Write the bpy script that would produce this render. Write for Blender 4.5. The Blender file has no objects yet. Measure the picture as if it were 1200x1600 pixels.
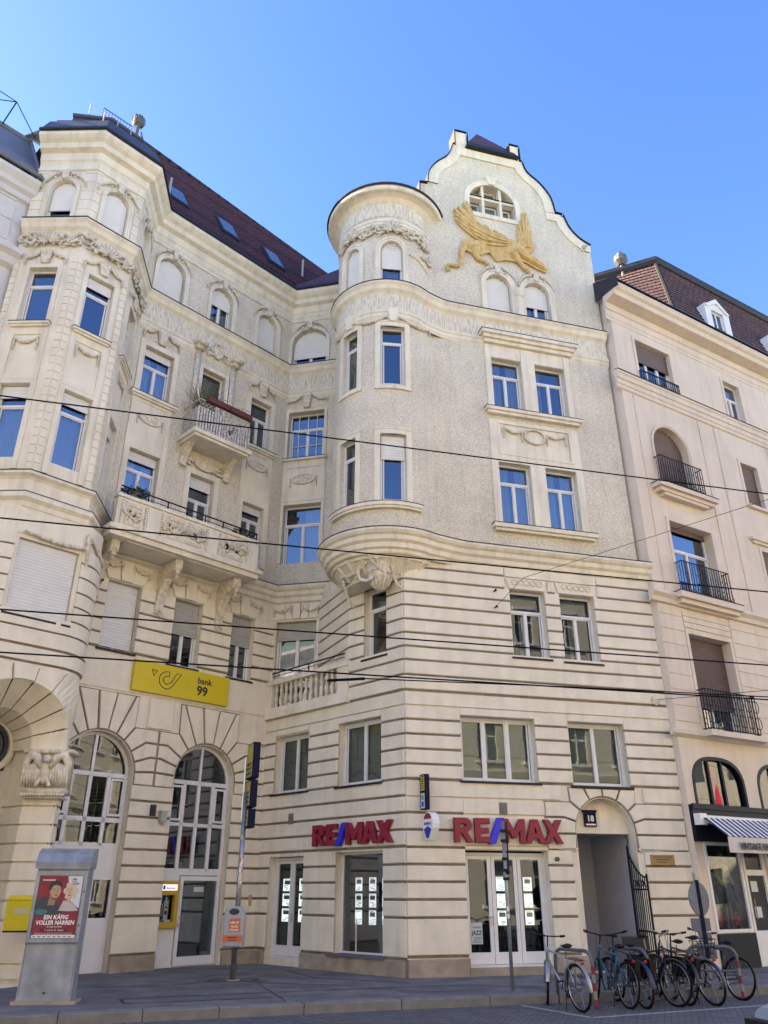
import bpy, math, random
from mathutils import Vector
from mathutils.geometry import tessellate_polygon
random.seed(7)
sc = bpy.context.scene
rad = math.radians
# ---------------------------------------------------------------- camera
cam_d = bpy.data.cameras.new("camera"); cam = bpy.data.objects.new("camera", cam_d); sc.collection.objects.link(cam)
cam_d.sensor_fit = 'VERTICAL'; cam_d.sensor_height = 24; cam_d.lens = 24*1225/1600
cam_d.clip_start = .05; cam_d.clip_end = 3000
cam.location = (0, 0, 1.75); cam.rotation_euler = (rad(90+25.85), 0, 0)
sc.camera = cam
# ---------------------------------------------------------------- world and sun (low from the left, kept off the street by the houses)
SUN_AZ, SUN_EL = -79.0, 29.0
w = bpy.data.worlds.new("World"); sc.world = w; w.use_nodes = True
nt = w.node_tree; nt.nodes.clear()
sky = nt.nodes.new('ShaderNodeTexSky'); sky.sky_type = 'NISHITA'; sky.sun_disc = False
sky.sun_elevation = rad(SUN_EL); sky.sun_rotation = rad(SUN_AZ); sky.altitude = 400; sky.air_density = 1.0; sky.dust_density = 0.4; sky.ozone_density = 2.2
bg = nt.nodes.new('ShaderNodeBackground'); bg.inputs[1].default_value = 0.15
hs = nt.nodes.new('ShaderNodeHueSaturation'); hs.inputs['Hue'].default_value = 0.519; hs.inputs['Saturation'].default_value = 1.32; nt.links.new(sky.outputs[0], hs.inputs['Color'])
out = nt.nodes.new('ShaderNodeOutputWorld'); nt.links.new(hs.outputs[0], bg.inputs[0]); nt.links.new(bg.outputs[0], out.inputs[0])
sl = bpy.data.lights.new("sun", 'SUN'); sl.energy = 4.5; sl.angle = rad(.5); sl.color = (1, .93, .82)
so = bpy.data.objects.new("sun", sl); sc.collection.objects.link(so)
sdir = Vector((math.sin(rad(SUN_AZ))*math.cos(rad(SUN_EL)), math.cos(rad(SUN_AZ))*math.cos(rad(SUN_EL)), math.sin(rad(SUN_EL))))
so.rotation_euler = sdir.to_track_quat('Z', 'Y').to_euler(); so.location = (0, 0, 60)
sc.view_settings.view_transform = 'Standard'; sc.view_settings.look = 'None'; sc.view_settings.gamma = 1
sc.view_settings.exposure = 2.22; sc.view_settings.use_white_balance = True; sc.view_settings.white_balance_temperature = 9500; sc.view_settings.white_balance_tint = 8
sc.render.resolution_x = 768; sc.render.resolution_y = 1024
sc.render.engine = 'CYCLES'
sc.cycles.max_bounces = 8; sc.cycles.diffuse_bounces = 3; sc.cycles.transparent_max_bounces = 12

# ---------------------------------------------------------------- frames
def hd(a): a = rad(a); return Vector((math.sin(a), math.cos(a), 0))
class Fr:
    def __init__(s, o, head, off=0):
        s.d = hd(head); s.n = Vector((s.d.y, -s.d.x, 0)); s.o = Vector((o[0], o[1], 0)) + s.n*off
    def P(s, u, n, z): return s.o + s.d*u + s.n*n + Vector((0, 0, z))
class Cyl:
    def __init__(s, c, r): s.c = Vector((c[0], c[1], 0)); s.r = r
    def P(s, u, n, z):
        a = u/s.r; return s.c + Vector((math.sin(a)*(s.r+n), -math.cos(a)*(s.r+n), z))
class PathFr:
    def __init__(s, pts, u0):
        s.p = [Vector((a[0], a[1], 0)) for a in pts]; s.L = [0]
        for a, b in zip(s.p, s.p[1:]): s.L.append(s.L[-1]+(b-a).length)
        s.u0 = u0; s.N = miter(s.p)
    def P(s, u, n, z):
        t = u-s.u0
        i = 0
        while i < len(s.L)-2 and t > s.L[i+1]: i += 1
        f = (t-s.L[i])/(s.L[i+1]-s.L[i])
        p = s.p[i].lerp(s.p[i+1], f); m = s.N[i].lerp(s.N[i+1], min(1, max(0, f)))
        return p + m*n + Vector((0, 0, z))
def miter(p):
    out = []
    for i in range(len(p)):
        ns = []
        if i > 0: d = (p[i]-p[i-1]).normalized(); ns.append(Vector((d.y, -d.x, 0)))
        if i < len(p)-1: d = (p[i+1]-p[i]).normalized(); ns.append(Vector((d.y, -d.x, 0)))
        if len(ns) == 1: out.append(ns[0])
        else:
            m = (ns[0]+ns[1]).normalized(); out.append(m/max(.35, m.dot(ns[0])))
    return out
W = Fr((0, 0), 90)                       # u = x, n = -y
class Off:                               # a frame seen with shifted coordinates
    def __init__(s, f, u, n, z): s.f, s.a = f, (u, n, z)
    def P(s, u, n, z): return s.f.P(u+s.a[0], n+s.a[1], z+s.a[2])

# ---------------------------------------------------------------- mesh collector
SPLIT = {'plinth': .05, 'window_surround': .02, 'cornice': .02, 'gable_moulding': .02, 'garland': .09, 'stucco_ornament': .09, 'metal_capping': .03, 'rusticated_stone': .08, 'frieze': .03, 'coin_ornament': .1, 'stall_riser': .02, 'corbel': .02, 'wall': .01}
SPLIT2 = {'sash': .01, 'panel': .01, 'pane': .0, 'scroll_ornament': .08, 'opening': .005, 'leaf': .001, 'soffit_panel': .01, 'blue_base': .001, 'back_panel': .01, 'grip': .0, 'sticker': .01, 'bumper': .01, }
LOC = {}
def inset(poly, d):
    k = len(poly); out = []
    for i in range(k):
        a, b, c = poly[i-1], poly[i], poly[(i+1) % k]
        e1 = (b[0]-a[0], b[1]-a[1]); e2 = (c[0]-b[0], c[1]-b[1])
        l1 = math.hypot(*e1) or 1e-9; l2 = math.hypot(*e2) or 1e-9
        n1 = (-e1[1]/l1, e1[0]/l1); n2 = (-e2[1]/l2, e2[0]/l2)
        mx, my = n1[0]+n2[0], n1[1]+n2[1]; q = max(.35, (mx*mx+my*my)/2)
        out.append((b[0]+mx*d/q, b[1]+my*d/q))
    return out
class M:
    def __init__(s): s.v = []; s.f = []
    def add(s, vs, fs):
        o = len(s.v); s.v += [Vector(v) for v in vs]; s.f += [tuple(i+o for i in f) for f in fs]; return s
    def box(s, fr, u0, u1, n0, n1, z0, z1, seg=1):
        for k in range(seg):
            a = u0+(u1-u0)*k/seg; b = u0+(u1-u0)*(k+1)/seg
            vs = [fr.P(u, n, z) for u in (a, b) for n in (n0, n1) for z in (z0, z1)]
            fs = [(2, 6, 7, 3), (1, 3, 7, 5), (0, 4, 6, 2), (0, 1, 5, 4)]
            if k == 0: fs.append((0, 2, 3, 1))
            if k == seg-1: fs.append((4, 5, 7, 6))
            s.add(vs, fs)
        return s
    def prism(s, fr, poly, n0, n1, c=0, holes=(), back=False, front=True):
        def loop(p, n): return [fr.P(a, n, b) for a, b in p]
        k = len(poly); top = poly if not c else inset(poly, c)
        o = len(s.v)
        s.v += loop(poly, n0)+loop(poly, n1-c)+(loop(top, n1) if c else [])
        for i in range(k):
            j = (i+1) % k
            s.f.append((o+i, o+j, o+k+j, o+k+i))
            if c: s.f.append((o+k+i, o+k+j, o+2*k+j, o+2*k+i))
        for h in holes:
            q = len(s.v); m = len(h); s.v += loop(h, n0)+loop(h, n1)
            for i in range(m):
                j = (i+1) % m; s.f.append((q+i, q+m+i, q+m+j, q+j))
        if front or back:
            lists = [[Vector((a, b, 0)) for a, b in top]]+[[Vector((a, b, 0)) for a, b in h] for h in holes]
            tri = tessellate_polygon(lists); flat = [p for l in lists for p in l]
            for nn, on in ((n1, front), (n0, back)):
                if not on: continue
                q = len(s.v); s.v += [fr.P(p.x, nn, p.y) for p in flat]
                s.f += [tuple(q+i for i in t) for t in tri]
        return s
    def tube(s, pts, r, seg=6, cap=True):
        pts = [Vector(p) for p in pts]; rs = r if isinstance(r, (list, tuple)) else [r]*len(pts)
        o = len(s.v); up = Vector((0, 0, 1)); prev = None
        for i, p in enumerate(pts):
            d = (pts[min(i+1, len(pts)-1)]-pts[max(i-1, 0)]).normalized()
            if prev is None: a = d.cross(up); a = a.normalized() if a.length > 1e-3 else Vector((1, 0, 0))
            else: a = (prev-d*prev.dot(d)).normalized()
            prev = a; b = d.cross(a)
            for k in range(seg):
                t = 2*math.pi*k/seg; s.v.append(p+(a*math.cos(t)+b*math.sin(t))*rs[i])
        for i in range(len(pts)-1):
            for k in range(seg):
                j = (k+1) % seg; s.f.append((o+i*seg+k, o+i*seg+j, o+(i+1)*seg+j, o+(i+1)*seg+k))
        if cap: s.f.append(tuple(o+k for k in range(seg))[::-1]); s.f.append(tuple(o+(len(pts)-1)*seg+k for k in range(seg)))
        return s
    def ball(s, c, r, sx=1, sy=1, sz=1, nu=7, nv=5):
        c = Vector(c); o = len(s.v)
        s.v.append(c+Vector((0, 0, r*sz)))
        for i in range(1, nv):
            t = math.pi*i/nv
            for k in range(nu):
                a = 2*math.pi*k/nu; s.v.append(c+Vector((r*sx*math.sin(t)*math.cos(a), r*sy*math.sin(t)*math.sin(a), r*sz*math.cos(t))))
        s.v.append(c-Vector((0, 0, r*sz))); e = len(s.v)-1
        for k in range(nu):
            j = (k+1) % nu; s.f.append((o, o+1+k, o+1+j)); s.f.append((e, e-nu+j, e-nu+k))
            for i in range(nv-2): s.f.append((o+1+i*nu+k, o+1+(i+1)*nu+k, o+1+(i+1)*nu+j, o+1+i*nu+j))
        return s
    def fball(s, fr, u, n, z, r, ru=1, rn=1, rz=1, nu=7, nv=5):     # ellipsoid in a frame
        o = len(s.v); P = fr.P
        s.v.append(P(u, n, z+r*rz))
        for i in range(1, nv):
            t = math.pi*i/nv
            for k in range(nu):
                a = 2*math.pi*k/nu; s.v.append(P(u+r*ru*math.sin(t)*math.cos(a), n+r*rn*math.sin(t)*math.sin(a), z+r*rz*math.cos(t)))
        s.v.append(P(u, n, z-r*rz)); e = len(s.v)-1
        for k in range(nu):
            j = (k+1) % nu; s.f.append((o, o+1+k, o+1+j)); s.f.append((e, e-nu+j, e-nu+k))
            for i in range(nv-2): s.f.append((o+1+i*nu+k, o+1+(i+1)*nu+k, o+1+(i+1)*nu+j, o+1+i*nu+j))
        return s
    def lathe(s, c, prof, seg=24, a0=0, a1=2*math.pi):
        c = Vector(c); o = len(s.v); full = abs(a1-a0-2*math.pi) < 1e-6; m = len(prof)
        for k in range(seg+1):
            a = a0+(a1-a0)*k/seg
            for r, z in prof: s.v.append(c+Vector((math.sin(a)*r, -math.cos(a)*r, z)))
        for k in range(seg):
            for i in range(m-1): s.f.append((o+k*m+i, o+(k+1)*m+i, o+(k+1)*m+i+1, o+k*m+i+1))
        return s
    def sweep(s, pts, prof, caps=True):
        p = [Vector((a[0], a[1], 0)) for a in pts]; N = miter(p); o = len(s.v); m = len(prof)
        for q, n in zip(p, N):
            for a, z in prof: s.v.append(q+n*a+Vector((0, 0, z)))
        for i in range(len(p)-1):
            for k in range(m-1): s.f.append((o+i*m+k, o+(i+1)*m+k, o+(i+1)*m+k+1, o+i*m+k+1))
        if caps and m > 2:
            s.f.append(tuple(o+k for k in range(m))); s.f.append(tuple(o+(len(p)-1)*m+k for k in range(m))[::-1])
        return s
    def text(s, fr, txt, u, z, size, n0, n1, bold=0, align='LEFT', sx=1, shear=0):
        cu = bpy.data.curves.new('t', 'FONT'); cu.body = txt; cu.size = size; cu.align_x = align; cu.offset = bold*size; cu.shear = shear
        cu.resolution_u = 2; cu.extrude = .5
        ob = bpy.data.objects.new('t', cu); sc.collection.objects.link(ob); bpy.context.view_layer.update()
        me = bpy.data.meshes.new_from_object(ob.evaluated_get(bpy.context.evaluated_depsgraph_get()))
        s.add([fr.P(u+v.co.x*sx, n1 if v.co.z > 0 else n0, z+v.co.y) for v in me.vertices], [tuple(p.vertices) for p in me.polygons])
        bpy.data.objects.remove(ob); bpy.data.curves.remove(cu); bpy.data.meshes.remove(me); return s
    def clusters(s, marg):
        n = len(s.v); par = list(range(n))
        def find(i):
            while par[i] != i: par[i] = par[par[i]]; i = par[i]
            return i
        for f in s.f:
            a = find(f[0])
            for j in f[1:]: par[find(j)] = a
        isl = {}
        for i in range(n): isl.setdefault(find(i), []).append(i)
        ks = list(isl); bb = []
        for k in ks:
            xs = [s.v[i] for i in isl[k]]; bb.append([min(v[a] for v in xs)-marg for a in range(3)]+[max(v[a] for v in xs)+marg for a in range(3)])
        p2 = list(range(len(ks)))
        def f2(i):
            while p2[i] != i: p2[i] = p2[p2[i]]; i = p2[i]
            return i
        od = sorted(range(len(ks)), key=lambda i: bb[i][2])
        for x, i in enumerate(od):
            A = bb[i]
            for j in od[x+1:]:
                Bq = bb[j]
                if Bq[2] > A[5]: break
                if A[0] < Bq[3] and Bq[0] < A[3] and A[1] < Bq[4] and Bq[1] < A[4]: p2[f2(i)] = f2(j)
        idx = {k: q for q, k in enumerate(ks)}; out = {}
        for f in s.f: out.setdefault(f2(idx[find(f[0])]), []).append(f)
        res = []
        for fs in out.values():
            m = M(); mp = {}
            for f in fs:
                g = []
                for i in f:
                    if i not in mp: mp[i] = len(m.v); m.v.append(s.v[i])
                    g.append(mp[i])
                m.f.append(tuple(g))
            res.append(m)
        return sorted(res, key=lambda m: -len(m.f))
    def build(s, name, mat, parent=None, smooth=False, loc=None, label=None):
        if name in SPLIT2 or name in SPLIT and parent and parent.parent is None:
            cl = s.clusters(SPLIT2[name] if name in SPLIT2 else SPLIT[name])
            if 1 < len(cl) <= 60:
                r = None
                for m in cl: r = m.build1(name, mat, parent, smooth) if r is None else (m.build1(name, mat, parent, smooth), r)[1]
                return r
        return s.build1(name, mat, parent, smooth, loc, label)
    def build1(s, name, mat, parent=None, smooth=False, loc=None, label=None):
        L = Vector(loc) if loc is not None else (LOC.get(parent.name, Vector()) if parent else Vector())
        me = bpy.data.meshes.new(name); me.from_pydata([v-L for v in s.v], [], s.f); me.materials.append(mat)
        if smooth: me.polygons.foreach_set('use_smooth', [True]*len(me.polygons))
        me.update(); ob = bpy.data.objects.new(name, me); sc.collection.objects.link(ob)
        if parent: ob.parent = parent; LOC[ob.name] = L
        else: ob.location = L; LOC[ob.name] = L
        if label: ob['label'] = label
        return ob
def thing(name, label, cat, loc=(0, 0, 0), group=None, rz=0):
    o = bpy.data.objects.new(name, None); sc.collection.objects.link(o); o.location = loc; o.rotation_euler = (0, 0, rz)
    o.empty_display_size = .1
    o['label'] = label; o['category'] = cat
    if group: o['group'] = group
    LOC[o.name] = Vector(loc); return o
def tag(o, label, cat, group=None):
    o['label'] = label; o['category'] = cat
    if group: o['group'] = group
    return o
def struct(o, kind='structure'): o['kind'] = kind; return o

# ---------------------------------------------------------------- materials
def mat(name, col, rough=.7, metal=0, bump=0, bscale=30, var=0, vscale=3, spec=.5, emit=0, streak=0, speck=0):
    m = bpy.data.materials.new(name); m.use_nodes = True; t = m.node_tree; N = t.nodes; L = t.links
    b = N['Principled BSDF']; b.inputs['Roughness'].default_value = rough; b.inputs['Metallic'].default_value = metal
    b.inputs['Specular IOR Level'].default_value = spec; b.inputs['Base Color'].default_value = (*col, 1)
    if emit: b.inputs['Emission Color'].default_value = (*col, 1); b.inputs['Emission Strength'].default_value = emit
    geo = None
    def pos(sx=1, sy=1, sz=1):
        g = N.new('ShaderNodeNewGeometry'); mp = N.new('ShaderNodeMapping'); mp.inputs['Scale'].default_value = (sx, sy, sz); L.new(g.outputs['Position'], mp.inputs[0]); return mp.outputs[0]
    def noise(sc_, det=3, p=None):
        n = N.new('ShaderNodeTexNoise'); n.inputs['Scale'].default_value = sc_; n.inputs['Detail'].default_value = det
        L.new(p if p else pos(), n.inputs['Vector']); return n.outputs['Fac']
    def rmp(x, a, b_, lo, hi):
        r = N.new('ShaderNodeMapRange'); r.inputs[1].default_value = a; r.inputs[2].default_value = b_; r.inputs[3].default_value = lo; r.inputs[4].default_value = hi; L.new(x, r.inputs[0]); return r.outputs[0]
    def mul(c, f):
        x = N.new('ShaderNodeMix'); x.data_type = 'RGBA'; x.blend_type = 'MULTIPLY'; x.inputs[0].default_value = 1
        if isinstance(c, tuple): x.inputs[6].default_value = c
        else: L.new(c, x.inputs[6])
        L.new(f, x.inputs[7]); return x.outputs[2]
    c = (*col, 1)
    if var: c = mul(c, rmp(noise(vscale, 4), .3, .7, 1-var, 1+var*.4))
    if streak: c = mul(c, rmp(noise(1.6, 4, pos(3, 3, .35)), .45, .75, 1, 1-streak))
    if speck: c = mul(c, rmp(noise(bscale, 2), .38, .6, 1-speck, 1))
    if not isinstance(c, tuple): L.new(c, b.inputs['Base Color'])
    if bump:
        bp = N.new('ShaderNodeBump'); bp.inputs['Strength'].default_value = min(1, bump); bp.inputs['Distance'].default_value = .02*max(1, bump)
        L.new(noise(bscale, 3), bp.inputs['Height']); L.new(bp.outputs[0], b.inputs['Normal'])
    return m
PL = (.82, .745, .605)
m_plaster = mat('plaster', PL, .85, bump=.25, bscale=40, var=.12, vscale=1.3, streak=.2)
m_block = mat('stone_render', (.81, .735, .60), .85, bump=.3, bscale=30, var=.09, vscale=2.2, streak=.10)
m_stucco = mat('rough_stucco', (.83, .75, .61), .95, bump=1.5, bscale=27, var=.14, vscale=.7, speck=.27, streak=.1)
m_orn = mat('ornament_plaster', (.74, .66, .53), .9, bump=.8, bscale=22, var=.3, vscale=9)
m_plinth = mat('sandstone_plinth', (.38, .31, .24), .9, bump=.4, bscale=25, var=.3, vscale=3)
m_flash = mat('dark_flashing', (.022, .024, .036), .6, 0, var=.2, spec=.3)
m_roofdark = mat('slate_metal', (.045, .05, .08), .6, 0, var=.25, vscale=2)
m_white = mat('white_frame', (.74, .74, .74), .45, var=.05)
m_shutter = mat('white_shutter', (.72, .72, .71), .5, var=.06)
m_shgrey = mat('grey_shutter', (.42, .42, .40), .5, var=.1)
m_brownsh = mat('brown_shutter', (.13, .085, .085), .6, var=.1)
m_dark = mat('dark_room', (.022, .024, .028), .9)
m_curt = mat('curtain', (.42, .43, .46), .9)
m_blind = mat('window_blind', (.24, .26, .235), .9, var=.1)
m_iron = mat('black_iron', (.008, .009, .014), .6, 0, spec=.25)
m_gold = mat('ochre_render', (.70, .475, .20), .75, bump=.6, bscale=14, var=.2, vscale=7, streak=.2)
m_tile = None
def glass(name, tint=(.7, .8, .8), refl=.3, rough=.01):
    m = bpy.data.materials.new(name); m.use_nodes = True; t = m.node_tree; N = t.nodes; L = t.links; N.clear()
    o = N.new('ShaderNodeOutputMaterial'); mx = N.new('ShaderNodeMixShader'); g = N.new('ShaderNodeBsdfGlossy'); tr = N.new('ShaderNodeBsdfTransparent')
    g.inputs['Roughness'].default_value = rough; g.inputs['Color'].default_value = (.78, .88, 1, 1); tr.inputs[0].default_value = (*tint, 1)
    fz = N.new('ShaderNodeFresnel'); fz.inputs[0].default_value = 1.5
    r = N.new('ShaderNodeMapRange'); r.inputs[3].default_value = refl; r.inputs[4].default_value = 1
    geo = N.new('ShaderNodeNewGeometry'); no = N.new('ShaderNodeTexNoise'); no.inputs['Scale'].default_value = 1.7; bp = N.new('ShaderNodeBump'); bp.inputs['Strength'].default_value = .05; bp.inputs['Distance'].default_value = .012
    L.new(geo.outputs['Position'], no.inputs['Vector']); L.new(no.outputs['Fac'], bp.inputs['Height']); L.new(bp.outputs[0], g.inputs['Normal'])
    L.new(fz.outputs[0], r.inputs[0]); L.new(r.outputs[0], mx.inputs[0]); L.new(tr.outputs[0], mx.inputs[1]); L.new(g.outputs[0], mx.inputs[2]); L.new(mx.outputs[0], o.inputs[0]); return m
m_glass = glass('window_glass', (.50, .58, .66), refl=.17)
m_glass3 = glass('pale_glass', (.55, .6, .6), refl=.17)
m_glass2 = glass('shop_glass', (.62, .70, .68), refl=.05)
def tilemat(name, col, sx, sz, head):
    m = bpy.data.materials.new(name); m.use_nodes = True; t = m.node_tree; N = t.nodes; L = t.links; b = N['Principled BSDF']; b.inputs['Roughness'].default_value = .75
    u = N.new('ShaderNodeUVMap'); br = N.new('ShaderNodeTexBrick'); br.inputs['Scale'].default_value = 1
    L.new(u.outputs[0], br.inputs[0]); br.inputs['Brick Width'].default_value = sx; br.inputs['Row Height'].default_value = sz; br.inputs['Mortar Size'].default_value = .015
    br.inputs['Color1'].default_value = (*col, 1); br.inputs['Color2'].default_value = (col[0]*.6, col[1]*.7, col[2]*.8, 1); br.inputs['Mortar'].default_value = (.01, .008, .01, 1)
    L.new(br.outputs[0], b.inputs['Base Color']); bp = N.new('ShaderNodeBump'); bp.inputs['Distance'].default_value = .02; L.new(br.outputs[1], bp.inputs['Height']); bp.invert = True; L.new(bp.outputs[0], b.inputs['Normal'])
    return m
m_tile = tilemat('roof_tiles', (.12, .038, .06), .24, .16, 0)
m_tile2 = tilemat('roof_tiles_brown', (.16, .085, .085), .3, .22, 0)
def uvplane(ob, o, du, dv):            # planar coordinates for the tile pattern, measured in metres on the roof
    me = ob.data; uv = me.uv_layers.new(name='UVMap'); L = LOC[ob.name]
    for lp in me.loops:
        p = me.vertices[lp.vertex_index].co+L-Vector(o); uv.data[lp.index].uv = (p.dot(du), p.dot(dv))
def courses(bl, br, tr, tl, k, name, m, parent, lift=.045):
    mm = M(); nrm = (br-bl).cross(tl-bl).normalized()
    if nrm.z < 0: nrm = -nrm
    for i in range(k):
        a, b = i/k, (i+1)/k+.003; p, q, r_, s_ = bl.lerp(tl, a), br.lerp(tr, a), br.lerp(tr, b), bl.lerp(tl, b)
        mm.add([p+nrm*lift, q+nrm*lift, r_+nrm*.006, s_+nrm*.006, p, q], [(0, 1, 2, 3), (0, 4, 5, 1)])
    ob = mm.build(name, m, parent); d = (br-bl).normalized(); up = nrm.cross(d); up = up if up.z > 0 else -up; uvplane(ob, bl, d, up); return ob
def col(name, c, rough=.6, **k): return mat(name, c, rough, **k)

# ---------------------------------------------------------------- plan of the place
C0 = (.492, 18.887); R = Fr(C0, 74.5); T = Fr(C0, 135); RU = Fr(C0, 74.5, -.08)
Bo = T.P(-5.4, 0, 0); B = Fr(Bo, 44.5); F = Fr(Bo, 102)
TC = (.06, 19.95); TR = 1.55; TW = Cyl(TC, TR)
N0 = R.P(7.25, .2, 0); NB = Fr(N0, 59)

# ---------------------------------------------------------------- generic facade pieces
def arcp(uc, zs, r, a0, a1, k=10): return [(uc+r*math.cos(a0+(a1-a0)*i/k), zs+r*math.sin(a0+(a1-a0)*i/k)) for i in range(k+1)]
def rectp(u0, u1, z0, z1): return [(u0, z0), (u1, z0), (u1, z1), (u0, z1)]
def archp(u0, u1, z0, ztop, k=14):
    r = (u1-u0)/2; zs = ztop-r; return [(u0, z0), (u1, z0)]+arcp((u0+u1)/2, zs, r, 0, math.pi, k)
def segp(u0, u1, z0, ztop, rise, k=8):   # flat segmental head
    h = (u1-u0)/2; r = (h*h+rise*rise)/(2*rise); a = math.asin(h/r); uc = (u0+u1)/2; zc = ztop-r
    return [(u0, z0), (u1, z0)]+[(uc+r*math.sin(a-2*a*i/k), zc+r*math.cos(a-2*a*i/k)) for i in range(k+1)]
def plate(fr, poly, holes, name, m, parent, n1=0, depth=.32):
    return M().prism(fr, poly, n1-depth, n1, holes=holes).build(name, m, parent)
JT = M()  # dark strips laid in the grooves to paint their shade
def rows(mm, fr, u0, u1, zs, ops, n=.05, gap=.052, base=-.03, c=.016):
    for za, zb in zip(zs, zs[1:]):
        iv = [(u0, u1)]
        for a, b, p, q in ops:
            if min(zb, q)-max(za, p) > .5*(zb-za):
                nx = []
                for x, y in iv:
                    if b <= x or a >= y: nx.append((x, y)); continue
                    if a > x: nx.append((x, a))
                    if b < y: nx.append((b, y))
                iv = nx
        for x, y in iv:
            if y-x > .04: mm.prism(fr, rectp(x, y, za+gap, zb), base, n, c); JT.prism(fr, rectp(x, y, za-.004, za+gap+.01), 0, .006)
def slats(fr, u0, u1, z0, z1, n, pitch=.072, top=None):
    """roller shutter curtain: a real corrugated sheet; top = arch polygon radius centre"""
    mm = M(); k = max(2, int((z1-z0)/pitch)); 
    for i in range(k):
        a = z0+(z1-z0)*i/k; b = z0+(z1-z0)*(i+1)/k; x0, x1 = u0, u1
        if top:
            uc, zs, r = top
            zz = (a+b)/2
            if zz > zs:
                h = math.sqrt(max(0, r*r-(zz-zs)**2)); x0, x1 = max(u0, uc-h), min(u1, uc+h)
                if x1-x0 < .02: continue
        m_ = a+(b-a)*.7
        mm.add([fr.P(x0, n, a), fr.P(x1, n, a), fr.P(x1, n+.02, m_), fr.P(x0, n+.02, m_), fr.P(x1, n, b), fr.P(x0, n, b)], [(0, 1, 2, 3), (3, 2, 4, 5)])
    return mm
def window(fr, parent, u0, u1, z0, z1, n=-.2, style='T', arch=False, rise=0, shutter=0, shm=None, curtain=None, mf=None, gl=None, sill=None, tz=.7, grid=None, fw=.055, blind=False, label=None, open_=False):
    mf = mf or m_white; gl = gl or m_glass; f = M()
    if arch: outer = archp(u0, u1, z0, z1); inner = archp(u0+fw, u1-fw, z0+fw, z1-fw)
    else: outer = rectp(u0, u1, z0, z1); inner = rectp(u0+fw, u1-fw, z0+fw, z1-fw)
    f.prism(fr, outer, n-.06, n, holes=[inner])
    ztr = z0+(z1-z0)*tz; uc = (u0+u1)/2
    def bar(a, b, c, d, nn=.0): f.box(fr, a, b, n-.05+nn, n+.012+nn, c, d)
    if style in ('T', 'T1', 'L'): bar(u0+.01, u1-.01, ztr-.035, ztr+.035)
    if style in ('T', 'L'): bar(uc-.04, uc+.04, z0+.01, ztr-.03, .006)
    if style == 'C': bar(uc-.045, uc+.045, z0+.01, z1-.01)
    if style == 'C3':
        for q in (1/3, 2/3): x = u0+(u1-u0)*q; bar(x-.045, x+.045, z0+.01, z1-.01)
    if style in ('T', 'T1', 'C', 'C3', 'L'):      # sash frames
        cols = {'T': 2, 'T1': 1, 'C': 2, 'C3': 3, 'L': 2}[style]; zt = ztr-.03 if style in ('T', 'T1', 'L') else z1-fw
        for k in range(cols):
            a = u0+fw+(u1-u0-2*fw)*k/cols+.02; b = u0+fw+(u1-u0-2*fw)*(k+1)/cols-.02
            f.prism(fr, rectp(a, b, z0+fw, zt), n-.04, n-.008, holes=[rectp(a+.035, b-.035, z0+fw+.035, zt-.035)])
    if grid:
        for a, b, c, d in grid: bar(a, b, c, d)
    win = f.build('window', mf, parent, label=label)
    g = M(); g.prism(fr, inset(outer, .03), n-.03, n-.03); g2 = M(); g2.v, g2.f = g.v, [q for q in g.f if len(q) == 3]; g2.build('pane', gl, win)
    # room behind the glass
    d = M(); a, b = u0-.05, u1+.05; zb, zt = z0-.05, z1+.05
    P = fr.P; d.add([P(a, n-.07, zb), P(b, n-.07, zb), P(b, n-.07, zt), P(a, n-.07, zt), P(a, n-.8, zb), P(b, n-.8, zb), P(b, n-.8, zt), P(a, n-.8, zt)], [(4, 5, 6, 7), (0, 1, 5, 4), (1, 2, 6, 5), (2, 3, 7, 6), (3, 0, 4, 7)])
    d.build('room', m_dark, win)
    if blind: M().prism(fr, rectp(u0+fw, u1-fw, z0+fw, z1-fw), n-.12, n-.11).build('blind', m_blind, win)
    if curtain:
        for a, b, c, dd in curtain:
            cu = M(); k = max(6, int((b-a)/.018)); 
            vs = []
            for i in range(k+1):
                u = a+(b-a)*i/k; nn = n-.14+.018*math.sin(i*1.15)+.008*math.sin(i*.37+a*9)
                vs += [P(u, nn, c), P(u+.01*math.sin(i*.5), nn, dd)]
            cu.add(vs, [(2*i, 2*i+2, 2*i+3, 2*i+1) for i in range(k)]); cu.build('curtain', m_curt, win, smooth=True)
    if shutter > 0:
        zb = z1-(z1-z0)*shutter
        s = slats(fr, u0+.02, u1-.02, zb, z1-.01, n+.03, top=((u0+u1)/2, z1-(u1-u0)/2, (u1-u0)/2-.015) if arch else None)
        s.box(fr, u0+.02, u1-.02, n+.02, n+.05, zb-.03, zb)
        s.build('shutter', shm or m_shutter, win)
    if sill:
        s = M(); s.box(fr, u0-.06, u1+.06, n-.02, sill, z0-.05, z0); s.build('sill', m_flash, win)
    return win
def surround(mm, fr, u0, u1, z0, z1, w=.14, n=.05, arch=False, open_bottom=True, base=0):
    if arch:
        i = archp(u0, u1, z0, z1); o = archp(u0-w, u1+w, z0, z1+w)
        # ring strips
        ni = i[1:]+[i[0]]; no = o[1:]+[o[0]]
        for k in range(len(ni)-1): mm.prism(fr, [ni[k], no[k], no[k+1], ni[k+1]], base, n)
        r2 = [(archp(u0-w*.55, u1+w*.55, z0, z1+w*.55)), archp(u0-w, u1+w, z0, z1+w)]
        a = r2[0][1:]+[r2[0][0]]; b = r2[1][1:]+[r2[1][0]]
        for k in range(len(a)-1): mm.prism(fr, [a[k], b[k], b[k+1], a[k+1]], n-.002, n+.02)
    else:
        mm.prism(fr, rectp(u0-w, u0, z0, z1+w), base, n, .008); mm.prism(fr, rectp(u1, u1+w, z0, z1+w), base, n, .008); mm.prism(fr, rectp(u0, u1, z1, z1+w), base, n, .008)
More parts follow.
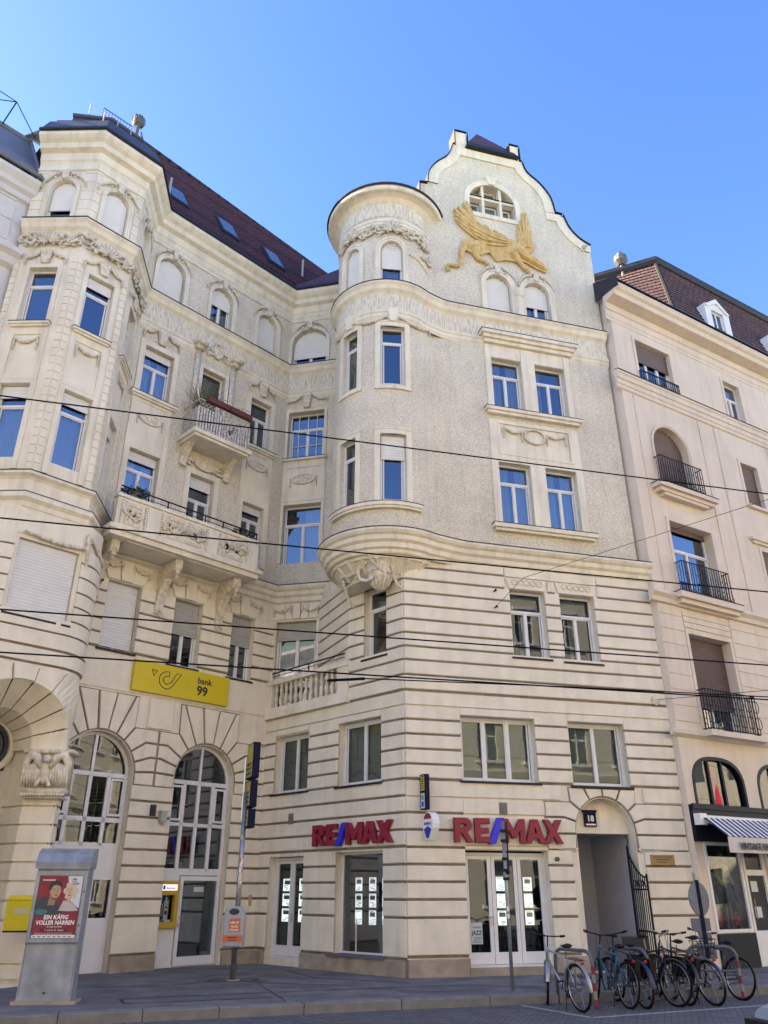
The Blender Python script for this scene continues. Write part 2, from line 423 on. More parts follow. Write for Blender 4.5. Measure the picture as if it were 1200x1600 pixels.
def garland(mm, fr, u0, z0, u1, z1, sag, n=.06, r=.035, drops=.25):
    k = max(5, int(math.hypot(u1-u0, z1-z0)/(r*1.15)))
    for i in range(k+1):
        t = i/k; rr = r*(.75+.5*math.sin(math.pi*t)); mm.fball(fr, u0+(u1-u0)*t, n, z0+(z1-z0)*t-sag*4*t*(1-t)+random.uniform(-.012, .012), rr*random.uniform(1.15, 1.6), nu=6, nv=4)
    for u, z in ((u0, z0), (u1, z1)):
        if drops:
            q = int(drops/(r*1.2))
            for i in range(q): mm.fball(fr, u+random.uniform(-.01, .01), n-.01, z-.05-i*drops/q, r*1.35*(1-.5*i/q), 1.1, 1, .8, nu=6, nv=4)
def oval(mm, fr, u, z, a, b, n=.05, r=.02, k=22, fill=True):
    pts = [(u+a*math.cos(2*math.pi*i/k), z+b*math.sin(2*math.pi*i/k)) for i in range(k)]
    mm.tube([fr.P(x, n, y) for x, y in pts]+[fr.P(*[(pts[0][0]), n, pts[0][1]])], r, 5, cap=False)
    if fill: mm.prism(fr, pts, 0, n+.005, .01)
def shell(mm, fr, u, z, r, n=.05, k=9):
    for i in range(k):
        a = math.pi*(.04+.92*i/(k-1)); L = r*(.8+.25*math.sin(a))
        p = [fr.P(u+math.cos(a)*L*t, n+.03+.05*math.sin(t*2.6), z+math.sin(a)*L*t) for t in (0.12, .4, .7, 1)]
        mm.tube(p, [r*.04, r*.08, r*.12, r*.09], 5)
    for sgn in (-1, 1):
        pts = [fr.P(u+sgn*(r*.3+r*.9*t), n+.02, z-.1*r+r*.28*math.sin(t*5.5)) for t in [i/8 for i in range(9)]]
        mm.tube(pts, [r*.1*(1-.6*i/8) for i in range(9)], 5)
def scrolls(mm, fr, u0, u1, z, h, n=.05, step=.22, seed=1):
    rnd = random.Random(seed); u = u0; s = 1
    while u < u1-step*.5:
        pts = []; r0 = h*rnd.uniform(.32, .45)
        for i in range(12):
            a = i*.55; rr = r0*(1-i/15); pts.append(fr.P(u+step/2+rr*math.cos(a)*1.1, n+.02*math.sin(i), z+s*rr*math.sin(a)))
        mm.tube(pts, [.018+.034*(1-i/12) for i in range(12)], 5)
        for q in range(5): mm.fball(fr, u+rnd.uniform(0, step), n, z+rnd.uniform(-h/2, h/2), rnd.uniform(.03, .065), 1.4, 1, .8, nu=5, nv=4)
        u += step; s = -s
def matmap(name, c, sx, sy, sz, strength, **k):
    m = mat(name, c, .9, **k); t = m.node_tree; N = t.nodes; L = t.links; b = N['Principled BSDF']
    g = N.new('ShaderNodeNewGeometry'); mp = N.new('ShaderNodeMapping'); mp.inputs['Scale'].default_value = (sx, sy, sz); n = N.new('ShaderNodeTexNoise'); n.inputs['Scale'].default_value = 1; n.inputs['Detail'].default_value = 2
    L.new(g.outputs['Position'], mp.inputs[0]); L.new(mp.outputs[0], n.inputs['Vector']); bp = N.new('ShaderNodeBump'); bp.inputs['Distance'].default_value = .05; bp.inputs['Strength'].default_value = strength
    L.new(n.outputs['Fac'], bp.inputs['Height']); L.new(bp.outputs[0], b.inputs['Normal'])
    r = N.new('ShaderNodeMapRange'); r.inputs[1].default_value = .38; r.inputs[2].default_value = .55; r.inputs[3].default_value = .72; r.inputs[4].default_value = 1; L.new(n.outputs['Fac'], r.inputs[0])
    x = N.new('ShaderNodeMix'); x.data_type = 'RGBA'; x.blend_type = 'MULTIPLY'; x.inputs[0].default_value = 1; x.inputs[6].default_value = (*c, 1); L.new(r.outputs[0], x.inputs[7]); L.new(x.outputs[2], b.inputs['Base Color']); return m
m_frieze = matmap('ribbed_frieze', (.80, .72, .585), 26, 26, 4, .9)

def wallgrid(mm, fr, u0, u1, z0, z1, holes=(), n=0, du=99, depth=.3, rev=True):
    br = {u0, u1}
    k = int((u1-u0)/du)+1
    for i in range(1, k): br.add(u0+(u1-u0)*i/k)
    def top(h, u):
        a, b, p, q, ar = h
        if not ar: return q
        r = (b-a)/2; zs = q-r; return zs+math.sqrt(max(0, r*r-(u-(a+b)/2)**2))
    for a, b, p, q, ar in holes:
        br |= {a, b}
        if ar:
            for i in range(1, 16): br.add((a+b)/2-math.cos(math.pi*i/16)*(b-a)/2)
    br = sorted(x for x in br if u0-1e-9 <= x <= u1+1e-9); br = [x for i, x in enumerate(br) if i == 0 or x-br[i-1] > 1e-5]
    for a, b in zip(br, br[1:]):
        m_ = (a+b)/2; hs = sorted([h for h in holes if h[0] < m_ < h[1]], key=lambda h: h[2]); za = zb = z0
        for h in hs:
            if h[2] > min(za, zb)+1e-6: mm.add([fr.P(a, n, za), fr.P(b, n, zb), fr.P(b, n, h[2]), fr.P(a, n, h[2])], [(0, 1, 2, 3)])
            za, zb = top(h, a), top(h, b)
        mm.add([fr.P(a, n, za), fr.P(b, n, zb), fr.P(b, n, z1), fr.P(a, n, z1)], [(0, 1, 2, 3)])
    if rev:
        for a, b, p, q, ar in holes:
            pl = archp(a, b, p, q) if ar else rectp(a, b, p, q)
            for i in range(len(pl)):
                x, y = pl[i], pl[(i+1) % len(pl)]; mm.add([fr.P(x[0], n, x[1]), fr.P(x[0], n-depth, x[1]), fr.P(y[0], n-depth, y[1]), fr.P(y[0], n, y[1])], [(0, 1, 2, 3)])
    return mm
def toph(h): return h
# ================================================================ THE CORNER HOUSE
H = thing('corner_apartment_building', 'cream stucco corner house with round turret, curved gable and golden winged beast', 'building', (C0[0], C0[1], 0))
ZL = [.49, 1.22, 1.57, 1.92, 2.27, 2.62, 2.98, 3.34, 3.7, 4.07, 4.4, 4.74, 5.08, 5.42, 5.75, 6.12, 6.49, 6.86, 7.2, 7.55, 7.9, 8.27, 8.62, 8.97, 9.32, 9.6]
# ---- right front, lower storeys
DOOR = (1.38, 3.41, .3, 2.6); GATE = (4.22, 5.78, .15, 3.8)
hR = [(*DOOR, 0), (*GATE, 1), (1.39, 3.34, 4.09, 5.6, 0), (4.25, 5.82, 4.07, 5.6, 0), (2.93, 3.95, 7.15, 9.0, 0), (4.38, 5.42, 7.13, 9.0, 0)]
wallgrid(M(), R, 0, 7.2, .14, 9.75, hR).build('wall', m_plaster, H)
mm = M()
ops = [h[:4] for h in hR if h[4] == 0]
rows(mm, R, 0, 7.2, [.49, 1.22, 1.57, 1.92, 2.27, 2.62], ops+[(4.05, 5.95, 0, 3)])
rows(mm, R, 0, 1.38, [2.62, 2.98, 3.34, 3.7], []); 
# door head band with the sign panel
mm.prism(R, rectp(1.38, 3.42, 2.62, 2.68), 0, .05)
# rows beside the gate arch with radial joints
def vouss(mm, fr, uc, zs, r, Ro, zl, ul, ur, n=.05, gap=.05, top=None, ko=None, fillside=(1, 1)):
    """stones round a semicircular opening: each joint runs radially, then level"""
    K = len(zl)-1; 
    def phi(z): return math.asin(min(1, max(0, (z-zs)/Ro)))
    th = [phi(z)*1.0 for z in zl]
    th = [.0 if z <= zs else t for z, t in zip(zl, th)]
    for k in range(K):
        za, zb = zl[k], zl[k+1]
        for sgn, ue in ((1, ur), (-1, ul)):
            if not fillside[0 if sgn < 0 else 1]: continue
            ta, tb = th[k], th[k+1]
            arc = [(uc+sgn*r*math.cos(ta+(tb-ta)*i/4), zs+r*math.sin(ta+(tb-ta)*i/4)) for i in range(5)] if tb > ta else [(uc+sgn*r, za), (uc+sgn*r, zb)]
            if ta == 0 and za < zs: arc = [(uc+sgn*r, za)]+arc
            kb = (uc+sgn*(Ro*math.cos(tb)), zb); ka = (uc+sgn*(Ro*math.cos(ta)), za)
            poly = [(ue, za)]+([ka] if ta > 0 else [])+arc+([kb] if tb > 0 else [])+[(ue, zb)]
            # order: ccw
            if sgn > 0: poly = poly[::-1]
            A = sum(p[0]*q[1]-q[0]*p[1] for p, q in zip(poly, poly[1:]+poly[:1]))
            if A < 0: poly = poly[::-1]
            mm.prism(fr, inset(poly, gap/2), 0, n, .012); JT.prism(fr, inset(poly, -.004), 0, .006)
    # top stones
    t0 = th[-1]; zt = top or zl[-1]; z0 = zl[-1]
    q = ko or 4
    for i in range(q):
        a = math.pi-t0-(math.pi-2*t0)*i/q; b = math.pi-t0-(math.pi-2*t0)*(i+1)/q
        def o(t):
            d = math.sin(t); L = (zt-zs)/d if d > .2 else Ro
            return (uc+math.cos(t)*L, zt)
        arc = [(uc+r*math.cos(b+(a-b)*j/3), zs+r*math.sin(b+(a-b)*j/3)) for j in range(4)]
        poly = arc+[o(a), o(b)]
        if i == 0: poly = arc+[(uc+Ro*math.cos(a), z0), (uc+Ro*math.cos(a)-.02, zt), o(b)] if zt > z0+.05 else poly
        if i == q-1: poly = arc+[o(a), (uc+Ro*math.cos(b)+.02, zt), (uc+Ro*math.cos(b), z0)] if zt > z0+.05 else poly
        A = sum(p[0]*q_[1]-q_[0]*p[1] for p, q_ in zip(poly, poly[1:]+poly[:1]))
        if A < 0: poly = poly[::-1]
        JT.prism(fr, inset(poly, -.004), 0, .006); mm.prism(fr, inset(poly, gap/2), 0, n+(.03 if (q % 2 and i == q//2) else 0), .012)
vouss(mm, R, 5.0, 3.02, .80, 1.12, [2.62, 2.98, 3.34, 3.7], 3.42, 7.2, top=4.03, ko=4)
for a, b in ((1.38, 3.42),): mm.prism(R, rectp(a, b, 2.7, 3.31), 0, .052, .008); mm.prism(R, rectp(a, b, 3.37, 3.68), 0, .05, .012)
for a, b in ((.0, 1.38), (1.38, 3.88), ): mm.prism(R, rectp(a+.0, b, 3.73, 4.05), 0, .05, .0)
mm.prism(R, rectp(6.12, 7.2, 3.73, 4.05), 0, .05, .0)
rows(mm, R, 0, 7.2, ZL[9:15], ops)
for u0, u1 in ((1.39, 3.34), (4.25, 5.82)): mm.prism(R, rectp(u0, u1, 5.61, 5.77), 0, .05)
mm.prism(R, rectp(0, 7.2, 5.8, 6.09), 0, .05)
rows(mm, R, 0, 7.2, ZL[15:24], ops)
for u0, u1 in ((2.93, 3.95), (4.38, 5.42)): mm.prism(R, [(u0, 9.01), (u1, 9.01), (u1+.1, 9.30), (u0-.1, 9.30)], 0, .05, .008)
rows(mm, R, 0, 2.8, [8.97, 9.32, 9.6], []); rows(mm, R, 5.55, 7.2, [8.97, 9.32, 9.6], []); rows(mm, R, 4.06, 4.27, [8.97, 9.32], []); mm.prism(R, rectp(2.82, 5.53, 9.34, 9.58), 0, .05)
mm.build('rusticated_stone', m_block, H)
o = M()
for uc in (3.44, 4.9):
    for i in range(5):
        t = uc-.36+i*.18; o.tube([R.P(t+.075*math.cos(a), .06, 9.2+.075*math.sin(a)) for a in [x*math.pi/6 for x in range(13)]], .012, 4, cap=False)
o.build('coin_ornament', m_orn, H)
# plinth blocks
mm = M()
for a, b in ((0, 1.38), (3.42, 4.22), (5.78, 7.2)): mm.prism(R, rectp(a, b, .1, .47), 0, .10, .02)
mm.box(R, 1.36, 3.44, -.3, .12, .1, .29)
mm.prism(T, rectp(-3.46, 0, .05, .45), 0, .10, .02); mm.prism(T, rectp(-5.4, -4.92, .05, .45), 0, .10, .02)
mm.prism(B, rectp(-.98, 0, .05, .45), 0, .1, .02); mm.prism(B, rectp(-3.95, -2.82, .05, .45), 0, .1, .02)
mm.build('plinth', m_plinth, H)
# ---- turret-side front, lower storeys
hT = [(-4.9, -3.49, .3, 2.56, 0), (-2.32, -.70, .48, 2.6, 0), (-4.92, -3.47, 4.1, 5.6, 0), (-2.31, -.76, 4.09, 5.62, 0)]
wallgrid(M(), T, -5.4, 0, .1, 6.2, hT).build('wall', m_plaster, H)
wallgrid(M(), T, -1.96, 0, 6.2, 9.75, [(-1.42, -.58, 7.13, 9.0, 0)]).build('wall', m_plaster, H)
mm = M(); ops = [h[:4] for h in hT]
rows(mm, T, -5.4, 0, [.45, 1.22, 1.57, 1.92, 2.27, 2.62], ops)
rows(mm, T, -5.4, 0, [2.64, 2.98, 3.34, 3.7, 4.07], [])
rows(mm, T, -5.4, 0, ZL[9:15], ops)
for u0, u1 in ((-4.92, -3.47), (-2.31, -.76)): mm.prism(T, rectp(u0, u1, 5.63, 5.77), 0, .05)
mm.prism(T, rectp(-5.4, 0, 5.8, 6.09), 0, .05)
rows(mm, T, -1.96, 0, ZL[15:26], [(-1.42, -.58, 7.13, 9.0)])
mm.build('rusticated_stone', m_block, H)
# ---- recessed wall over the terrace and its side wall
fe = F.P(1.44, 0, 0); te = T.P(-1.96, 0, 0); dv = te-fe
S = Fr(fe, math.degrees(math.atan2(dv.x, dv.y)))
wallgrid(M(), S, 0, dv.length, 6.2, 10, []).build('wall', m_plaster, H)
mm = M(); rows(mm, S, 0.05, dv.length, ZL[15:26], []); rows(mm, F, 1.36, 1.4, ZL[15:26], [])
rows(mm, F, 0, .07, ZL[15:23], [])
for a, b in ((-.12, .35), (.37, .6), (.62, .84), (.86, 1.09), (1.11, 1.44)): mm.prism(F, rectp(a, b, 9.1, 9.58), 0, .05+(.04 if a == .62 else 0), .012)
mm.build('rusticated_stone', m_block, H)
hF = [(.1, 1.35, 6.45, 9.05, 0)]
wallgrid(M(), F, 0, 2.3, 6.2, 10.2, hF).build('wall', m_plaster, H)
M().add([Bo+Vector((0, 0, 6.25)), fe+Vector((0, 0, 6.25)), te+Vector((0, 0, 6.25))], [(0, 1, 2)]).build('terrace_floor', m_plinth, H)
# ---- wall with the post bank
Z1, Z2 = (-4.90, 4.28, .95), (-1.90, 4.33, .9)
hB = [(-5.85, -3.95, .12, 5.23, 1), (-2.80, -1.0, .12, 5.23, 1)]
wallgrid(M(), B, -6.3, 0, .05, 6.2, hB).build('wall', m_plaster, H)
mm = M()
rows(mm, B, -3.95, -2.8, [.45, 1.22, 1.57, 1.92, 2.27, 2.62, 2.98, 3.34, 3.7, 4.07], [])
rows(mm, B, -1.0, .0, [.45, 1.22, 1.57, 1.92, 2.27, 2.62, 2.98, 3.34, 3.7, 4.07], [])
zl = [4.07, 4.4, 4.74, 5.08, 5.42]
vouss(mm, B, -1.90, 4.33, .92, 1.42, zl, -3.37, 0, top=6.18, ko=5)
vouss(mm, B, -4.90, 4.28, .97, 1.42, zl, -6.2, -3.39, top=6.18, ko=5)
mm.prism(B, rectp(-3.75, -3.05, 5.45, 6.18), 0, .05, .012); mm.prism(B, rectp(-.48, -.02, 5.45, 6.18), 0, .05, .012)
mm.prism(B, rectp(-6.0, 0, 6.24, 7.08), 0, .03)
hB1 = [(-5.35, -4.40, 7.2, 9.0), (-3.38, -2.5, 7.14, 8.98), (-1.5, -.70, 7.13, 8.98)]
rows(mm, B, -6.0, 0, ZL[18:24], hB1)
for u0, u1, p, q in hB1:
    uc = (u0+u1)/2; ww = (u1-u0)/2+.12
    for a, b, ex in ((-1, -.33, 0), (-.31, .31, .04), (.33, 1, 0)): mm.prism(B, [(uc+a*ww*.85, q+.02), (uc+b*ww*.85, q+.02), (uc+b*ww*1.25, 9.56), (uc+a*ww*1.25, 9.56)], 0, .05+ex, .012)
mm.build('rusticated_stone', m_block, H)
wallgrid(M(), B, -6.0, 0, 6.2, 10, [(*h, 0) for h in hB1]).build('wall', m_plaster, H)
# ---- upper storeys, stucco
def trio(z0, z1, ar, us, w=(.0)): return [(a, b, z0, z1, ar) for a, b in us]
US = [(-5.38, -4.42), (-3.40, -2.56), (-1.50, -.67)]
hB2 = [(*US[0], 10.9, 12.9, 0), (*US[1], 10.2, 12.85, 0), (*US[2], 10.9, 12.6, 0), (*US[0], 14.7, 16.42, 0), (*US[1], 14.0, 16.62, 0), (*US[2], 14.62, 16.42, 0),
       (*US[0], 18.42, 20.05, 1), (*US[1], 18.42, 20.05, 1), (*US[2], 18.42, 20.05, 1)]
wallgrid(M(), B, -5.7, 0, 10.0, 21.5, hB2).build('wall', m_stucco, H)
hF2 = [(.1, 1.35, 10.93, 12.95, 0), (.1, 1.35, 14.62, 16.47, 0), (.05, 1.35, 18.42, 20.0, 1)]
wallgrid(M(), F, 0, 2.3, 10.0, 21.5, hF2).build('wall', m_stucco, H)
a = F.P(2.3, 0, 0); cw = M(); cw.add([a+Vector((0, 0, 9)), (TC[0]-1, TC[1]+.6, 9), (TC[0]-1, TC[1]+.6, 21.5), a+Vector((0, 0, 21.5))], [(0, 1, 2, 3)]); cw.build('wall', m_stucco, H)
# smooth surrounds and panels
mm = M()
for i, (u0, u1) in enumerate(US):
    surround(mm, B, u0, u1, 10.6 if i != 1 else 10.1, hB2[i][3], .17, .05)
    surround(mm, B, u0, u1, hB2[3+i][2], hB2[3+i][3], .17 if i != 1 else .13, .05)
    surround(mm, B, u0, u1, 18.42, 20.05, .13, .05, arch=True)
    if i != 1:
        p0, p1 = hB2[i][3]+.17, hB2[3+i][2]
        mm.prism(B, rectp(u0-.17, u1+.17, p0, p1-.08), 0, .045, holes=[rectp(u0-.02, u1+.02, p0+.12, p1-.25)])
        mm.prism(B, rectp(u0-.02, u1+.02, p0+.12, p1-.25), 0, .02)
        mm.box(B, u0-.26, u1+.26, 0, .17, p1-.09, p1); mm.box(B, u0-.22, u1+.22, 0, .12, p1-.15, p1-.092)
for i, h in enumerate(hF2):
    if i < 2: surround(mm, F, h[0], h[1], h[2], h[3], .1, .05)
    else: surround(mm, F, h[0], h[1], h[2], h[3], .1, .05, arch=True)
mm.prism(F, rectp(.0, 1.45, 13.06, 14.55), 0, .045, holes=[rectp(.14, 1.31, 13.2, 14.3)]); mm.prism(F, rectp(.14, 1.31, 13.2, 14.3), 0, .02); mm.box(F, 0, 1.5, 0, .15, 14.55, 14.62)
# bay walls
BAY = [B.P(-9.4, 0, 0), B.P(-8.22, 1.25, 0), B.P(-6.77, 1.25, 0), B.P(-5.7, 0, 0)]
def facet(a, b): d = b-a; return Fr(a, math.degrees(math.atan2(d.x, d.y))), d.length
A1, l1 = facet(BAY[0], BAY[1]); A2, l2 = facet(BAY[1], BAY[2]); A3, l3 = facet(BAY[2], BAY[3])
bw = M()
for A, l in ((A1, l1), (A2, l2), (A3, l3)):
    c = l/2; hh = [(c-.375, c+.375, 10.93, 13.0, 0), (c-.375, c+.375, 14.85, 16.72, 0), (c-.36, c+.36, 18.45, 19.98, 1)]
    wallgrid(bw, A, 0, l, 10.0, 21.5, hh, depth=.22)
    surround(mm, A, c-.375, c+.375, 10.6, 13.0, .13, .045); surround(mm, A, c-.375, c+.375, 14.85, 16.72, .13, .045); surround(mm, A, c-.36, c+.36, 18.45, 19.98, .12, .045, arch=True)
    mm.prism(A, rectp(c-.5, c+.5, 13.14, 14.74), 0, .03, holes=[rectp(c-.36, c+.36, 13.28, 14.5)]); 
    mm.box(A, c-.52, c+.52, 0, .14, 14.78, 14.85); mm.box(A, c-.48, c+.48, 0, .1, 14.72, 14.778)
    z = 10.55                                    # quoins at the facet edges
    while z < 17.0:
        mm.prism(A, rectp(.01, .16, z+.01, z+.225), 0, .02, .004); mm.prism(A, rectp(l-.16, l-.01, z+.01, z+.225), 0, .02, .004); z += .235
    for zz in (18.5, 18.85, 19.2, 19.55, 19.9, 20.25): mm.prism(A, rectp(.01, c-.52, zz+.01, zz+.335), 0, .018, .005); mm.prism(A, rectp(c+.52, l-.01, zz+.01, zz+.335), 0, .018, .005)
bw.build('wall', m_plaster, H)
mm.build('window_surround', m_plaster, H)
# ---- turret wall (cylinder)
tw = M()
hW = [(-1.47, -.87, 11.03, 13.05, 0), (-.165, .56, 11.03, 13.05, 0), (-1.47, -.87, 14.75, 16.78, 0), (-.165, .56, 14.72, 16.75, 0), (-1.48, -.86, 18.42, 20.1, 1), (-.165, .54, 18.42, 20.08, 1)]
wallgrid(tw, TW, -3.9, 1.75, 9.9, 22.2, hW, du=.11, depth=.2)
tw.build('wall', m_stucco, H)
mm = M()
for h in hW:
    if not h[4]:
        for a, b in ((h[0]-.15, h[0]), (h[1], h[1]+.15)): mm.box(TW, a, b, 0, .045, h[2]-.1, h[3]+.14, 2)
        mm.box(TW, h[0], h[1], 0, .045, h[3], h[3]+.14, 5); mm.box(TW, h[0]-.17, h[1]+.17, 0, .06, h[3]+.141, h[3]+.19, 7)
        if h[2] > 12: mm.box(TW, h[0]-.15, h[1]+.15, 0, .06, h[2]-.19, h[2]-.1, 7); 
        else: mm.box(TW, h[0]-.15, h[1]+.15, 0, .04, h[2]-.1, h[2]-.02, 7)
    else: surround(mm, TW, h[0], h[1], h[2], h[3], .15, .05, arch=True)
mm.box(TW, -1.8, .95, 0, .15, 10.83, 10.93, 22); mm.box(TW, -1.8, .95, 0, .11, 10.76, 10.829, 22)
# keystones
for u in (.2, -1.17): 
    for zz in (17.0,): mm.prism(TW, [(u-.1, zz-.1), (u+.1, zz-.1), (u+.17, zz+.4), (u-.17, zz+.4)], 0, .1, .01)
pts = [(u, 19.35-.0*u+math.sin((u-.78)/.9*math.pi*.5+math.pi*.5)*.35) for u in [.78+i*.09 for i in range(10)]]
mm.tube([TW.P(u, .02, z) for u, z in pts], .045, 5)
mm.build('window_surround', m_plaster, H)
# ---- upper right front with the curved gable
hU = [(2.93, 3.93, 10.92, 12.93, 0), (4.40, 5.40, 10.92, 12.93, 0), (2.93, 3.93, 14.74, 16.63, 0), (4.38, 5.40, 14.74, 16.63, 0), (2.94, 3.82, 18.4, 20.05, 1), (4.30, 5.20, 18.32, 20.02, 1)]
wallgrid(M(), RU, .3, 7.05, 10.05, 21.9, hU).build('wall', m_stucco, H)
def smooth(p, k=4):
    out = []
    for i in range(len(p)-1):
        a, b, c, d = p[max(i-1, 0)], p[i], p[i+1], p[min(i+2, len(p)-1)]
        for j in range(k):
            t = j/k; out.append(tuple(.5*(2*b[q]+(c[q]-a[q])*t+(2*a[q]-5*b[q]+4*c[q]-d[q])*t*t+(3*b[q]-a[q]-3*c[q]+d[q])*t**3) for q in (0, 1)))
    return out+[p[-1]]
gr = [(7.05, 22.25)]+smooth([(7.05, 22.25), (6.62, 22.5), (6.28, 22.92), (6.1, 23.47)])[1:]+[(5.8, 23.5)]+smooth([(5.8, 23.5), (5.68, 24.2), (5.32, 24.78), (4.85, 25.22), (4.7, 25.7)])+[(4.62, 25.72), (4.62, 26.45), (4.25, 26.45), (4.25, 25.72)]
gl_ = [(2.6, 25.72), (2.6, 26.5), (2.14, 26.5), (2.14, 25.8), (2.06, 25.78)]+smooth([(2.06, 25.78), (1.85, 25.15), (1.38, 24.6), (1.12, 24.1), (1.06, 23.55)])+[(.76, 23.5), (.76, 21.9)]
GO = [(.76, 21.9), (7.05, 21.9)]+gr+gl_[:-1]
LUN = archp(2.55, 4.27, 22.7, 24.12)
M().prism(RU, GO, -.4, 0, holes=[LUN], back=True).build('gable', m_stucco, H)
# smooth border band of the gable + metal capping
mm = M(); fl = M()
edge = gr+gl_
for i in range(len(edge)-1):
    a, b = edge[i], edge[i+1]; L = math.hypot(b[0]-a[0], b[1]-a[1])
    if L < 1e-4: continue
    nx, nz = -(b[1]-a[1])/L, (b[0]-a[0])/L
    P = RU.P; t = .035
    fl.add([P(a[0]-nx*-t*-1, .1, a[1]-nz*t) if 0 else P(a[0]-nx*t, .1, a[1]-nz*t), P(b[0]-nx*t, .1, b[1]-nz*t), P(b[0]-nx*t, -.45, b[1]-nz*t), P(a[0]-nx*t, -.45, a[1]-nz*t), P(a[0], .1, a[1]), P(b[0], .1, b[1])], [(0, 1, 2, 3), (0, 1, 5, 4)])
outer = [(6.98, 21.9)]+gr+gl_; inn = inset([(.76, 21.5), (7.05, 21.5)]+gr+gl_[:-1], .02)
band_out = [(7.05, 22.25)]+gr[1:-3]+gl_[4:-2]
def off(p, d):
    res = []
    for i in range(len(p)):
        a, b = p[max(i-1, 0)], p[min(i+1, len(p)-1)]; l = math.hypot(b[0]-a[0], b[1]-a[1]) or 1; res.append((p[i][0]-(b[1]-a[1])/l*d, p[i][1]+(b[0]-a[0])/l*d))
    return res
for seg in ([(7.04, 21.95)]+gr[:12], gr[13:-4], gl_[4:-3]):
    ins = off(seg, .36)
    for i in range(len(seg)-1):
        mm.add([RU.P(seg[i][0], .05, seg[i][1]), RU.P(seg[i+1][0], .05, seg[i+1][1]), RU.P(ins[i+1][0], .05, ins[i+1][1]), RU.P(ins[i][0], .05, ins[i][1]), RU.P(ins[i+1][0], 0, ins[i+1][1]), RU.P(ins[i][0], 0, ins[i][1])], [(0, 1, 2, 3), (3, 2, 4, 5)])
mm.prism(RU, rectp(2.16, 4.6, 25.32, 25.7), 0, .054); mm.prism(RU, rectp(2.16, 2.58, 25.7, 26.48), 0, .05); mm.prism(RU, rectp(4.27, 4.6, 25.7, 26.43), 0, .05)
mm.prism(RU, rectp(5.45, 6.02, 23.1, 23.44), 0, .053)
# right front window surrounds
for a, b, p, q in ((2.72, 5.62, 10.9, 14.36),):
    mm.prism(RU, rectp(a, b, p, q), 0, .04, holes=[rectp(2.93, 3.93, 10.92, 12.93), rectp(4.40, 5.40, 10.92, 12.93), rectp(2.98, 5.36, 13.18, 14.3)])
mm.prism(RU, rectp(2.98, 5.36, 13.18, 14.3), .0, .02); mm.prism(RU, rectp(2.98, 5.36, 13.18, 14.3), .04, .055, holes=[rectp(3.05, 5.29, 13.25, 14.23)])
for a, b in ((2.74, 2.93), (3.93, 4.38), (5.40, 5.6)): mm.prism(RU, rectp(a, b, 14.74, 17.1), 0, .06, .01)
mm.prism(RU, rectp(2.93, 3.93, 16.64, 17.1), 0, .04, .01); mm.prism(RU, rectp(4.38, 5.4, 16.64, 17.1), 0, .04, .01)
for (a, b, p, q) in ((2.58, 5.84, 17.38, 17.5), (2.66, 5.76, 17.25, 17.378), (2.7, 5.7, 17.12, 17.248)): mm.box(RU, a, b, 0, .3-(17.5-q)*.6, p, q)
for (a, b, p, q, n) in ((2.62, 5.76, 10.78, 10.9, .2), (2.68, 5.7, 10.7, 10.778, .14), (2.62, 5.74, 14.62, 14.72, .2), (2.68, 5.68, 14.52, 14.618, .14)): mm.box(RU, a, b, 0, n, p, q)
for h in hU[4:]: surround(mm, RU, h[0], h[1], h[2], h[3], .17, .06, arch=True)
mm.lathe(RU.P(4.06, .02, 0), [(.17, 18.4), (.17, 18.55), (.13, 18.6), (.13, 19.2), (.17, 19.25), (.2, 19.4), (.2, 19.5)], 12)
# lunette frame
ii = LUN[1:]+[LUN[0]]; oo = archp(2.37, 4.45, 22.52, 24.33); oo = oo[1:]+[oo[0]]
for k in range(len(ii)-1): mm.prism(RU, [ii[k], oo[k], oo[k+1], ii[k+1]], 0, .05)
mm.prism(RU, rectp(2.37, 4.45, 22.52, 22.7), 0, .05); mm.prism(RU, [(3.3, 24.13), (3.52, 24.13), (3.62, 24.5), (3.2, 24.5)], 0, .1, .01)
for x in (3.08, 3.74): mm.box(RU, x-.05, x+.05, -.25, -.02, 22.7, 24.1)
mm.box(RU, 2.56, 4.26, -.25, -.03, 23.42, 23.52)
mm.build('gable_moulding', m_plaster, H)
fl.box(RU, 2.56, 5.86, 0, .31, 17.5, 17.52); fl.box(RU, 2.6, 5.78, 0, .21, 10.9, 10.92); fl.box(RU, 2.6, 5.76, 0, .21, 14.72, 14.738)
for a, b in ((2.56, 3.07), (3.09, 3.73), (3.75, 4.26)): fl.box(RU, a+.02, b-.02, -.25, .01, 22.7, 22.725); fl.box(RU, a+.02, b-.02, -.25, .01, 23.52, 23.54)
fl.build('metal_capping', m_flash, H)
for k, (a, b) in enumerate(((2.62, 3.03), (3.13, 3.69), (3.79, 4.2))):
    window(RU, H, a, b, 22.74, 23.4, n=-.3, style='', fw=.06); 
    window(RU, H, a, b, 23.55, 23.95 if k != 1 else 24.1, n=-.3, style='', fw=.06)
# back wall behind lunette bars
M().prism(RU, rectp(2.5, 4.3, 22.6, 24.2), -.39, -.38).build('wall', m_plaster, H)
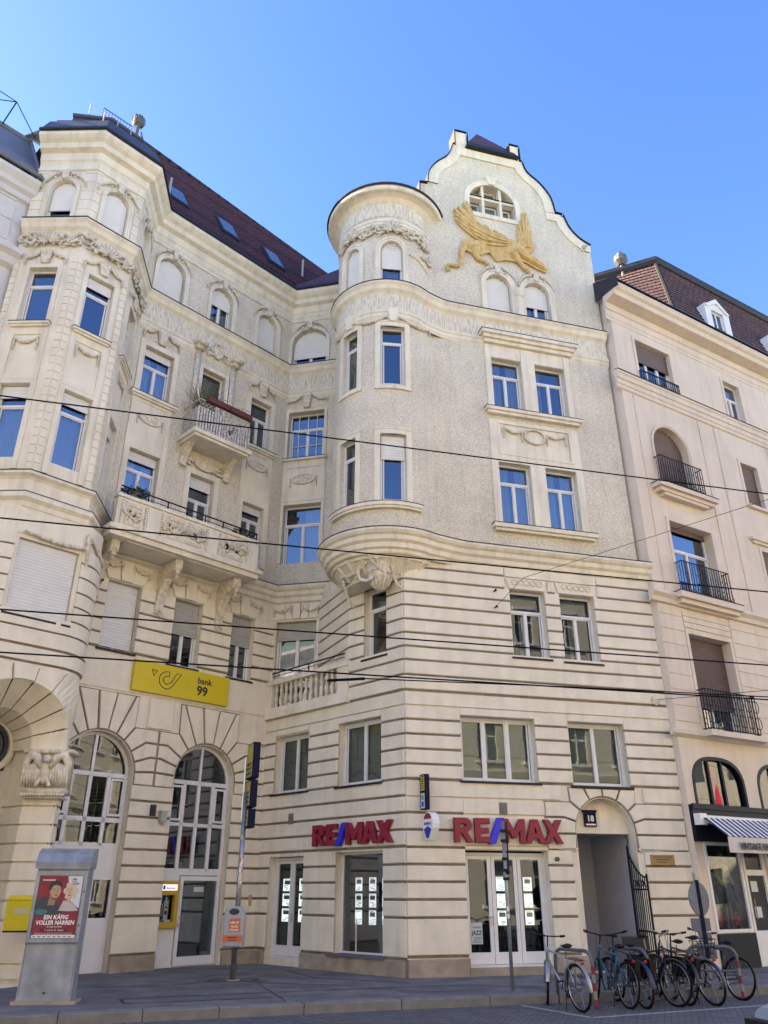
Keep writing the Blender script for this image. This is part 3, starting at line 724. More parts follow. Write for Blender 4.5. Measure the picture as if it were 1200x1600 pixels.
# little hipped roof on the gable
P = RU.P; r = M(); e = [P(2.5, .22, 25.72), P(4.55, .22, 25.72), P(4.5, -2.6, 25.72), P(2.55, -2.6, 25.72)]; ap = P(3.55, -1.1, 28.2)
e2 = [P(2.65, .05, 26.1), P(4.4, .05, 26.1), P(4.35, -2.4, 26.1), P(2.7, -2.4, 26.1)]
r.add(e2+[ap], [(0, 1, 4), (1, 2, 4), (2, 3, 4), (3, 0, 4)]); ro = r.build('roof', m_tile, H); uvplane(ro, P(0, 0, 25), RU.d, Vector((0, 0, 1)))
M().add(e+e2, [(0, 1, 5, 4), (1, 2, 6, 5), (2, 3, 7, 6), (3, 0, 4, 7), (0, 1, 2, 3)]).build('eaves', m_flash, H)

# ---- plan lines for cornices
def arc_t(r, a0, a1, k=22): return [(TC[0]+r*math.sin(rad(a0+(a1-a0)*i/k)), TC[1]-r*math.cos(rad(a0+(a1-a0)*i/k))) for i in range(k+1)]
def Q(fr, u, n=0): v = fr.P(u, n, 0); return (v.x, v.y)
left = [tuple(v[:2]) for v in BAY]+[Q(F, 0), Q(F, 2.4)]
right = arc_t(TR, -130, 50)+[Q(RU, 1.32, .03), Q(RU, 1.6), Q(RU, 7.08)]
cor_main = [(0, 10.2), (.30, 10.12), (.33, 10.04), (.28, 9.97), (.22, 9.93), (.2, 9.82), (.12, 9.76), (.10, 9.64), (.03, 9.6), (0, 9.5)]
band = [(0, 18.42), (.2, 18.36), (.22, 18.29), (.16, 18.22), (.12, 18.1), (.04, 18.02), (0, 17.95)]
low = [(0, 17.36), (.07, 17.34), (.07, 17.26), (.04, 17.23), (.04, 17.11), (.02, 17.09), (0, 17.04)]
eave = [(0, 21.55), (.45, 21.5), (.45, 21.36), (.38, 21.28), (.28, 21.2), (.24, 21.05), (.1, 20.98), (.07, 20.75), (.03, 20.7), (0, 20.62)]
c = M(); f2 = M()
leftm = left[3:]
c.sweep(leftm, cor_main); c.sweep(arc_t(1.58, -130, 45)+[Q(R, 1.45, .03), Q(R, 1.7), Q(R, 7.25)], cor_main)
f2.sweep(leftm, [(0, 10.21), (.32, 10.13), (.32, 10.105)], False); f2.sweep(arc_t(1.58, -130, 45)+[Q(R, 1.45, .03), Q(R, 1.7), Q(R, 7.25)], [(0, 10.21), (.32, 10.13), (.32, 10.105)], False)
for pth in (left, right):
    c.sweep(pth, band); f2.sweep(pth, [(0, 18.44), (.225, 18.375), (.225, 18.35)], False)
for pth in (left[3:], right): c.sweep(pth, low)
c.sweep(left, eave)
c.sweep(left, [(0, 20.45), (.05, 20.43), (.05, 20.36), (0, 20.34)]) 
teave = [(0, 22.2), (.40, 22.15), (.41, 21.98), (.37, 21.94), (.26, 21.93), (.13, 21.88), (.07, 21.82), (.04, 21.78), (0, 21.74)]
c.sweep(arc_t(TR, -130, 75, 30), teave); c.sweep(arc_t(TR, -130, 62, 26), [(0, 21.02), (.06, 21.0), (.06, 20.9), (.03, 20.88), (.03, 20.78), (0, 20.76)])
bcorn = [(0, 10.56), (.16, 10.5), (.18, 10.42), (.1, 10.36), (.06, 10.3), (.06, 9.98), (.2, 9.93), (.22, 9.8), (.14, 9.72), (.12, 9.6), (.04, 9.55), (0, 9.45)]
c.sweep(left[:4], bcorn); f2.sweep(left[:4], [(0, 10.575), (.175, 10.515), (.175, 10.49)], False); f2.sweep(left[:4], [(.06, 9.99), (.21, 9.945), (.21, 9.925)], False)
c.build('cornice', m_plaster, H)
f2.sweep(arc_t(TR, -130, 78, 30), [(0, 22.3), (.44, 22.2), (.465, 22.13), (.44, 22.1)], False)
f2.sweep(left, [(.1, 21.75), (.5, 21.6), (.52, 21.5), (.47, 21.48)], False)
for i in (0, 2): f2.box(B, US[i][0]-.27, US[i][1]+.27, 0, .18, hB2[3+i][2], hB2[3+i][2]+.018)
f2.box(F, 0, 1.5, 0, .16, 14.62, 14.638)
for A, l in ((A1, l1), (A2, l2), (A3, l3)): f2.box(A, l/2-.53, l/2+.53, 0, .15, 14.85, 14.868)
f2.box(TW, -1.82, .97, 0, .16, 10.931, 10.948, 22)
f2.build('metal_capping', m_flash, H)
fz = M()
for pth in (left[3:], right): fz.sweep(pth, [(.02, 17.95), (.02, 17.36)], False)
fz.box(TW, -1.6, .55, .0, .02, 21.14, 21.7, 16); fz.box(TW, .75, 1.35, .0, .02, 21.14, 21.62, 6)
fz.build('frieze', m_frieze, H)
# turret roof (low cone)
M().lathe((TC[0], TC[1], 0), [(1.98, 22.2), (1.2, 22.5), (0, 22.8)], 32).build('roof', m_roofdark, H, smooth=True)
# corbel under the turret
cb = M(); cb.lathe((TC[0], TC[1], 0), [(1.6, 9.52), (1.5, 9.5), (1.47, 9.42), (1.42, 9.42), (1.12, 9.12), (1.08, 9.12), (1.05, 9.02), (.95, 9.0), (.6, 8.98)], 40, rad(-140), rad(60))
for k in range(-4, 4): a = rad(7+k*17); q = [(TC[0]+r_*math.sin(a), TC[1]-r_*math.cos(a), z) for r_, z in ((1.46, 9.44), (1.1, 9.1))]; cb.tube(q, .05, 5)
# bracket over the corner window
for (a, b) in ((-1.62, -1.44), (-.36, -.18)):
    cb.prism(Fr(T.P(a, 0, 0), 225), [(0, 8.62), (-.1, 8.62), (-.45, 8.95), (-.62, 9.25), (-.66, 9.45), (0, 9.45)][::-1], 0, b-a)
cb.box(T, -1.62, -.2, 0, .62, 9.12, 9.45)
cb.build('corbel', m_plaster, H)
fb = M(); fb.lathe(T.P(-.42, .42, 0), [(.0, 8.66), (.1, 8.7), (.2, 8.82), (.27, 8.98), (.3, 9.12), (.33, 9.14), (.33, 9.22), (.3, 9.4)], 20)
for k in range(14):
    a = 2*math.pi*k/14; cx = T.P(-.42, .42, 0); fb.tube([(cx.x+r_*math.sin(a), cx.y-r_*math.cos(a), z) for r_, z in ((.05, 8.68), (.2, 8.8), (.285, 8.98), (.31, 9.12))], [.012, .03, .035, .03], 5)
fb.build('fluted_basket', m_orn, H)
# ---- windows of the corner house
def cu(u0, u1, z0, z1, k=2, gap=.0):
    c = (u0+u1)/2
    return [(u0+.06, c-.1, z0+.06, z1-.06), (c+.1, u1-.06, z0+.06, z1-.06)] if k == 2 else [(u0+.06, u1-.06, z0+.06, z1-.06)]
WD = lambda h: h[:4]
# turret side and right front, mezzanine (dull panes with blinds)
for fr, h, st in ((R, (1.39, 3.34, 4.09, 5.6), 'C3'), (R, (4.25, 5.82, 4.07, 5.6), 'C'), (T, (-4.92, -3.47, 4.1, 5.6), 'C'), (T, (-2.31, -.76, 4.09, 5.62), 'C')):
    window(fr, H, *h, n=-.2, style=st, blind=True, gl=m_glass2, sill=.09, fw=.07)
window(R, H, 2.93, 3.95, 7.15, 9.0, tz=.7, sill=.08, gl=m_glass2, curtain=[(3.3, 3.42, 7.2, 8.4)]); window(R, H, 4.38, 5.42, 7.13, 9.0, tz=.7, sill=.08, gl=m_glass2, curtain=[(4.75, 4.86, 7.2, 8.4)])
window(T, H, -1.42, -.58, 7.13, 9.0, style='T1', tz=.72, sill=.07)
for h in hU[:4]: window(RU, H, *WD(h), tz=.7, curtain=cu(*WD(h)) if h[2] < 12 or h[0] < 3 else [(h[0]+.06, h[0]+.3, h[2], h[3])], n=-.17)
window(RU, H, *WD(hU[4]), arch=True, style='C', shutter=.84, n=-.17); window(RU, H, *WD(hU[5]), arch=True, style='C', shutter=.55, n=-.17, curtain=cu(*WD(hU[5])))
window(F, H, .1, 1.35, 6.45, 9.05, style='C', shutter=.2, shm=m_shgrey, curtain=[(.15, .68, 6.5, 8.4), (.78, 1.3, 6.5, 8.4)])
window(F, H, .1, 1.35, 10.93, 12.95, tz=.68, curtain=[(.75, 1.3, 11, 12.9)])
g = [(a-.012, a+.012, 14.65, 15.83) for a in (.41, 1.04)]+[(a-.012, a+.012, 15.9, 16.42) for a in (.41, .73, 1.04)]+[(.15, 1.3, 15.23, 15.25)]
window(F, H, .1, 1.35, 14.62, 16.47, tz=.67, grid=g)
window(F, H, *WD(hF2[2]), arch=True, style='C', shutter=.72)
for i, h in enumerate(hB1): window(B, H, *h, style='C', shutter=(.93, .5, .45)[i], shm=m_shutter if i == 0 else m_shgrey, sill=.06, n=-.19)
for i, h in enumerate(hB2):
    if h[4]: window(B, H, *WD(h), arch=True, style='C', shutter=(1, .42, .8)[i-6], n=-.17, curtain=cu(*WD(h)) if i == 7 else None)
    elif h[2] < 12: window(B, H, *WD(h), tz=.72, shutter=.13, curtain=cu(*WD(h)) if i == 0 else None, n=-.17)
    else: window(B, H, *WD(h), tz=.66, shutter=.13 if i == 3 else 0, n=-.17, curtain=cu(*WD(h)) if i == 3 else None)
for j, (A, l) in enumerate(((A1, l1), (A2, l2), (A3, l3))):
    c = l/2
    window(A, H, c-.375, c+.375, 10.93, 13.0, style='T1', tz=.72, shutter=.16, curtain=[(c-.33, c+.33, 10.95, 12.4)] if j < 2 else None, n=-.14, fw=.05)
    window(A, H, c-.375, c+.375, 14.85, 16.72, style='T1', tz=.72, shutter=(0, .16, 0)[j], n=-.14, fw=.05)
    window(A, H, c-.36, c+.36, 18.45, 19.98, arch=True, style='', shutter=(.68, .97, .7)[j], n=-.14)
for h in hW:
    window(TW, H, *WD(h), style='T1' if not h[4] else '', arch=bool(h[4]), tz=.74, n=-.12, fw=.05, shutter=(.6 if h[0] > -1 else .97) if h[4] else (.36 if h[0] > -1 and h[2] < 12 else 0), curtain=[(h[0]+.06, h[1]-.06, h[2], h[3]-.3)] if h[4] else None)
# ---- post bank windows and door (arched units with white bars)
def bars(lst): return lst
gr1 = [(-5.8, -4.0, 4.22, 4.32), (-4.93, -4.86, 4.3, 5.2), (-5.8, -4.0, 3.22, 3.32), (-5.8, -4.0, 2.66, 2.77), (-5.8, -4.0, 2.0, 2.12), (-4.52, -4.46, .2, 2.05), (-5.8, -4.0, 1.15, 1.22)]+[(x-.045, x+.045, 2.7, 4.25) for x in (-5.37, -4.9, -4.43)]
w1 = window(B, H, -5.85, -3.95, .12, 5.23, gl=m_glass2, arch=True, style='', grid=gr1, n=-.22, fw=.07)
gr2 = [(-2.78, -1.02, 4.24, 4.34), (-1.93, -1.87, 4.3, 5.2), (-2.78, -1.02, 3.24, 3.32), (-2.78, -1.02, 2.12, 2.27), (-2.29, -2.22, .15, 2.15)]+[(x-.045, x+.045, 2.2, 4.28) for x in (-2.33, -1.9, -1.46)]
w2 = window(B, H, -2.80, -1.0, .12, 5.23, gl=m_glass3, arch=True, style='', grid=gr2, n=-.22, fw=.07)
p = M()
p.box(B, -5.8, -3.98, -.25, -.2, 2.12, 2.66); p.box(B, -5.8, -3.98, -.25, -.2, .15, 1.15); p.box(B, -5.8, -4.52, -.25, -.2, 1.2, 2.02); p.build('panel', m_white, w1)
p = M(); p.box(B, -2.77, -2.29, -.25, -.2, .15, 1.0); p.box(B, -2.77, -2.29, -.25, -.2, 1.97, 2.12); p.build('panel', m_white, w2)
for ww, q in ((w1, [(-5.37, -4.9)]), ):
    s = M()
    for a, b in ((-5.75, -5.42), (-4.38, -4.02)): s.prism(B, rectp(a, b, 3.36, 4.2), -.22, -.19, holes=[rectp(a+.05, b-.05, 3.41, 4.15)])
    s.build('sash', m_white, ww)
s = M()
for a, b in ((-2.72, -2.38), (-1.41, -1.08)): s.prism(B, rectp(a, b, 3.36, 4.2), -.22, -.19, holes=[rectp(a+.05, b-.05, 3.41, 4.15)])
s.build('sash', m_white, w2)
d = M(); d.prism(B, rectp(-2.2, -1.04, .17, 2.1), -.23, -.17, holes=[rectp(-2.11, -1.13, .36, 2.0)]); dr = d.build('door', m_white, H)
M().prism(B, rectp(-2.11, -1.13, .36, 2.0), -.21, -.205).build('pane', glass('door_glass', (.4, .48, .5), .2), dr)
d = M(); d.tube([B.P(-2.16, -.12, 1.2), B.P(-2.02, -.12, 1.2)], .014); d.tube([B.P(-2.16, -.17, 1.2), B.P(-2.16, -.12, 1.2)], .012); d.box(B, -2.18, -2.14, -.17, -.15, .98, 1.08); d.build('handle', col('steel', (.5, .5, .52), .3, metal=1), dr)
m_steel = bpy.data.materials['steel']
M().prism(B, rectp(-1.78, -1.5, 1.75, 1.86), -.2, -.195).build('notice', col('notice_paper', (.5, .55, .5)), dr)
# ---- shop doors and the shop window of the corner house
def doorset(fr, u0, u1, z0, z1, leafs, n=-.2):
    f = M(); f.prism(fr, rectp(u0, u1, z0, z1), n-.07, n, holes=[rectp(u0+.05, u1-.05, z0+.02, z1-.06)])
    dd = f.build('door', m_white, H); g = M(); l = M()
    W_ = (u1-u0-.1)/leafs
    for k in range(leafs):
        a = u0+.05+W_*k+.006; b = a+W_-.012
        l.prism(fr, rectp(a, b, z0+.03, z1-.065), n-.05, n-.005, .006, holes=[rectp(a+.09, b-.09, z0+.28, z1-.15)]) if 0 else l.prism(fr, rectp(a, b, z0+.03, z1-.065), n-.05, n-.005, holes=[rectp(a+.085, b-.085, z0+.26, z1-.14)])
        g.add([fr.P(a+.08, n-.03, z0+.25), fr.P(b-.08, n-.03, z0+.25), fr.P(b-.08, n-.03, z1-.13), fr.P(a+.08, n-.03, z1-.13)], [(0, 1, 2, 3)])
    l.build('leaf', m_white, dd); g.build('pane', m_glass2, dd)
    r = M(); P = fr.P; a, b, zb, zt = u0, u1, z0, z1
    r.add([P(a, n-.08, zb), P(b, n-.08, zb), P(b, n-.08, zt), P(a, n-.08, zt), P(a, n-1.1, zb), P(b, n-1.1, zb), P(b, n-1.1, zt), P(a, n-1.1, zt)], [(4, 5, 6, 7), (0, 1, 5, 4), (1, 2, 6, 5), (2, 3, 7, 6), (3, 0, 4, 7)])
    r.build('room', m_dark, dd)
    h = M(); x = u0+.05+W_-.03 if leafs == 3 else (u0+u1)/2+.04; h.tube([fr.P(x, n, 1.25), fr.P(x, n+.06, 1.25), fr.P(x-.13*(1 if leafs == 3 else -1), n+.06, 1.25)], .012); h.box(fr, x-.02, x+.02, n-.005, n+.01, 1.08, 1.2); h.build('handle', m_steel, dd)
    return dd
dR = doorset(R, 1.38, 3.41, .3, 2.56, 3); dT = doorset(T, -4.9, -3.49, .3, 2.54, 2)
blv = M()
for i in range(46): u = 1.5+i*.04; blv.box(R, u, u+.03, -.62, -.617, .3, 2.5)
blv.build('vertical_blind', col('blind_navy', (.03, .035, .055)), dR)
f = M(); f.prism(T, rectp(-2.32, -.70, .48, 2.6), -.27, -.2, holes=[rectp(-2.27, -.75, .53, 2.55)]); f.box(T, -1.83, -1.81, -.24, -.21, .5, 1.2)
sw = f.build('shop_window', m_white, H); M().add([T.P(-2.3, -.23, .5), T.P(-.72, -.23, .5), T.P(-.72, -.23, 2.58), T.P(-2.3, -.23, 2.58)], [(0, 1, 2, 3)]).build('pane', m_glass3, sw)
r = M(); r.add([T.P(a, n, z) for a in (-2.4, -.6) for n in (-.28, -1.5) for z in (.4, 2.65)], [(2, 3, 7, 6), (0, 1, 3, 2), (4, 5, 7, 6), (0, 2, 6, 4), (1, 3, 7, 5)]); r.build('room', col('shop_interior', (.10, .105, .11)), sw)
r = M(); r.box(T, -1.5, -1.0, -1.2, -1.1, .6, 2.3); r.box(T, -.95, -.78, -.9, -.8, .6, 2.2); r.build('back_panel', col('back_panel', (.05, .045, .05)), sw)
M().box(T, -2.45, -.6, -.2, .16, .44, .49).build('window_sill', col('slate_sill', (.13, .12, .15)), H)
# ---- gate passage
g = M(); P = R.P
for a in (4.15, 5.85): g.add([P(a, -.3, .15), P(a, -2.3, .15), P(a, -2.3, 3.1), P(a, -.3, 3.1)], [(0, 1, 2, 3)])
g.add([P(4.15, -.3, 3.05), P(5.85, -.3, 3.05), P(5.85, -2.3, 3.05), P(4.15, -2.3, 3.05), P(4.15, -2.3, .15), P(5.85, -2.3, .15)], [(0, 1, 2, 3), (3, 2, 5, 4)])
g.build('gate_passage', col('passage_paint', (.50, .51, .56), .8, var=.1), H)
g = M(); g.prism(R, [(4.1, 3.02), (5.9, 3.02)]+arcp(5.0, 3.02, .86, 0, math.pi, 14)[1:-1]+[(4.1, 3.03)], -.42, -.3); g.build('tympanum', m_plaster, H)
g = M(); g.box(R, 4.1, 4.2, -.5, -.32, .15, 3.02)
M().prism(R, rectp(4.3, 4.95, 1.72, 2.3), -2.29, -2.26).build('notice_board', col('notice_board', (.22, .24, .28)), H)
gi = M(); q = 5.72                                    # iron gate leaf, swung open along the right jamb
G = Fr(R.P(q, -.35, 0), 74.5-90+12)
top = lambda t: 2.05+.55*t**2
for i in range(9): t = i/8; u = -1.05+1.0*t; gi.tube([G.P(u, 0, .2), G.P(u, 0, top(t))], .013, 5)
gi.tube([G.P(-1.05+1.0*i/12, 0, top(i/12)) for i in range(13)], .022, 5)
for z in (.25, .95, 1.8): gi.tube([G.P(-1.08, 0, z), G.P(-.03, 0, z)], .018, 5)
gi.tube([G.P(-.03, 0, .15), G.P(-.03, 0, 2.75)], .03, 6); gi.tube([G.P(-1.08, 0, .15), G.P(-1.08, 0, 2.12)], .025, 6)
for k in range(5): gi.tube([G.P(-.2-.18*k+.07*math.cos(a), .02, 1.93+.07*math.sin(a)) for a in [x*.6 for x in range(11)]], .01, 4)
gi.tube([G.P(-.08+.06*math.sin(t*9), 0, 2.7+.3*t) for t in [i/14 for i in range(15)]], .012, 4)
gi.build('iron_gate', m_iron, H)

# ---- entrance turret below the bay
UC = -7.495; r0 = .9
loc = []
def b2(u, n): v = B.P(u, n, 0); return (v.x, v.y)
cw_ = .65
for i in range(11): a = math.pi/2*i/10; loc.append((UC-cw_-r0*math.cos(a), .45+r0*math.sin(a)))
for i in range(11): a = math.pi/2*i/10; loc.append((UC+cw_+r0*math.sin(a), .45+r0*math.cos(a)))
loc = [(loc[0][0], 0)]+loc+[(loc[-1][0], 0)]
tp = [b2(*q) for q in loc]
half = cw_+math.pi/2*r0+.45
TT = PathFr(tp, -half*1.0)
half = TT.L[-1]/2; TT.u0 = -half
AZ, AR = 4.5, 1.28
mm = M()
wallgrid(mm, TT, -half, half, .1, 9.6, [(-AR, AR, .12, AZ+AR, 1), (-.68, .72, 7.12, 8.86, 0)], du=.12, depth=.18, rev=False)
wallgrid(mm, TT, -.7, .74, 7.0, 7.05, [(-.68, .72, 7.12, 8.86, 0)], n=0, depth=.2) if 0 else mm.prism(TT, rectp(-.68, .72, 7.12, 8.86)[::-1], -.2, 0, front=False)
wallgrid(mm, TT, -half, half, .1, .2, [], du=.12)
mm.build('wall', m_plaster, H)
mm = M()
def rb(u0, u1, za, zb, n=.05, g=.045):
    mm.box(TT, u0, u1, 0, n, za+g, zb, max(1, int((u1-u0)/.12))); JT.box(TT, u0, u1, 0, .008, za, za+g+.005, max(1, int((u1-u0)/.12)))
zz = 6.14
for za, zb in zip(ZL[16:25], ZL[17:25]):
    if 7.1 < (za+zb)/2 < 8.9: rb(-half, -.76, za, zb); rb(.80, half, za, zb)
    elif (za+zb)/2 < 7.1: rb(-half, half, za, zb)
rb(-half, half, 6.14, 6.47)
mm.box(TT, -.8, .84, 0, .02, 8.95, 9.5, 12)
# archivolt stones with radial joints on the curved wall
K = 9
for k in range(K):
    a, b = math.pi*k/K+.012, math.pi*(k+1)/K-.012
    def outp(t):
        c_, s_ = math.cos(t), math.sin(t); L = min((half-.1)/max(abs(c_), 1e-3), (6.08-AZ)/max(s_, 1e-3)); L = min(L, 2.0); return (c_*L, AZ+s_*L)
    A_ = [(AR*math.cos(a+(b-a)*i/4), AZ+AR*math.sin(a+(b-a)*i/4)) for i in range(5)]; O_ = [outp(a+(b-a)*i/4) for i in range(5)]
    for i in range(4): mm.prism(TT, [A_[i], O_[i], O_[i+1], A_[i+1]], 0, .05+(.05 if k == 4 else 0))
    # splayed reveal stones, two steps inwards
    for (ra, na, rb_, nb) in ((AR, .05, .82, -.60), (.82, -.60, .79, -.64), (.79, -.64, .60, -1.36)):
        vs = []
        for i in range(5):
            t = a+(b-a)*i/4; vs += [TT.P(math.cos(t)*ra, na, AZ+math.sin(t)*ra), TT.P(math.cos(t)*rb_*.98, nb, AZ+math.sin(t)*rb_)]
        mm.add(vs, [(2*i, 2*i+1, 2*i+3, 2*i+2) for i in range(4)])
rbz = [.47, 1.22, 1.57, 1.92, 2.27, 2.62, 2.98, 3.34, 3.58]
for za, zb in zip(rbz, rbz[1:]): rb(1.28, half, za, zb, .05); rb(-half, -1.28, za, zb, .05)
# jamb of the doorway: splayed stones
JR = [TT.P(1.28, .05, 0), B.P(UC+.75, .71, 0), B.P(UC+.58, -.04, 0)]
for za, zb in zip([.2]+rbz, rbz+[]):
    for i in range(2):
        a, b = JR[i], JR[i+1]; mm.add([(a.x, a.y, za+.04), (b.x, b.y, za+.04), (b.x, b.y, zb), (a.x, a.y, zb)], [(0, 1, 2, 3)])
mm.build('rusticated_stone', m_block, H)
mm = M(); INN = Fr(B.P(UC, -.02, 0), 44.5)
wallgrid(mm, INN, -1.3, 1.3, .1, 6.0, [(-.5, .5, 4.1, 5.1, 0), (-.6, .55, .12, 3.6, 1)], n=0)
for a, b in zip(JR, JR[1:]):
    v = Vector(((b-a).y, -(b-a).x, 0)).normalized()*-.045
    mm.add([(*(a-v).xy, .1), (*(b-v).xy, .1), (*(b-v).xy, 4.6), (*(a-v).xy, 4.6)], [(0, 1, 2, 3)])
mm.build('wall', m_plaster, H)
oc = M(); kk = 28
ring = [(.62*math.cos(2*math.pi*i/kk), 4.6+.62*math.sin(2*math.pi*i/kk)) for i in range(kk)]; rin = [(.5*math.cos(2*math.pi*i/kk), 4.6+.5*math.sin(2*math.pi*i/kk)) for i in range(kk)]
oc.prism(INN, ring, 0, .1, holes=[rin]); oo_ = oc.build('round_window', m_plaster, H)
M().prism(INN, rin, 0, .01).build('pane', col('oculus_glass', (.01, .012, .04), .3), oo_)
oc = M()
for rr in (.1, .2, .3, .4): oc.tube([INN.P(rr*math.cos(a), .04, 4.6+rr*math.sin(a)) for a in [x*math.pi/10 for x in range(21)]], .012, 4, cap=False)
oc.build('grille', m_iron, oo_)
window(TT, H, -.68, .72, 7.12, 8.86, n=-.12, style='', shutter=.96, fw=.05, sill=.06)
M().prism(TT, rectp(1.22, half, .08, .45), 0, .12).build('plinth', m_plinth, H)
# capital with a spread eagle under the arch
e = M(); CP = Fr((-7.12, 17.3), 84)
e.box(CP, -.52, .50, -.5, .12, 4.40, 4.48); e.box(CP, -.44, .42, -.5, .08, 3.60, 3.70); e.box(CP, -.40, .38, -.4, .05, 3.50, 3.54)
for i in range(15): e.fball(CP, -.42+i*.06, .08, 3.57, .038)
e.box(CP, -.42, .40, -.5, .03, 3.7, 4.42)
e.fball(CP, 0, .12, 4.0, .13, .9, .8, 1.9); e.fball(CP, .02, .22, 4.27, .08, 1, 1.2, 1.1); e.tube([CP.P(.02, .27, 4.27), CP.P(.05, .38, 4.2)], [.035, .008], 5)
for s_ in (-1, 1):
    e.tube([CP.P(s_*u, .1+.04*math.sin(u*9), z) for u, z in ((.08, 4.1), (.2, 4.3), (.34, 4.36), (.43, 4.2), (.44, 3.85))], [.07, .1, .11, .09, .05], 7)
    for k in range(7): u = .1+k*.055; e.tube([CP.P(s_*u, .12, 4.25-.02*k), CP.P(s_*(u+.02), .12, 3.95-.012*k), CP.P(s_*(u*1.05), .08, 3.72)], [.035, .04, .02], 5)
    e.tube([CP.P(s_*.07, .16, 3.88), CP.P(s_*.14, .18, 3.72)], [.04, .05], 5)
e.build('eagle_capital', m_orn, H, smooth=True)
# ---- balcony over the post bank
bl = M(); BN = 1.1
bl.box(B, -6.1, -1.45, 0, BN+.12, 9.86, 9.98); bl.box(B, -6.05, -1.52, 0, BN+.04, 9.72, 9.858)
bal = bl.build('balcony', m_plaster, H)
pr = M(); pr.box(B, -5.95, -1.58, BN-.14, BN, 9.982, 10.78); pr.box(B, -1.72, -1.58, 0, BN-.14, 9.982, 10.78); pr.box(B, -6.0, -1.54, BN-.18, BN+.05, 10.782, 10.87); pr.box(B, -1.76, -1.54, 0, BN-.18, 10.782, 10.87)
for a, b in ((-5.1, -4.75), (-3.25, -2.95), (-1.88, -1.56)): pr.prism(B, rectp(a, b, 10.0, 10.76), BN, BN+.03, .01)
pr.build('parapet', m_plaster, bal)
o = M(); dk = M()
for a, b, sd in ((-5.85, -5.15, 3), (-4.7, -3.3, 4), (-2.9, -1.93, 5)):
    c = (a+b)/2
    o.prism(B, rectp(a+.12, b-.12, 10.08, 10.7), BN, BN+.025, .005, holes=[rectp(a+.22, b-.22, 10.18, 10.6)])
    if sd > 3: shell(o, B, c, 10.35, .2, BN+.02); scrolls(o, B, a+.1, c-.2, 10.4, .4, BN+.03, .2, sd); scrolls(o, B, c+.2, b-.1, 10.4, .4, BN+.03, .2, sd+9)
    else: scrolls(o, B, a+.1, b-.1, 10.4, .42, BN+.03, .2, sd)
    for u in (a+.02, b-.02):
        for i in range(9): o.fball(B, u, BN+.02, 10.7-i*.075, .03, nu=5, nv=4)
    for u in (a+.3, b-.35): dk.prism(B, rectp(u-.06, u+.06, 10.3, 10.5), BN, BN+.006)
o.build('scroll_ornament', m_orn, bal, smooth=True); dk.build('opening', m_dark, bal)
rl = M()
for z, rr in ((11.12, .022), (10.98, .01)): rl.tube([B.P(-5.9, BN-.05, z), B.P(-1.6, BN-.05, z), B.P(-1.6, .5, z)], rr, 5)
for i in range(8): rl.tube([B.P(-5.7+i*.585, BN-.05, 10.85), B.P(-5.7+i*.585, BN-.05, 11.12)], .02, 5)
rl.build('railing', m_iron, bal)
sf = M()
for a, b in ((-5.5, -4.1), (-3.7, -2.2)): sf.prism(B, rectp(0, 0, 0, 0), 0, 0) if 0 else sf.box(B, a, b, .2, BN-.1, 9.69, 9.72)
sf.build('soffit_panel', m_plaster, bal)
for uc in (-5.72, -3.88, -1.99):
    k = M(); X = Fr(B.P(uc+.11, 0, 0), 44.5+90)      # side profile swept across the bracket width
    prof = [(0, 8.45), (.1, 8.45), (.12, 8.7), (.2, 9.0), (.42, 9.28), (.8, 9.42), (.86, 9.5), (.86, 9.72), (0, 9.72)]
    k.prism(X, prof, 0, .22, .01, back=True)
    for i in range(3): k.fball(B, uc-.08+i*.08, .12, 8.4-.05*(i == 1), .045)
    k.fball(B, uc, .82, 9.35, .06); k.fball(B, uc, .8, 9.24, .035, 1, 1, 1.4)
    k.build('bracket', m_orn, bal)
# ---- small balcony with flower boxes
sb = M(); sb.box(B, -3.98, -1.95, 0, .95, 13.68, 13.8); sb.box(B, -3.9, -2.02, 0, .88, 13.6, 13.678)
sbo = sb.build('balcony', m_plaster, H)
rl = M(); n_ = .86
rl.tube([B.P(-3.86, 0, 14.85), B.P(-3.86, n_, 14.85), B.P(-2.05, n_, 14.85), B.P(-2.05, 0, 14.85)], .022, 5)
rl.tube([B.P(-3.86, 0, 14.6), B.P(-3.86, n_, 14.6), B.P(-2.05, n_, 14.6), B.P(-2.05, 0, 14.6)], .015, 5)
rl.tube([B.P(-3.86, 0, 13.9), B.P(-3.86, n_, 13.9), B.P(-2.05, n_, 13.9), B.P(-2.05, 0, 13.9)], .018, 5)
for i in range(20): u = -3.86+1.81*i/19; rl.box(B, u-.03, u+.03, n_-.015, n_+.015, 13.8, 14.6)
for i in range(9): n = .05+.8*i/9; rl.box(B, -3.872, -3.848, n-.018, n+.018, 13.8, 14.6); rl.box(B, -2.062, -2.038, n-.018, n+.018, 13.8, 14.6)
for i in range(14): u = -3.8+i*.128; rl.tube([B.P(u+.055*math.cos(a), n_+.01, 14.72+.055*math.sin(a)) for a in [x*.7 for x in range(10)]], .011, 4, cap=False)
for i in range(40): a = i*.42; rl.fball(B, -2.75+.26*math.cos(a)*(1-i/60), n_+.02, 14.25+.3*math.sin(a)*(1-i/60), .03, 1.3, .5, 1, 5, 4)
rl.build('railing', col('worn_white_iron', (.62, .58, .54), .6, var=.5, vscale=12), sbo)
for uc in (-3.72, -2.2):
    k = M(); X = Fr(B.P(uc+.1, 0, 0), 134.5); k.prism(X, [(0, 13.0), (.08, 13.0), (.12, 13.25), (.35, 13.5), (.5, 13.6), (0, 13.6)], 0, .2, .01, back=True)
    for i in range(3): k.fball(B, uc-.06+i*.06, .1, 12.98, .04)
    k.build('bracket', m_orn, sbo)
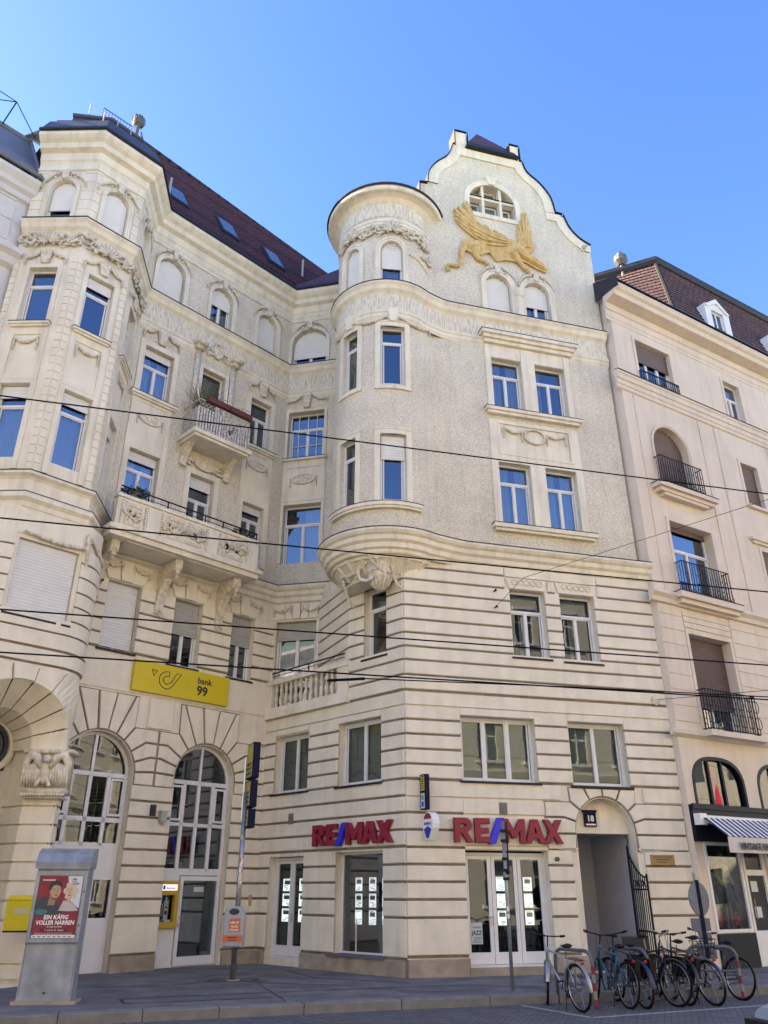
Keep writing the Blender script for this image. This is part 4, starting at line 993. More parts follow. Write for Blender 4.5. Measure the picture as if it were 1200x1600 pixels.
# ---- terrace balustrade
ba = M(); ba.box(T, -5.62, -1.92, -.05, .17, 6.12, 6.3); ba.box(T, -5.5, -1.94, -.05, .12, 6.3, 6.42); ba.box(T, -5.5, -5.2, -.14, .06, 6.42, 7.1); ba.box(T, -2.38, -1.97, -.14, .06, 6.42, 7.1); ba.box(T, -5.55, -1.95, -.17, .09, 7.1, 7.24)
bt = ba.build('balustrade', m_plaster, H)
bb = M()
for i in range(13): bb.lathe(T.P(-5.08+i*.218, -.04, 0), [(.06, 6.42), (.06, 6.46), (.035, 6.5), (.065, 6.6), (.07, 6.68), (.035, 6.78), (.03, 6.8), (.045, 6.84), (.06, 6.95), (.035, 7.03), (.06, 7.06), (.06, 7.1)], 10)
bb.build('baluster', m_orn, bt, smooth=True)
rl = M(); rl.tube([T.P(-5.45, -.04, 7.48), T.P(-1.99, -.04, 7.48)], .022, 5); rl.tube([T.P(-5.45, -.04, 7.38), T.P(-1.99, -.04, 7.38)], .01, 5)
for u in (-5.45, -3.7, -1.99): rl.tube([T.P(u, -.04, 7.22), T.P(u, -.04, 7.48)], .022, 5)
rl.build('railing', m_iron, bt)
# ---- stucco ornaments
o = M()
for u0, u1 in (US[0], US[2]):
    c = (u0+u1)/2; garland(o, B, u0-.12, 16.95, c-.14, 17.18, .10, .07, .03); garland(o, B, c+.14, 17.18, u1+.12, 16.95, .10, .07, .03); o.prism(B, [(c-.09, 16.62), (c+.09, 16.62), (c+.15, 17.1), (c-.15, 17.1)], .02, .12, .012)
    oval(o, B, c, 13.98, .34, .15, .05, .022)
    for s_ in (-1, 1):
        for i in range(6): o.fball(B, c+s_*.40, .05, 14.05-i*.06, .026, nu=5, nv=4)
c = .725; garland(o, F, .02, 16.95, c-.13, 17.18, .12, .07, .028, .15); garland(o, F, c+.13, 17.18, 1.43, 16.95, .12, .07, .028, .15); o.prism(F, [(c-.09, 16.6), (c+.09, 16.6), (c+.16, 17.12), (c-.16, 17.12)], .02, .12, .012)
oval(o, F, c, 13.85, .38, .17, .05, .022)
for u, z in ((c-.44, 13.9), (c+.44, 13.9)):
    for i in range(6): o.fball(F, u, .05, z-i*.06, .026, nu=5, nv=4)
for h in hB1:
    c = (h[0]+h[1])/2; garland(o, B, c-.62, 9.42, c-.16, 9.5, .1, .09, .032, .2); garland(o, B, c+.16, 9.5, c+.62, 9.42, .1, .09, .032, .2)
garland(o, F, .05, 9.42, .55, 9.5, .12, .09, .034, .2); garland(o, F, .9, 9.5, 1.4, 9.42, .12, .09, .034, .2)
o.build('garland', m_orn, H, smooth=True)
o = M()
for fr, c, z in [(B, (u0+u1)/2, 20.18) for u0, u1 in US]+[(F, .7, 20.13)]+[(A, l/2, 20.1) for A, l in ((A1, l1), (A2, l2), (A3, l3))]+[(RU, 3.38, 20.2), (RU, 4.75, 20.18)]:
    o.prism(fr, [(c-.07, z-.14), (c+.07, z-.14), (c+.11, z+.2), (c-.11, z+.2)], .02, .13, .012)
    garland(o, fr, c-.62, z-.32, c-.16, z+.1, -.10, .07, .024, .1); garland(o, fr, c+.16, z+.1, c+.62, z-.32, -.10, .07, .024, .1)
    for s_ in (-1, 1):
        for k in range(4): o.fball(fr, c+s_*(.13+.05*k), .09, z+.15-.05*k*k*.5, .045, 1.2, .8, .9, 6, 4)
for A, l in ((A1, l1), (A2, l2), (A3, l3)):
    c = l/2
    garland(o, A, c-.3, 14.4, c+.3, 14.4, .16, .05, .024, .35)
    garland(o, A, c-.55, 17.05, c-.13, 17.3, .08, .06, .026, .2); garland(o, A, c+.13, 17.3, c+.55, 17.05, .08, .06, .026, .2); o.prism(A, [(c-.1, 16.86), (c+.1, 16.86), (c+.15, 17.3), (c-.15, 17.3)], .02, .1, .01)
    shell(o, A, c, 17.52, .38, .07); scrolls(o, A, .03, c-.28, 17.68, .5, .07, .2, 5); scrolls(o, A, c+.28, l-.03, 17.68, .5, .07, .2, 8)
for c in (-1.17, .2):
    shell(o, TW, c, 20.42, .42, .06)
for a, b, sd in ((-1.9, -1.45, 1), (-.9, -.1, 2), (.5, 1.4, 3)): scrolls(o, TW, a, b, 20.52, .46, .06, .2, sd)
shell(o, TW, 1.35, 20.2, .25, .05); scrolls(o, TW, 1.3, 1.7, 19.9, .3, .05, .2, 4)
for a, b in ((-1.95, -1.27), (-1.05, .06), (.34, 1.5)): garland(o, TW, a, 17.1, b, 17.1, .2, .06, .03, .2)
garland(o, RU, 3.16, 14.12, 3.75, 14.05, .12, .07, .026, .35); garland(o, RU, 4.55, 14.05, 5.16, 14.12, .12, .07, .026, .35); oval(o, RU, 4.15, 13.92, .33, .24, .06, .035, fill=False)
# shield over the small balcony
oval(o, B, -2.98, 17.4, .16, .26, .12, .03); shell(o, B, -2.98, 17.62, .16, .1); scrolls(o, B, -3.55, -3.15, 17.35, .4, .08, .2, 11); scrolls(o, B, -2.8, -2.4, 17.35, .4, .08, .2, 12)
o.box(B, -3.85, -3.45, 0, .3, 17.28, 17.4); o.box(B, -3.8, -3.5, 0, .2, 17.16, 17.28); o.box(B, -2.5, -2.1, 0, .3, 17.28, 17.4); o.box(B, -2.45, -2.15, 0, .2, 17.16, 17.28)
o.box(B, -3.72, -3.56, 0, .08, 14.0, 17.16); o.box(B, -2.4, -2.22, 0, .08, 14.0, 17.16)
oval(o, B, -2.98, 13.2, .3, .14, .08, .03); scrolls(o, B, -3.6, -3.3, 13.2, .3, .06, .2, 13); scrolls(o, B, -2.7, -2.35, 13.2, .3, .06, .2, 14)
# turret foot: cartouche and garlands hanging over the corner window
oval(o, TW, -.62, 9.15, .3, .26, -.25, .05, fill=False)
for q in ((T.P(-1.5, .75, 9.2), T.P(-1.55, .3, 8.55)), (T.P(-.3, .95, 9.45), T.P(-.1, .4, 9.1)), (T.P(-1.5, .78, 9.25), T.P(-.55, .8, 9.35)), (T.P(-.05, .35, 9.2), T.P(-.02, .1, 8.75))):
    for i in range(13): o.ball(q[0].lerp(q[1], i/12)+Vector((0, 0, -.12*4*i/12*(1-i/12))), .045, nu=6, nv=4)
garland(o, TT, .82, 9.35, .88, 8.7, -.05, .08, .035, .1); garland(o, TT, .95, 9.3, 2.0, 9.1, .25, .07, .035, .1); garland(o, TT, -.6, 9.0, .8, 8.98, .04, .08, .03, 0)
o.build('stucco_ornament', m_orn, H, smooth=True)
# ---- winged beast relief
gv = M()
body = [(2.15, 21.04), (2.32, 21.32), (2.47, 21.36), (2.48, 21.22), (2.82, 21.36), (3.2, 21.6), (3.77, 21.68), (4.04, 21.68), (4.31, 21.56), (4.5, 21.3), (4.58, 21.1), (4.89, 21.04), (5.2, 20.69), (5.16, 20.56), (4.82, 20.64), (4.52, 20.8), (4.25, 20.88), (4.12, 20.78), (3.7, 20.74), (3.38, 20.61), (3.17, 20.93), (3.02, 20.89), (2.73, 20.7), (2.59, 20.73), (2.37, 20.79), (2.2, 20.85)]
gv.prism(RU, body, 0, .09, .03)
wing = [(2.05, 22.2), (2.25, 22.3), (2.43, 22.35), (2.67, 22.14), (3.01, 22.04), (3.42, 21.81), (3.77, 21.68), (3.9, 21.4), (3.6, 21.15), (3.1, 21.1), (2.82, 21.36), (2.52, 21.52), (2.15, 21.85), (1.97, 22.14)]
gv.prism(RU, wing, .0, .10, .02)
wing2 = [(4.25, 21.89), (4.3, 22.49), (4.44, 22.73), (4.47, 23.04), (4.56, 23.14), (4.66, 23.1), (4.65, 22.79), (4.71, 22.61), (4.65, 22.09), (4.85, 21.66), (4.73, 21.38), (4.5, 21.2), (4.25, 21.4), (4.31, 21.56)]
gv.prism(RU, wing2, .0, .07, .02)
def feathers(root0, root1, tips, n0, w_):
    k = len(tips)
    for i, (tu, tz) in enumerate(tips):
        t = i/(k-1); ru, rz = root0[0]+(root1[0]-root0[0])*t, root0[1]+(root1[1]-root0[1])*t; L = math.hypot(tu-ru, tz-rz); dx, dz = (tu-ru)/L, (tz-rz)/L
        poly = [(ru+dz*w_*.5, rz-dx*w_*.5), (ru+dx*L*.6+dz*w_, rz+dz*L*.6-dx*w_), (ru+dx*L*.9+dz*w_*.8, rz+dz*L*.9-dx*w_*.8), (tu, tz), (ru+dx*L*.9-dz*w_*.6, rz+dz*L*.9+dx*w_*.6), (ru+dx*L*.6-dz*w_, rz+dz*L*.6+dx*w_), (ru-dz*w_*.5, rz+dx*w_*.5)]
        gv.prism(RU, poly, .0, n0+.012*(i % 3)+.02*t, .012)
feathers((2.95, 21.45), (2.75, 21.85), [(2.02, 22.05), (1.95, 22.3), (1.92, 22.5), (2.07, 22.68), (2.22, 22.62), (2.27, 22.92), (2.38, 23.03)], .13, .07)
feathers((3.5, 21.3), (3.35, 21.7), [(2.55, 21.55), (2.45, 21.75), (2.4, 21.95), (2.5, 22.1), (2.7, 22.1), (2.95, 22.02)], .15, .06)
feathers((3.85, 21.35), (3.8, 21.6), [(3.05, 21.2), (3.0, 21.4), (3.05, 21.6), (3.15, 21.8), (3.3, 21.86)], .17, .055)
feathers((4.45, 21.45), (4.62, 21.5), [(4.27, 22.1), (4.32, 22.5), (4.45, 22.75), (4.5, 23.05), (4.62, 23.12), (4.68, 22.75), (4.74, 22.3)], .10, .05)
gv.tube([RU.P(u, .08, z) for u, z in ((2.3, 21.05), (2.17, 20.75), (2.13, 20.3), (2.0, 20.02), (1.8, 20.02), (1.64, 20.0), (1.6, 19.85), (1.66, 19.75))], [.13, .09, .07, .06, .055, .05, .06, .075], 8)
gv.tube([RU.P(u, .09, z) for u, z in ((2.7, 21.0), (2.62, 20.72), (2.72, 20.5), (2.95, 20.46), (3.04, 20.36))], [.17, .12, .08, .06, .07], 8)
gv.tube([RU.P(u, .1, z) for u, z in ((4.0, 21.0), (4.2, 20.78), (4.33, 20.55), (4.48, 20.47), (4.52, 20.38))], [.16, .1, .07, .08, .05], 8)
gv.tube([RU.P(u, .12, z) for u, z in ((4.2, 21.2), (4.5, 20.98), (4.8, 20.86), (4.98, 20.76), (5.15, 20.64))], [.17, .13, .13, .11, .05], 8)
for q in ((2.45, 21.05, .2), (3.9, 21.2, .26), (3.3, 21.05, .2)): gv.fball(RU, q[0], .07, q[1], q[2], 1.2, .35, .8, 10, 6)
for k in range(3): gv.tube([RU.P(4.45+.03*k, .1, 20.45), RU.P(4.5+.06*k-.06, .1, 20.32)], [.03, .012], 5); gv.tube([RU.P(3.0+.03*k, .1, 20.42), RU.P(3.02+.06*k-.04, .1, 20.32)], [.03, .012], 5)
gv.build('winged_beast_relief', m_gold, H, smooth=False)
# ---- roofs
P = B.P; rf = M()
courses(P(-6.3, .25, 21.75), P(.1, .25, 21.75), P(4.6, -2.6, 26.9), P(-5.6, -2.6, 27.22), 34, 'roof', m_tile, H, .03)
rf = M(); rf.add([F.P(-.2, .3, 21.75), F.P(2.6, .3, 21.75), F.P(2.6, -1.2, 24.2), P(4.6, -2.6, 26.75)], [(0, 1, 2, 3)]); ro = rf.build('roof', m_tile, H); uvplane(ro, F.P(0, 0, 21), F.d, Vector((0, 0, 1)))
M().add([P(-5.6, -2.6, 27.22), P(4.6, -2.6, 26.75), P(4.6, -9, 27), P(-5.6, -9, 27)], [(0, 1, 2, 3)]).build('roof', m_roofdark, H)
mm = M(); mm.tube([P(-5.6, -2.6, 27.24), P(4.6, -2.6, 26.79)], .07, 6)
for i in range(22): u = -5+i*.45; mm.box(B, u, u+.1, -2.5, -2.42, 27.02-.02*i, 27.1-.02*i)
for i in range(26): u = -5.2+i*.2; mm.box(B, u, u+.015, .1, .12, 21.9, 22.15)
mm.tube([P(-5.4, .11, 22.13), P(0, .11, 22.13)], .012, 4)
mm.build('ridge_tiles', m_flash, H)
for u0 in (-5.25, -3.15, -1.05):
    s = M(); SL = lambda u, t, k=0: P(u, .25-2.85*t+.08*k, 21.75+5.3*t+.06*k)
    a, b = u0, u0+.75; s.add([SL(a, .2, 1), SL(b, .2, 1), SL(b, .42, 1), SL(a, .42, 1), SL(a, .2), SL(b, .2), SL(b, .42), SL(a, .42)], [(0, 1, 5, 4), (1, 2, 6, 5), (2, 3, 7, 6), (3, 0, 4, 7), (0, 1, 2, 3)]); so_ = s.build('skylight', m_flash, H)
    s = M(); s.add([SL(a+.07, .215, 1.15), SL(b-.07, .215, 1.15), SL(b-.07, .405, 1.15), SL(a+.07, .405, 1.15)], [(0, 1, 2, 3)]); s.build('pane', col('skylight_glass', (.03, .04, .06), .05), so_)
# bay roof: dark metal cap with gutter roll, upstand and railings
def bp(u, n): v = B.P(u, n, 0); return (v.x, v.y)
br = M(); br.sweep(left[:4], [(.45, 21.6), (.1, 22.35)], False); br.add([tuple(v[:2])+(22.3,) for v in BAY]+[tuple(B.P(-5.7, -3, 0)[:2])+(24.5,), tuple(B.P(-9.4, -3, 0)[:2])+(24.5,)], [(0, 1, 2, 3, 4, 5)])
ins_ = [bp(-9.2, -.1), bp(-8.1, 1.0), bp(-6.88, 1.0), bp(-5.9, -.1)]
br.sweep(ins_, [(.0, 22.2), (0, 22.75)], False); br.add([(x, y, 22.75) for x, y in ins_]+[(*bp(-5.9, -4), 22.75), (*bp(-9.2, -4), 22.75)], [(0, 1, 2, 3, 4, 5)])
br.tube([(*q, 22.6) for q in ins_], .13, 8); br.tube([(*bp(-8.9, .1), 23.1), (*bp(-8.0, .8), 23.1), (*bp(-6.98, .8), 23.1), (*bp(-6.1, -.1), 23.1)], .08, 8)
br.sweep([bp(-8.9, .1), bp(-8.0, .8), bp(-6.98, .8), bp(-6.1, -.1)], [(0, 22.7), (0, 23.1)], False)
bro = br.build('bay_roof', m_roofdark, H)
rl = M()
for a, b, k in ((bp(-8.25, .6), bp(-7.3, .62), 10), (bp(-7.0, .65), bp(-6.2, -.25), 11)):
    a = Vector((*a, 0)); b = Vector((*b, 0))
    for z in (23.62, 23.2): rl.tube([a+Vector((0, 0, z)), b+Vector((0, 0, z))], .018, 4)
    for i in range(k+1): p_ = a.lerp(b, i/k); rl.tube([p_+Vector((0, 0, 23.1)), p_+Vector((0, 0, 23.62))], .012, 4)
rl.build('railing', m_iron, bro)
rl = M()
for i in range(6): q = Vector((*ins_[1], 0)).lerp(Vector((*ins_[2], 0)), i/3-.5) if i < 4 else Vector((*ins_[2], 0)).lerp(Vector((*ins_[3], 0)), (i-3)/3); v = (q-Vector((*bp(-7.5, -1), 0))).normalized()*.14; rl.tube([q+v+Vector((0, 0, 22.35)), q+v+Vector((0, 0, 22.8))], .02, 4)
rl.build('snow_hook', col('hook_grey', (.3, .3, .3)), bro)
vt = M(); vp = B.P(-7.0, .3, 0); vt.tube([vp+Vector((0, 0, 23)), vp+Vector((0, 0, 24.3))], .07, 8); vt.lathe(vp, [(0, 24.66), (.14, 24.6), (.19, 24.48), (.19, 24.38), (.14, 24.24), (.07, 24.18)], 10)
for k in range(10): a = k*.628; vt.tube([vp+Vector((.15*math.cos(a), .15*math.sin(a), 24.22)), vp+Vector((.22*math.cos(a), .22*math.sin(a), 24.45)), vp+Vector((.13*math.cos(a), .13*math.sin(a), 24.62))], .014, 4)
vt.build('roof_vent', col('zinc', (.13, .13, .14), .6, metal=.3), H)
for u, n, z in ((-5.3, -.3, 22.6), (1.0, -.9, 23.6)): M().tube([P(u, n, z), P(u, n, z+1.1)], .045, 6).build('standpipe', bpy.data.materials['hook_grey'], H)

JT.build('groove_shade', mat('joint_shade', (.25, .20, .15), .95, var=.35, vscale=3), H)  # brown colour puts the shade of the grooves behind the stones
# ---- added behind the facades: a closed core keeps daylight out of the house
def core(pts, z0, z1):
    m_ = M(); k = len(pts); m_.add([(x, y, z) for z in (z0, z1) for x, y in pts], [(i, (i+1) % k, k+(i+1) % k, k+i) for i in range(k)]+[tuple(range(k)), tuple(range(k, 2*k))]); m_.build('daylight_block', m_dark, H)
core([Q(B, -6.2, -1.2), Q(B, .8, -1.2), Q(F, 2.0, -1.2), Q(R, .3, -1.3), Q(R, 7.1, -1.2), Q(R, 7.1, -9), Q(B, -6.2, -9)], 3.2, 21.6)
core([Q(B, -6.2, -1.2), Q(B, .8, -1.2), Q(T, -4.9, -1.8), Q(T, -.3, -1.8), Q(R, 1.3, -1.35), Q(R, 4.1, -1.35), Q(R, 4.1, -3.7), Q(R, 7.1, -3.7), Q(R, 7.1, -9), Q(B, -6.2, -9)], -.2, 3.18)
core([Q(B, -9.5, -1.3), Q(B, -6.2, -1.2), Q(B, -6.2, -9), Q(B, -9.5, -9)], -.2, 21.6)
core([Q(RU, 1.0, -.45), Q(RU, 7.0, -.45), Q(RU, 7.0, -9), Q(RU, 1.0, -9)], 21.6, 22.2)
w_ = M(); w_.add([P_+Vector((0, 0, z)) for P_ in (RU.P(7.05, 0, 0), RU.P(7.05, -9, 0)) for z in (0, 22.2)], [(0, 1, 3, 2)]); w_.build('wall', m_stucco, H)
# ---- signs and fittings on the corner house
M_RED = col('sign_crimson', (.27, .007, .032), .45); M_BLUE = col('sign_blue', (.01, .02, .62), .45); M_WHITE2 = col('sign_white', (.78, .78, .78), .4); M_BLACK = col('sign_black', (.02, .02, .025), .5)
M_YEL = col('bank_yellow', (.66, .50, .02), .5, var=.05); M_NAVY = col('navy_paint', (.007, .010, .032), .7, spec=.15)
def letters(fr, u0, u1, z0, z1, n, label):
    S_ = thing('shop_sign', label, 'sign', fr.P(u0, n, z0))
    w_, h_ = u1-u0, z1-z0; X = lambda u: u0+u*w_; Z = lambda z: z0+z*h_
    def pp(pts): return [(X(a), Z(b)) for a, b in pts]
    def L(x0, wd, polys, holes=(), m=M_RED, name='letter'):
        mm = M(); f = lambda ps: [(x0+a*wd, b) for a, b in ps]
        for i, q in enumerate(polys): mm.prism(fr, pp(f(q)), n+.03, n+.13, .008, holes=[pp(f(h)) for h in (holes if i == 0 else ())], back=True)
        mm.build(name, m, S_)
    st = 1
    L(.0, .165, [[(0, 0), (.3, 0), (.3, .36), (.42, .36), (.68, 0), (1.02, 0), (.70, .42), (.9, .55), (.95, .72), (.88, .9), (.7, 1), (0, 1)]], [[(.3, .6), (.3, .78), (.52, .78), (.62, .72), (.62, .66), (.52, .6)]])
    L(.185, .135, [[(0, 0), (1, 0), (1, .25), (.36, .25), (.36, .39), (.92, .39), (.92, .61), (.36, .61), (.36, .76), (1, .76), (1, 1), (0, 1)]])
    L(.305, .15, [[(0, -.04), (.42, -.04), (1, 1.03), (.58, 1.03)]], m=M_BLUE, name='slash')
    L(.44, .205, [[(0, 0), (.24, 0), (.24, .55), (.42, .2), (.58, .2), (.76, .55), (.76, 0), (1, 0), (1, 1), (.76, 1), (.5, .52), (.24, 1), (0, 1)]])
    L(.645, .18, [[(0, 0), (.29, 0), (.36, .2), (.66, .2), (.73, 0), (1.03, 0), (.68, 1), (.34, 1)]], [[(.43, .42), (.51, .7), (.59, .42)]])
    L(.815, .185, [[(0, 0), (.31, 0), (.5, .3), (.69, 0), (1, 0), (.68, .5), (.98, 1), (.68, 1), (.5, .7), (.32, 1), (.02, 1), (.32, .5)]])
    return S_
letters(T, -3.04, -.30, 2.75, 3.23, .05, 'raised crimson RE/MAX lettering with blue slash, over the shop window left of the corner')
letters(R, 1.09, 3.78, 2.75, 3.27, .06, 'raised crimson RE/MAX lettering with blue slash, over the three-leaf shop door')
# balloon sign on the corner, seen nearly edge-on
bs = thing('balloon_sign', 'projecting balloon-shaped sign in red, white and blue at the house corner', 'sign', R.P(.5, .1, 2.75))
X = Fr(R.P(.46, .08, 0), 74.5+90-12)                 # u points away from the wall
bal_o = [(.05, 2.72), (.3, 2.72), (.42, 2.98), (.42, 3.14)]+arcp(.22, 3.14, .2, 0, math.pi, 10)[1:]+[(.02, 2.98)]
bal_o = [(.10, 2.78), (.26, 2.78), (.4, 3.02), (.42, 3.12)]+arcp(.2, 3.14, .22, .05, math.pi-.05, 10)+[(-.02, 3.02)]
M().prism(X, bal_o, -.09, .09, .006, back=True).build('shell', M_WHITE2, bs)
for n0, n1 in ((.09, .094), (-.094, -.09)):
    q = M(); q.prism(X, arcp(.2, 3.17, .17, .25, math.pi-.25, 8), n0, n1, back=True); q.build('red_cap', M_RED, bs)
    q = M(); q.prism(X, [(.14, 2.82), (.24, 2.82), (.36, 3.0), (.2, 3.07), (.03, 3.0)], n0, n1, back=True); q.build('blue_base', col('balloon_blue', (.01, .03, .35)), bs)
XL = Fr(R.P(.46, .08, 0)+X.d*.42-X.n*0, 74.5-90+6)
M().text(XL, 'RE/MAX', .09, 3.09, .085, .094, .097, .02).build('lettering', M_BLUE, bs) if 0 else M().text(X, 'RE/MAX', .05, 3.09, .085, .094, .097, .02).build('lettering', M_BLUE, bs)
# street lamp-like number boxes above it
for i, (z, lab, fc) in enumerate(((3.98, 'upper projecting box sign with yellow panel on the house corner', (.55, .48, .05)), (3.6, 'lower projecting box sign with pale and blue panel on the house corner', (.5, .58, .6)))):
    t = thing('box_sign', lab, 'sign', R.P(.42, .1, z-.15), 'projecting box signs')
    Y = Fr(R.P(.36, .12, 0), 74.5+90-18)
    M().box(Y, 0, .2, -.06, .06, z-.19, z+.19).build('case', M_NAVY, t)
    q = M(); q.box(Y, .03, .17, .06, .065, z-.16, z+.16); q.build('face', col('box_face%d' % i, fc), t)
    if i == 0:
        q = M()
        for k in range(6): q.box(Y, .05, .15, .065, .068, z-.13+.05*k, z-.105+.05*k)
        q.build('lettering', M_BLACK, t)
    else:
        q = M(); q.box(Y, .06, .14, .065, .068, z-.13, z-.02); q.build('blue_square', M_BLUE, t); q = M(); q.box(Y, .06, .14, .065, .068, z+.02, z+.12); q.build('green_square', col('muted_green', (.12, .3, .15)), t)
    q = M(); q.tube([Y.P(-.1, .0, z+.1), Y.P(.02, 0, z+.1)], .012); q.tube([Y.P(-.1, 0, z-.1), Y.P(.02, 0, z-.1)], .012); q.build('bracket', M_NAVY, t)
# bank sign
t = thing('bank_sign', 'long yellow sign board with a black post horn outline and the words bank 99', 'sign', B.P(-4.36, .04, 6.3))
M().box(B, -4.36, -1.49, .03, .14, 6.3, 7.07).build('board', M_YEL, t)
q = M(); hn = [(-3.87, 6.88), (-3.72, 6.88), (-3.8, 6.72), (-3.87, 6.88)]; q.tube([B.P(u, .145, z) for u, z in hn], .012, 5)
cx, cz = -3.42, 6.68; arc = lambda r, a0, a1, k=14: [(cx+r*math.cos(rad(a0+(a1-a0)*i/k)), cz+r*math.sin(rad(a0+(a1-a0)*i/k))) for i in range(k+1)]
o1 = arc(.22, 130, 330)+[(-3.0, 6.9), (-3.14, 6.9), (-3.3, 6.63)]+arc(.1, -35, -170)[:]+arc(.1, -170, -260)+[(-3.36, 6.78), (-3.36, 6.9)]+arc(.22, 95, 130, 4)
q.tube([B.P(u, .145, z) for u, z in o1], .011, 5); q.build('horn_emblem', M_BLACK, t)
M().text(B, 'bank', -2.5, 6.76, .235, .14, .146, .018).text(B, '99', -2.5, 6.46, .34, .14, .146, .03).build('lettering', M_BLACK, t)
# cash machine
t = thing('cash_machine', 'yellow framed cash machine set beside the glass bank door', 'cash machine', B.P(-2.83, -.1, .97))
M().prism(B, rectp(-2.84, -2.25, .97, 1.99), -.2, -.08, .01, holes=[rectp(-2.75, -2.36, 1.1, 1.68)]).build('frame', col('machine_ochre', (.50, .32, .03), .5), t)
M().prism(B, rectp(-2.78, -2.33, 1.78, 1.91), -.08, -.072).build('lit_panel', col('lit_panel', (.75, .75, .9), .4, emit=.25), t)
M().box(B, -2.72, -2.66, -.072, -.069, 1.80, 1.89).text(B, 'Bankomat', -2.63, 1.815, .06, -.072, -.068, .02).build('lettering', M_BLUE, t)
M().box(B, -2.8, -2.3, -.42, -.38, 1.0, 1.97).box(B, -2.82, -2.78, -.42, -.2, 1.0, 1.97).box(B, -2.32, -2.28, -.42, -.2, 1.0, 1.97).build('back', col('machine_back', (.06, .07, .10)), t)
q = M(); q.box(B, -2.74, -2.58, -.3, -.24, 1.24, 1.5); q.box(B, -2.55, -2.44, -.3, -.22, 1.14, 1.56); q.box(B, -2.74, -2.4, -.3, -.14, 1.1, 1.15); q.build('fascia', col('machine_grey', (.32, .33, .35), .4), t)
q = M(); q.box(B, -2.72, -2.6, -.24, -.237, 1.27, 1.47); q.box(B, -2.53, -2.46, -.22, -.217, 1.26, 1.34); q.box(B, -2.53, -2.46, -.22, -.217, 1.4, 1.43); q.box(B, -2.7, -2.58, -.14, -.137, 1.11, 1.14); q.build('screen', M_BLACK, t)
# wall lamp and sensor boxes between the two bank windows
t = tag(M().box(B, -3.15, -3.0, .05, .2, 3.28, 3.5).box(B, -3.17, -2.98, .05, .22, 3.5, 3.53).fball(B, -3.07, .13, 3.26, .05).build('wall_lamp', col('lamp_grey', (.4, .4, .38), .5), loc=B.P(-3.07, .1, 3.28)), 'small pale lamp box on the pier between the two arched bank windows', 'lamp')
tag(M().box(B, -3.4, -3.27, .05, .12, 3.4, 3.66).box(B, -3.37, -3.3, .12, .14, 3.45, 3.6).build('wall_box', M_BLACK, loc=B.P(-3.33, .08, 3.4)), 'black box mounted left of the pale lamp on the bank pier', 'box')
for u, z in ((-5.62, 9.2), (-5.62, 8.85)): tag(M().box(B, u-.05, u+.05, .05, .12, z-.06, z+.06).tube([B.P(u, .1, z), B.P(u, .25, z-.03)], .02, 6).fball(B, u, .27, z-.03, .035).build('flag_holder', M_BLACK, loc=B.P(u, .05, z)), 'small black bracket on the wall %s, beside the large roller shutter' % ('under the balcony' if z > 9 else 'below the other bracket'), 'bracket')
# house number
t = thing('house_number_sign', 'dark blue enamel house number 18 hung in the arch above the gate', 'sign', R.P(4.62, -.28, 3.2))
M().prism(R, [(4.6, 3.17), (4.92, 3.17), (4.92, 3.47), (4.97, 3.55), (4.55, 3.55), (4.6, 3.47)], -.28, -.24, .006).build('plate', M_NAVY, t)
M().text(R, '18', 4.76, 3.29, .19, -.24, -.236, .03, align='CENTER').box(R, 4.63, 4.89, -.24, -.237, 3.2, 3.235).build('number', M_WHITE2, t)
t = thing('brass_plaque', 'bronze plaque with faint lines of lettering right of the gate', 'plaque', R.P(6.1, .06, 2.33))
M().prism(R, rectp(6.08, 6.72, 2.32, 2.55), .05, .075, .004).build('plate', col('bronze', (.30, .19, .09), .45, metal=.3), t)
q = M()
for i, (a, b) in enumerate(((6.14, 6.66), (6.2, 6.6), (6.24, 6.5))): q.box(R, a, b, .075, .078, 2.49-.055*i, 2.51-.055*i)
q.build('lettering', col('bronze_dark', (.12, .07, .03)), t)
tag(M().prism(R, [(3.62+.05*math.cos(a), 2.43+.05*math.sin(a)) for a in [x*math.pi/6 for x in range(12)]], .05, .12, .01).build('door_bell', col('bell', (.12, .11, .1)), loc=R.P(3.62, .06, 2.43)), 'small round dark fitting on the pier right of the shop door', 'fitting')
for fr, u, z, lab in ((R, 2.36, 3.5, 'small grey wall vent above the right shop sign'), (T, -4.05, 3.45, 'small dark wall vent between door and sign on the left wall')):
    q = M(); q.box(fr, u-.1, u+.1, .04, .062, z-.13, z+.13)
    for i in range(4): q.box(fr, u-.08, u+.08, .062, .07, z-.1+.05*i, z-.085+.05*i)
    tag(q.build('wall_vent', col('vent', (.22, .2, .17), var=.3), loc=fr.P(u, .05, z)), lab, 'vent')
q = M(); q.lathe(R.P(6.86, .05, 0), [(0, 6.36), (.08, 6.34), (.1, 6.28), (.07, 6.2), (0, 6.17)], 10)
for k in range(8): a = k*.785; q.fball(R, 6.86+.1*math.cos(a), .07, 6.27+.1*math.sin(a), .04)
tag(q.build('wire_anchor', m_orn, loc=R.P(6.86, .05, 6.27)), 'ornate cast rosette on the wall holding a span wire', 'wire anchor')
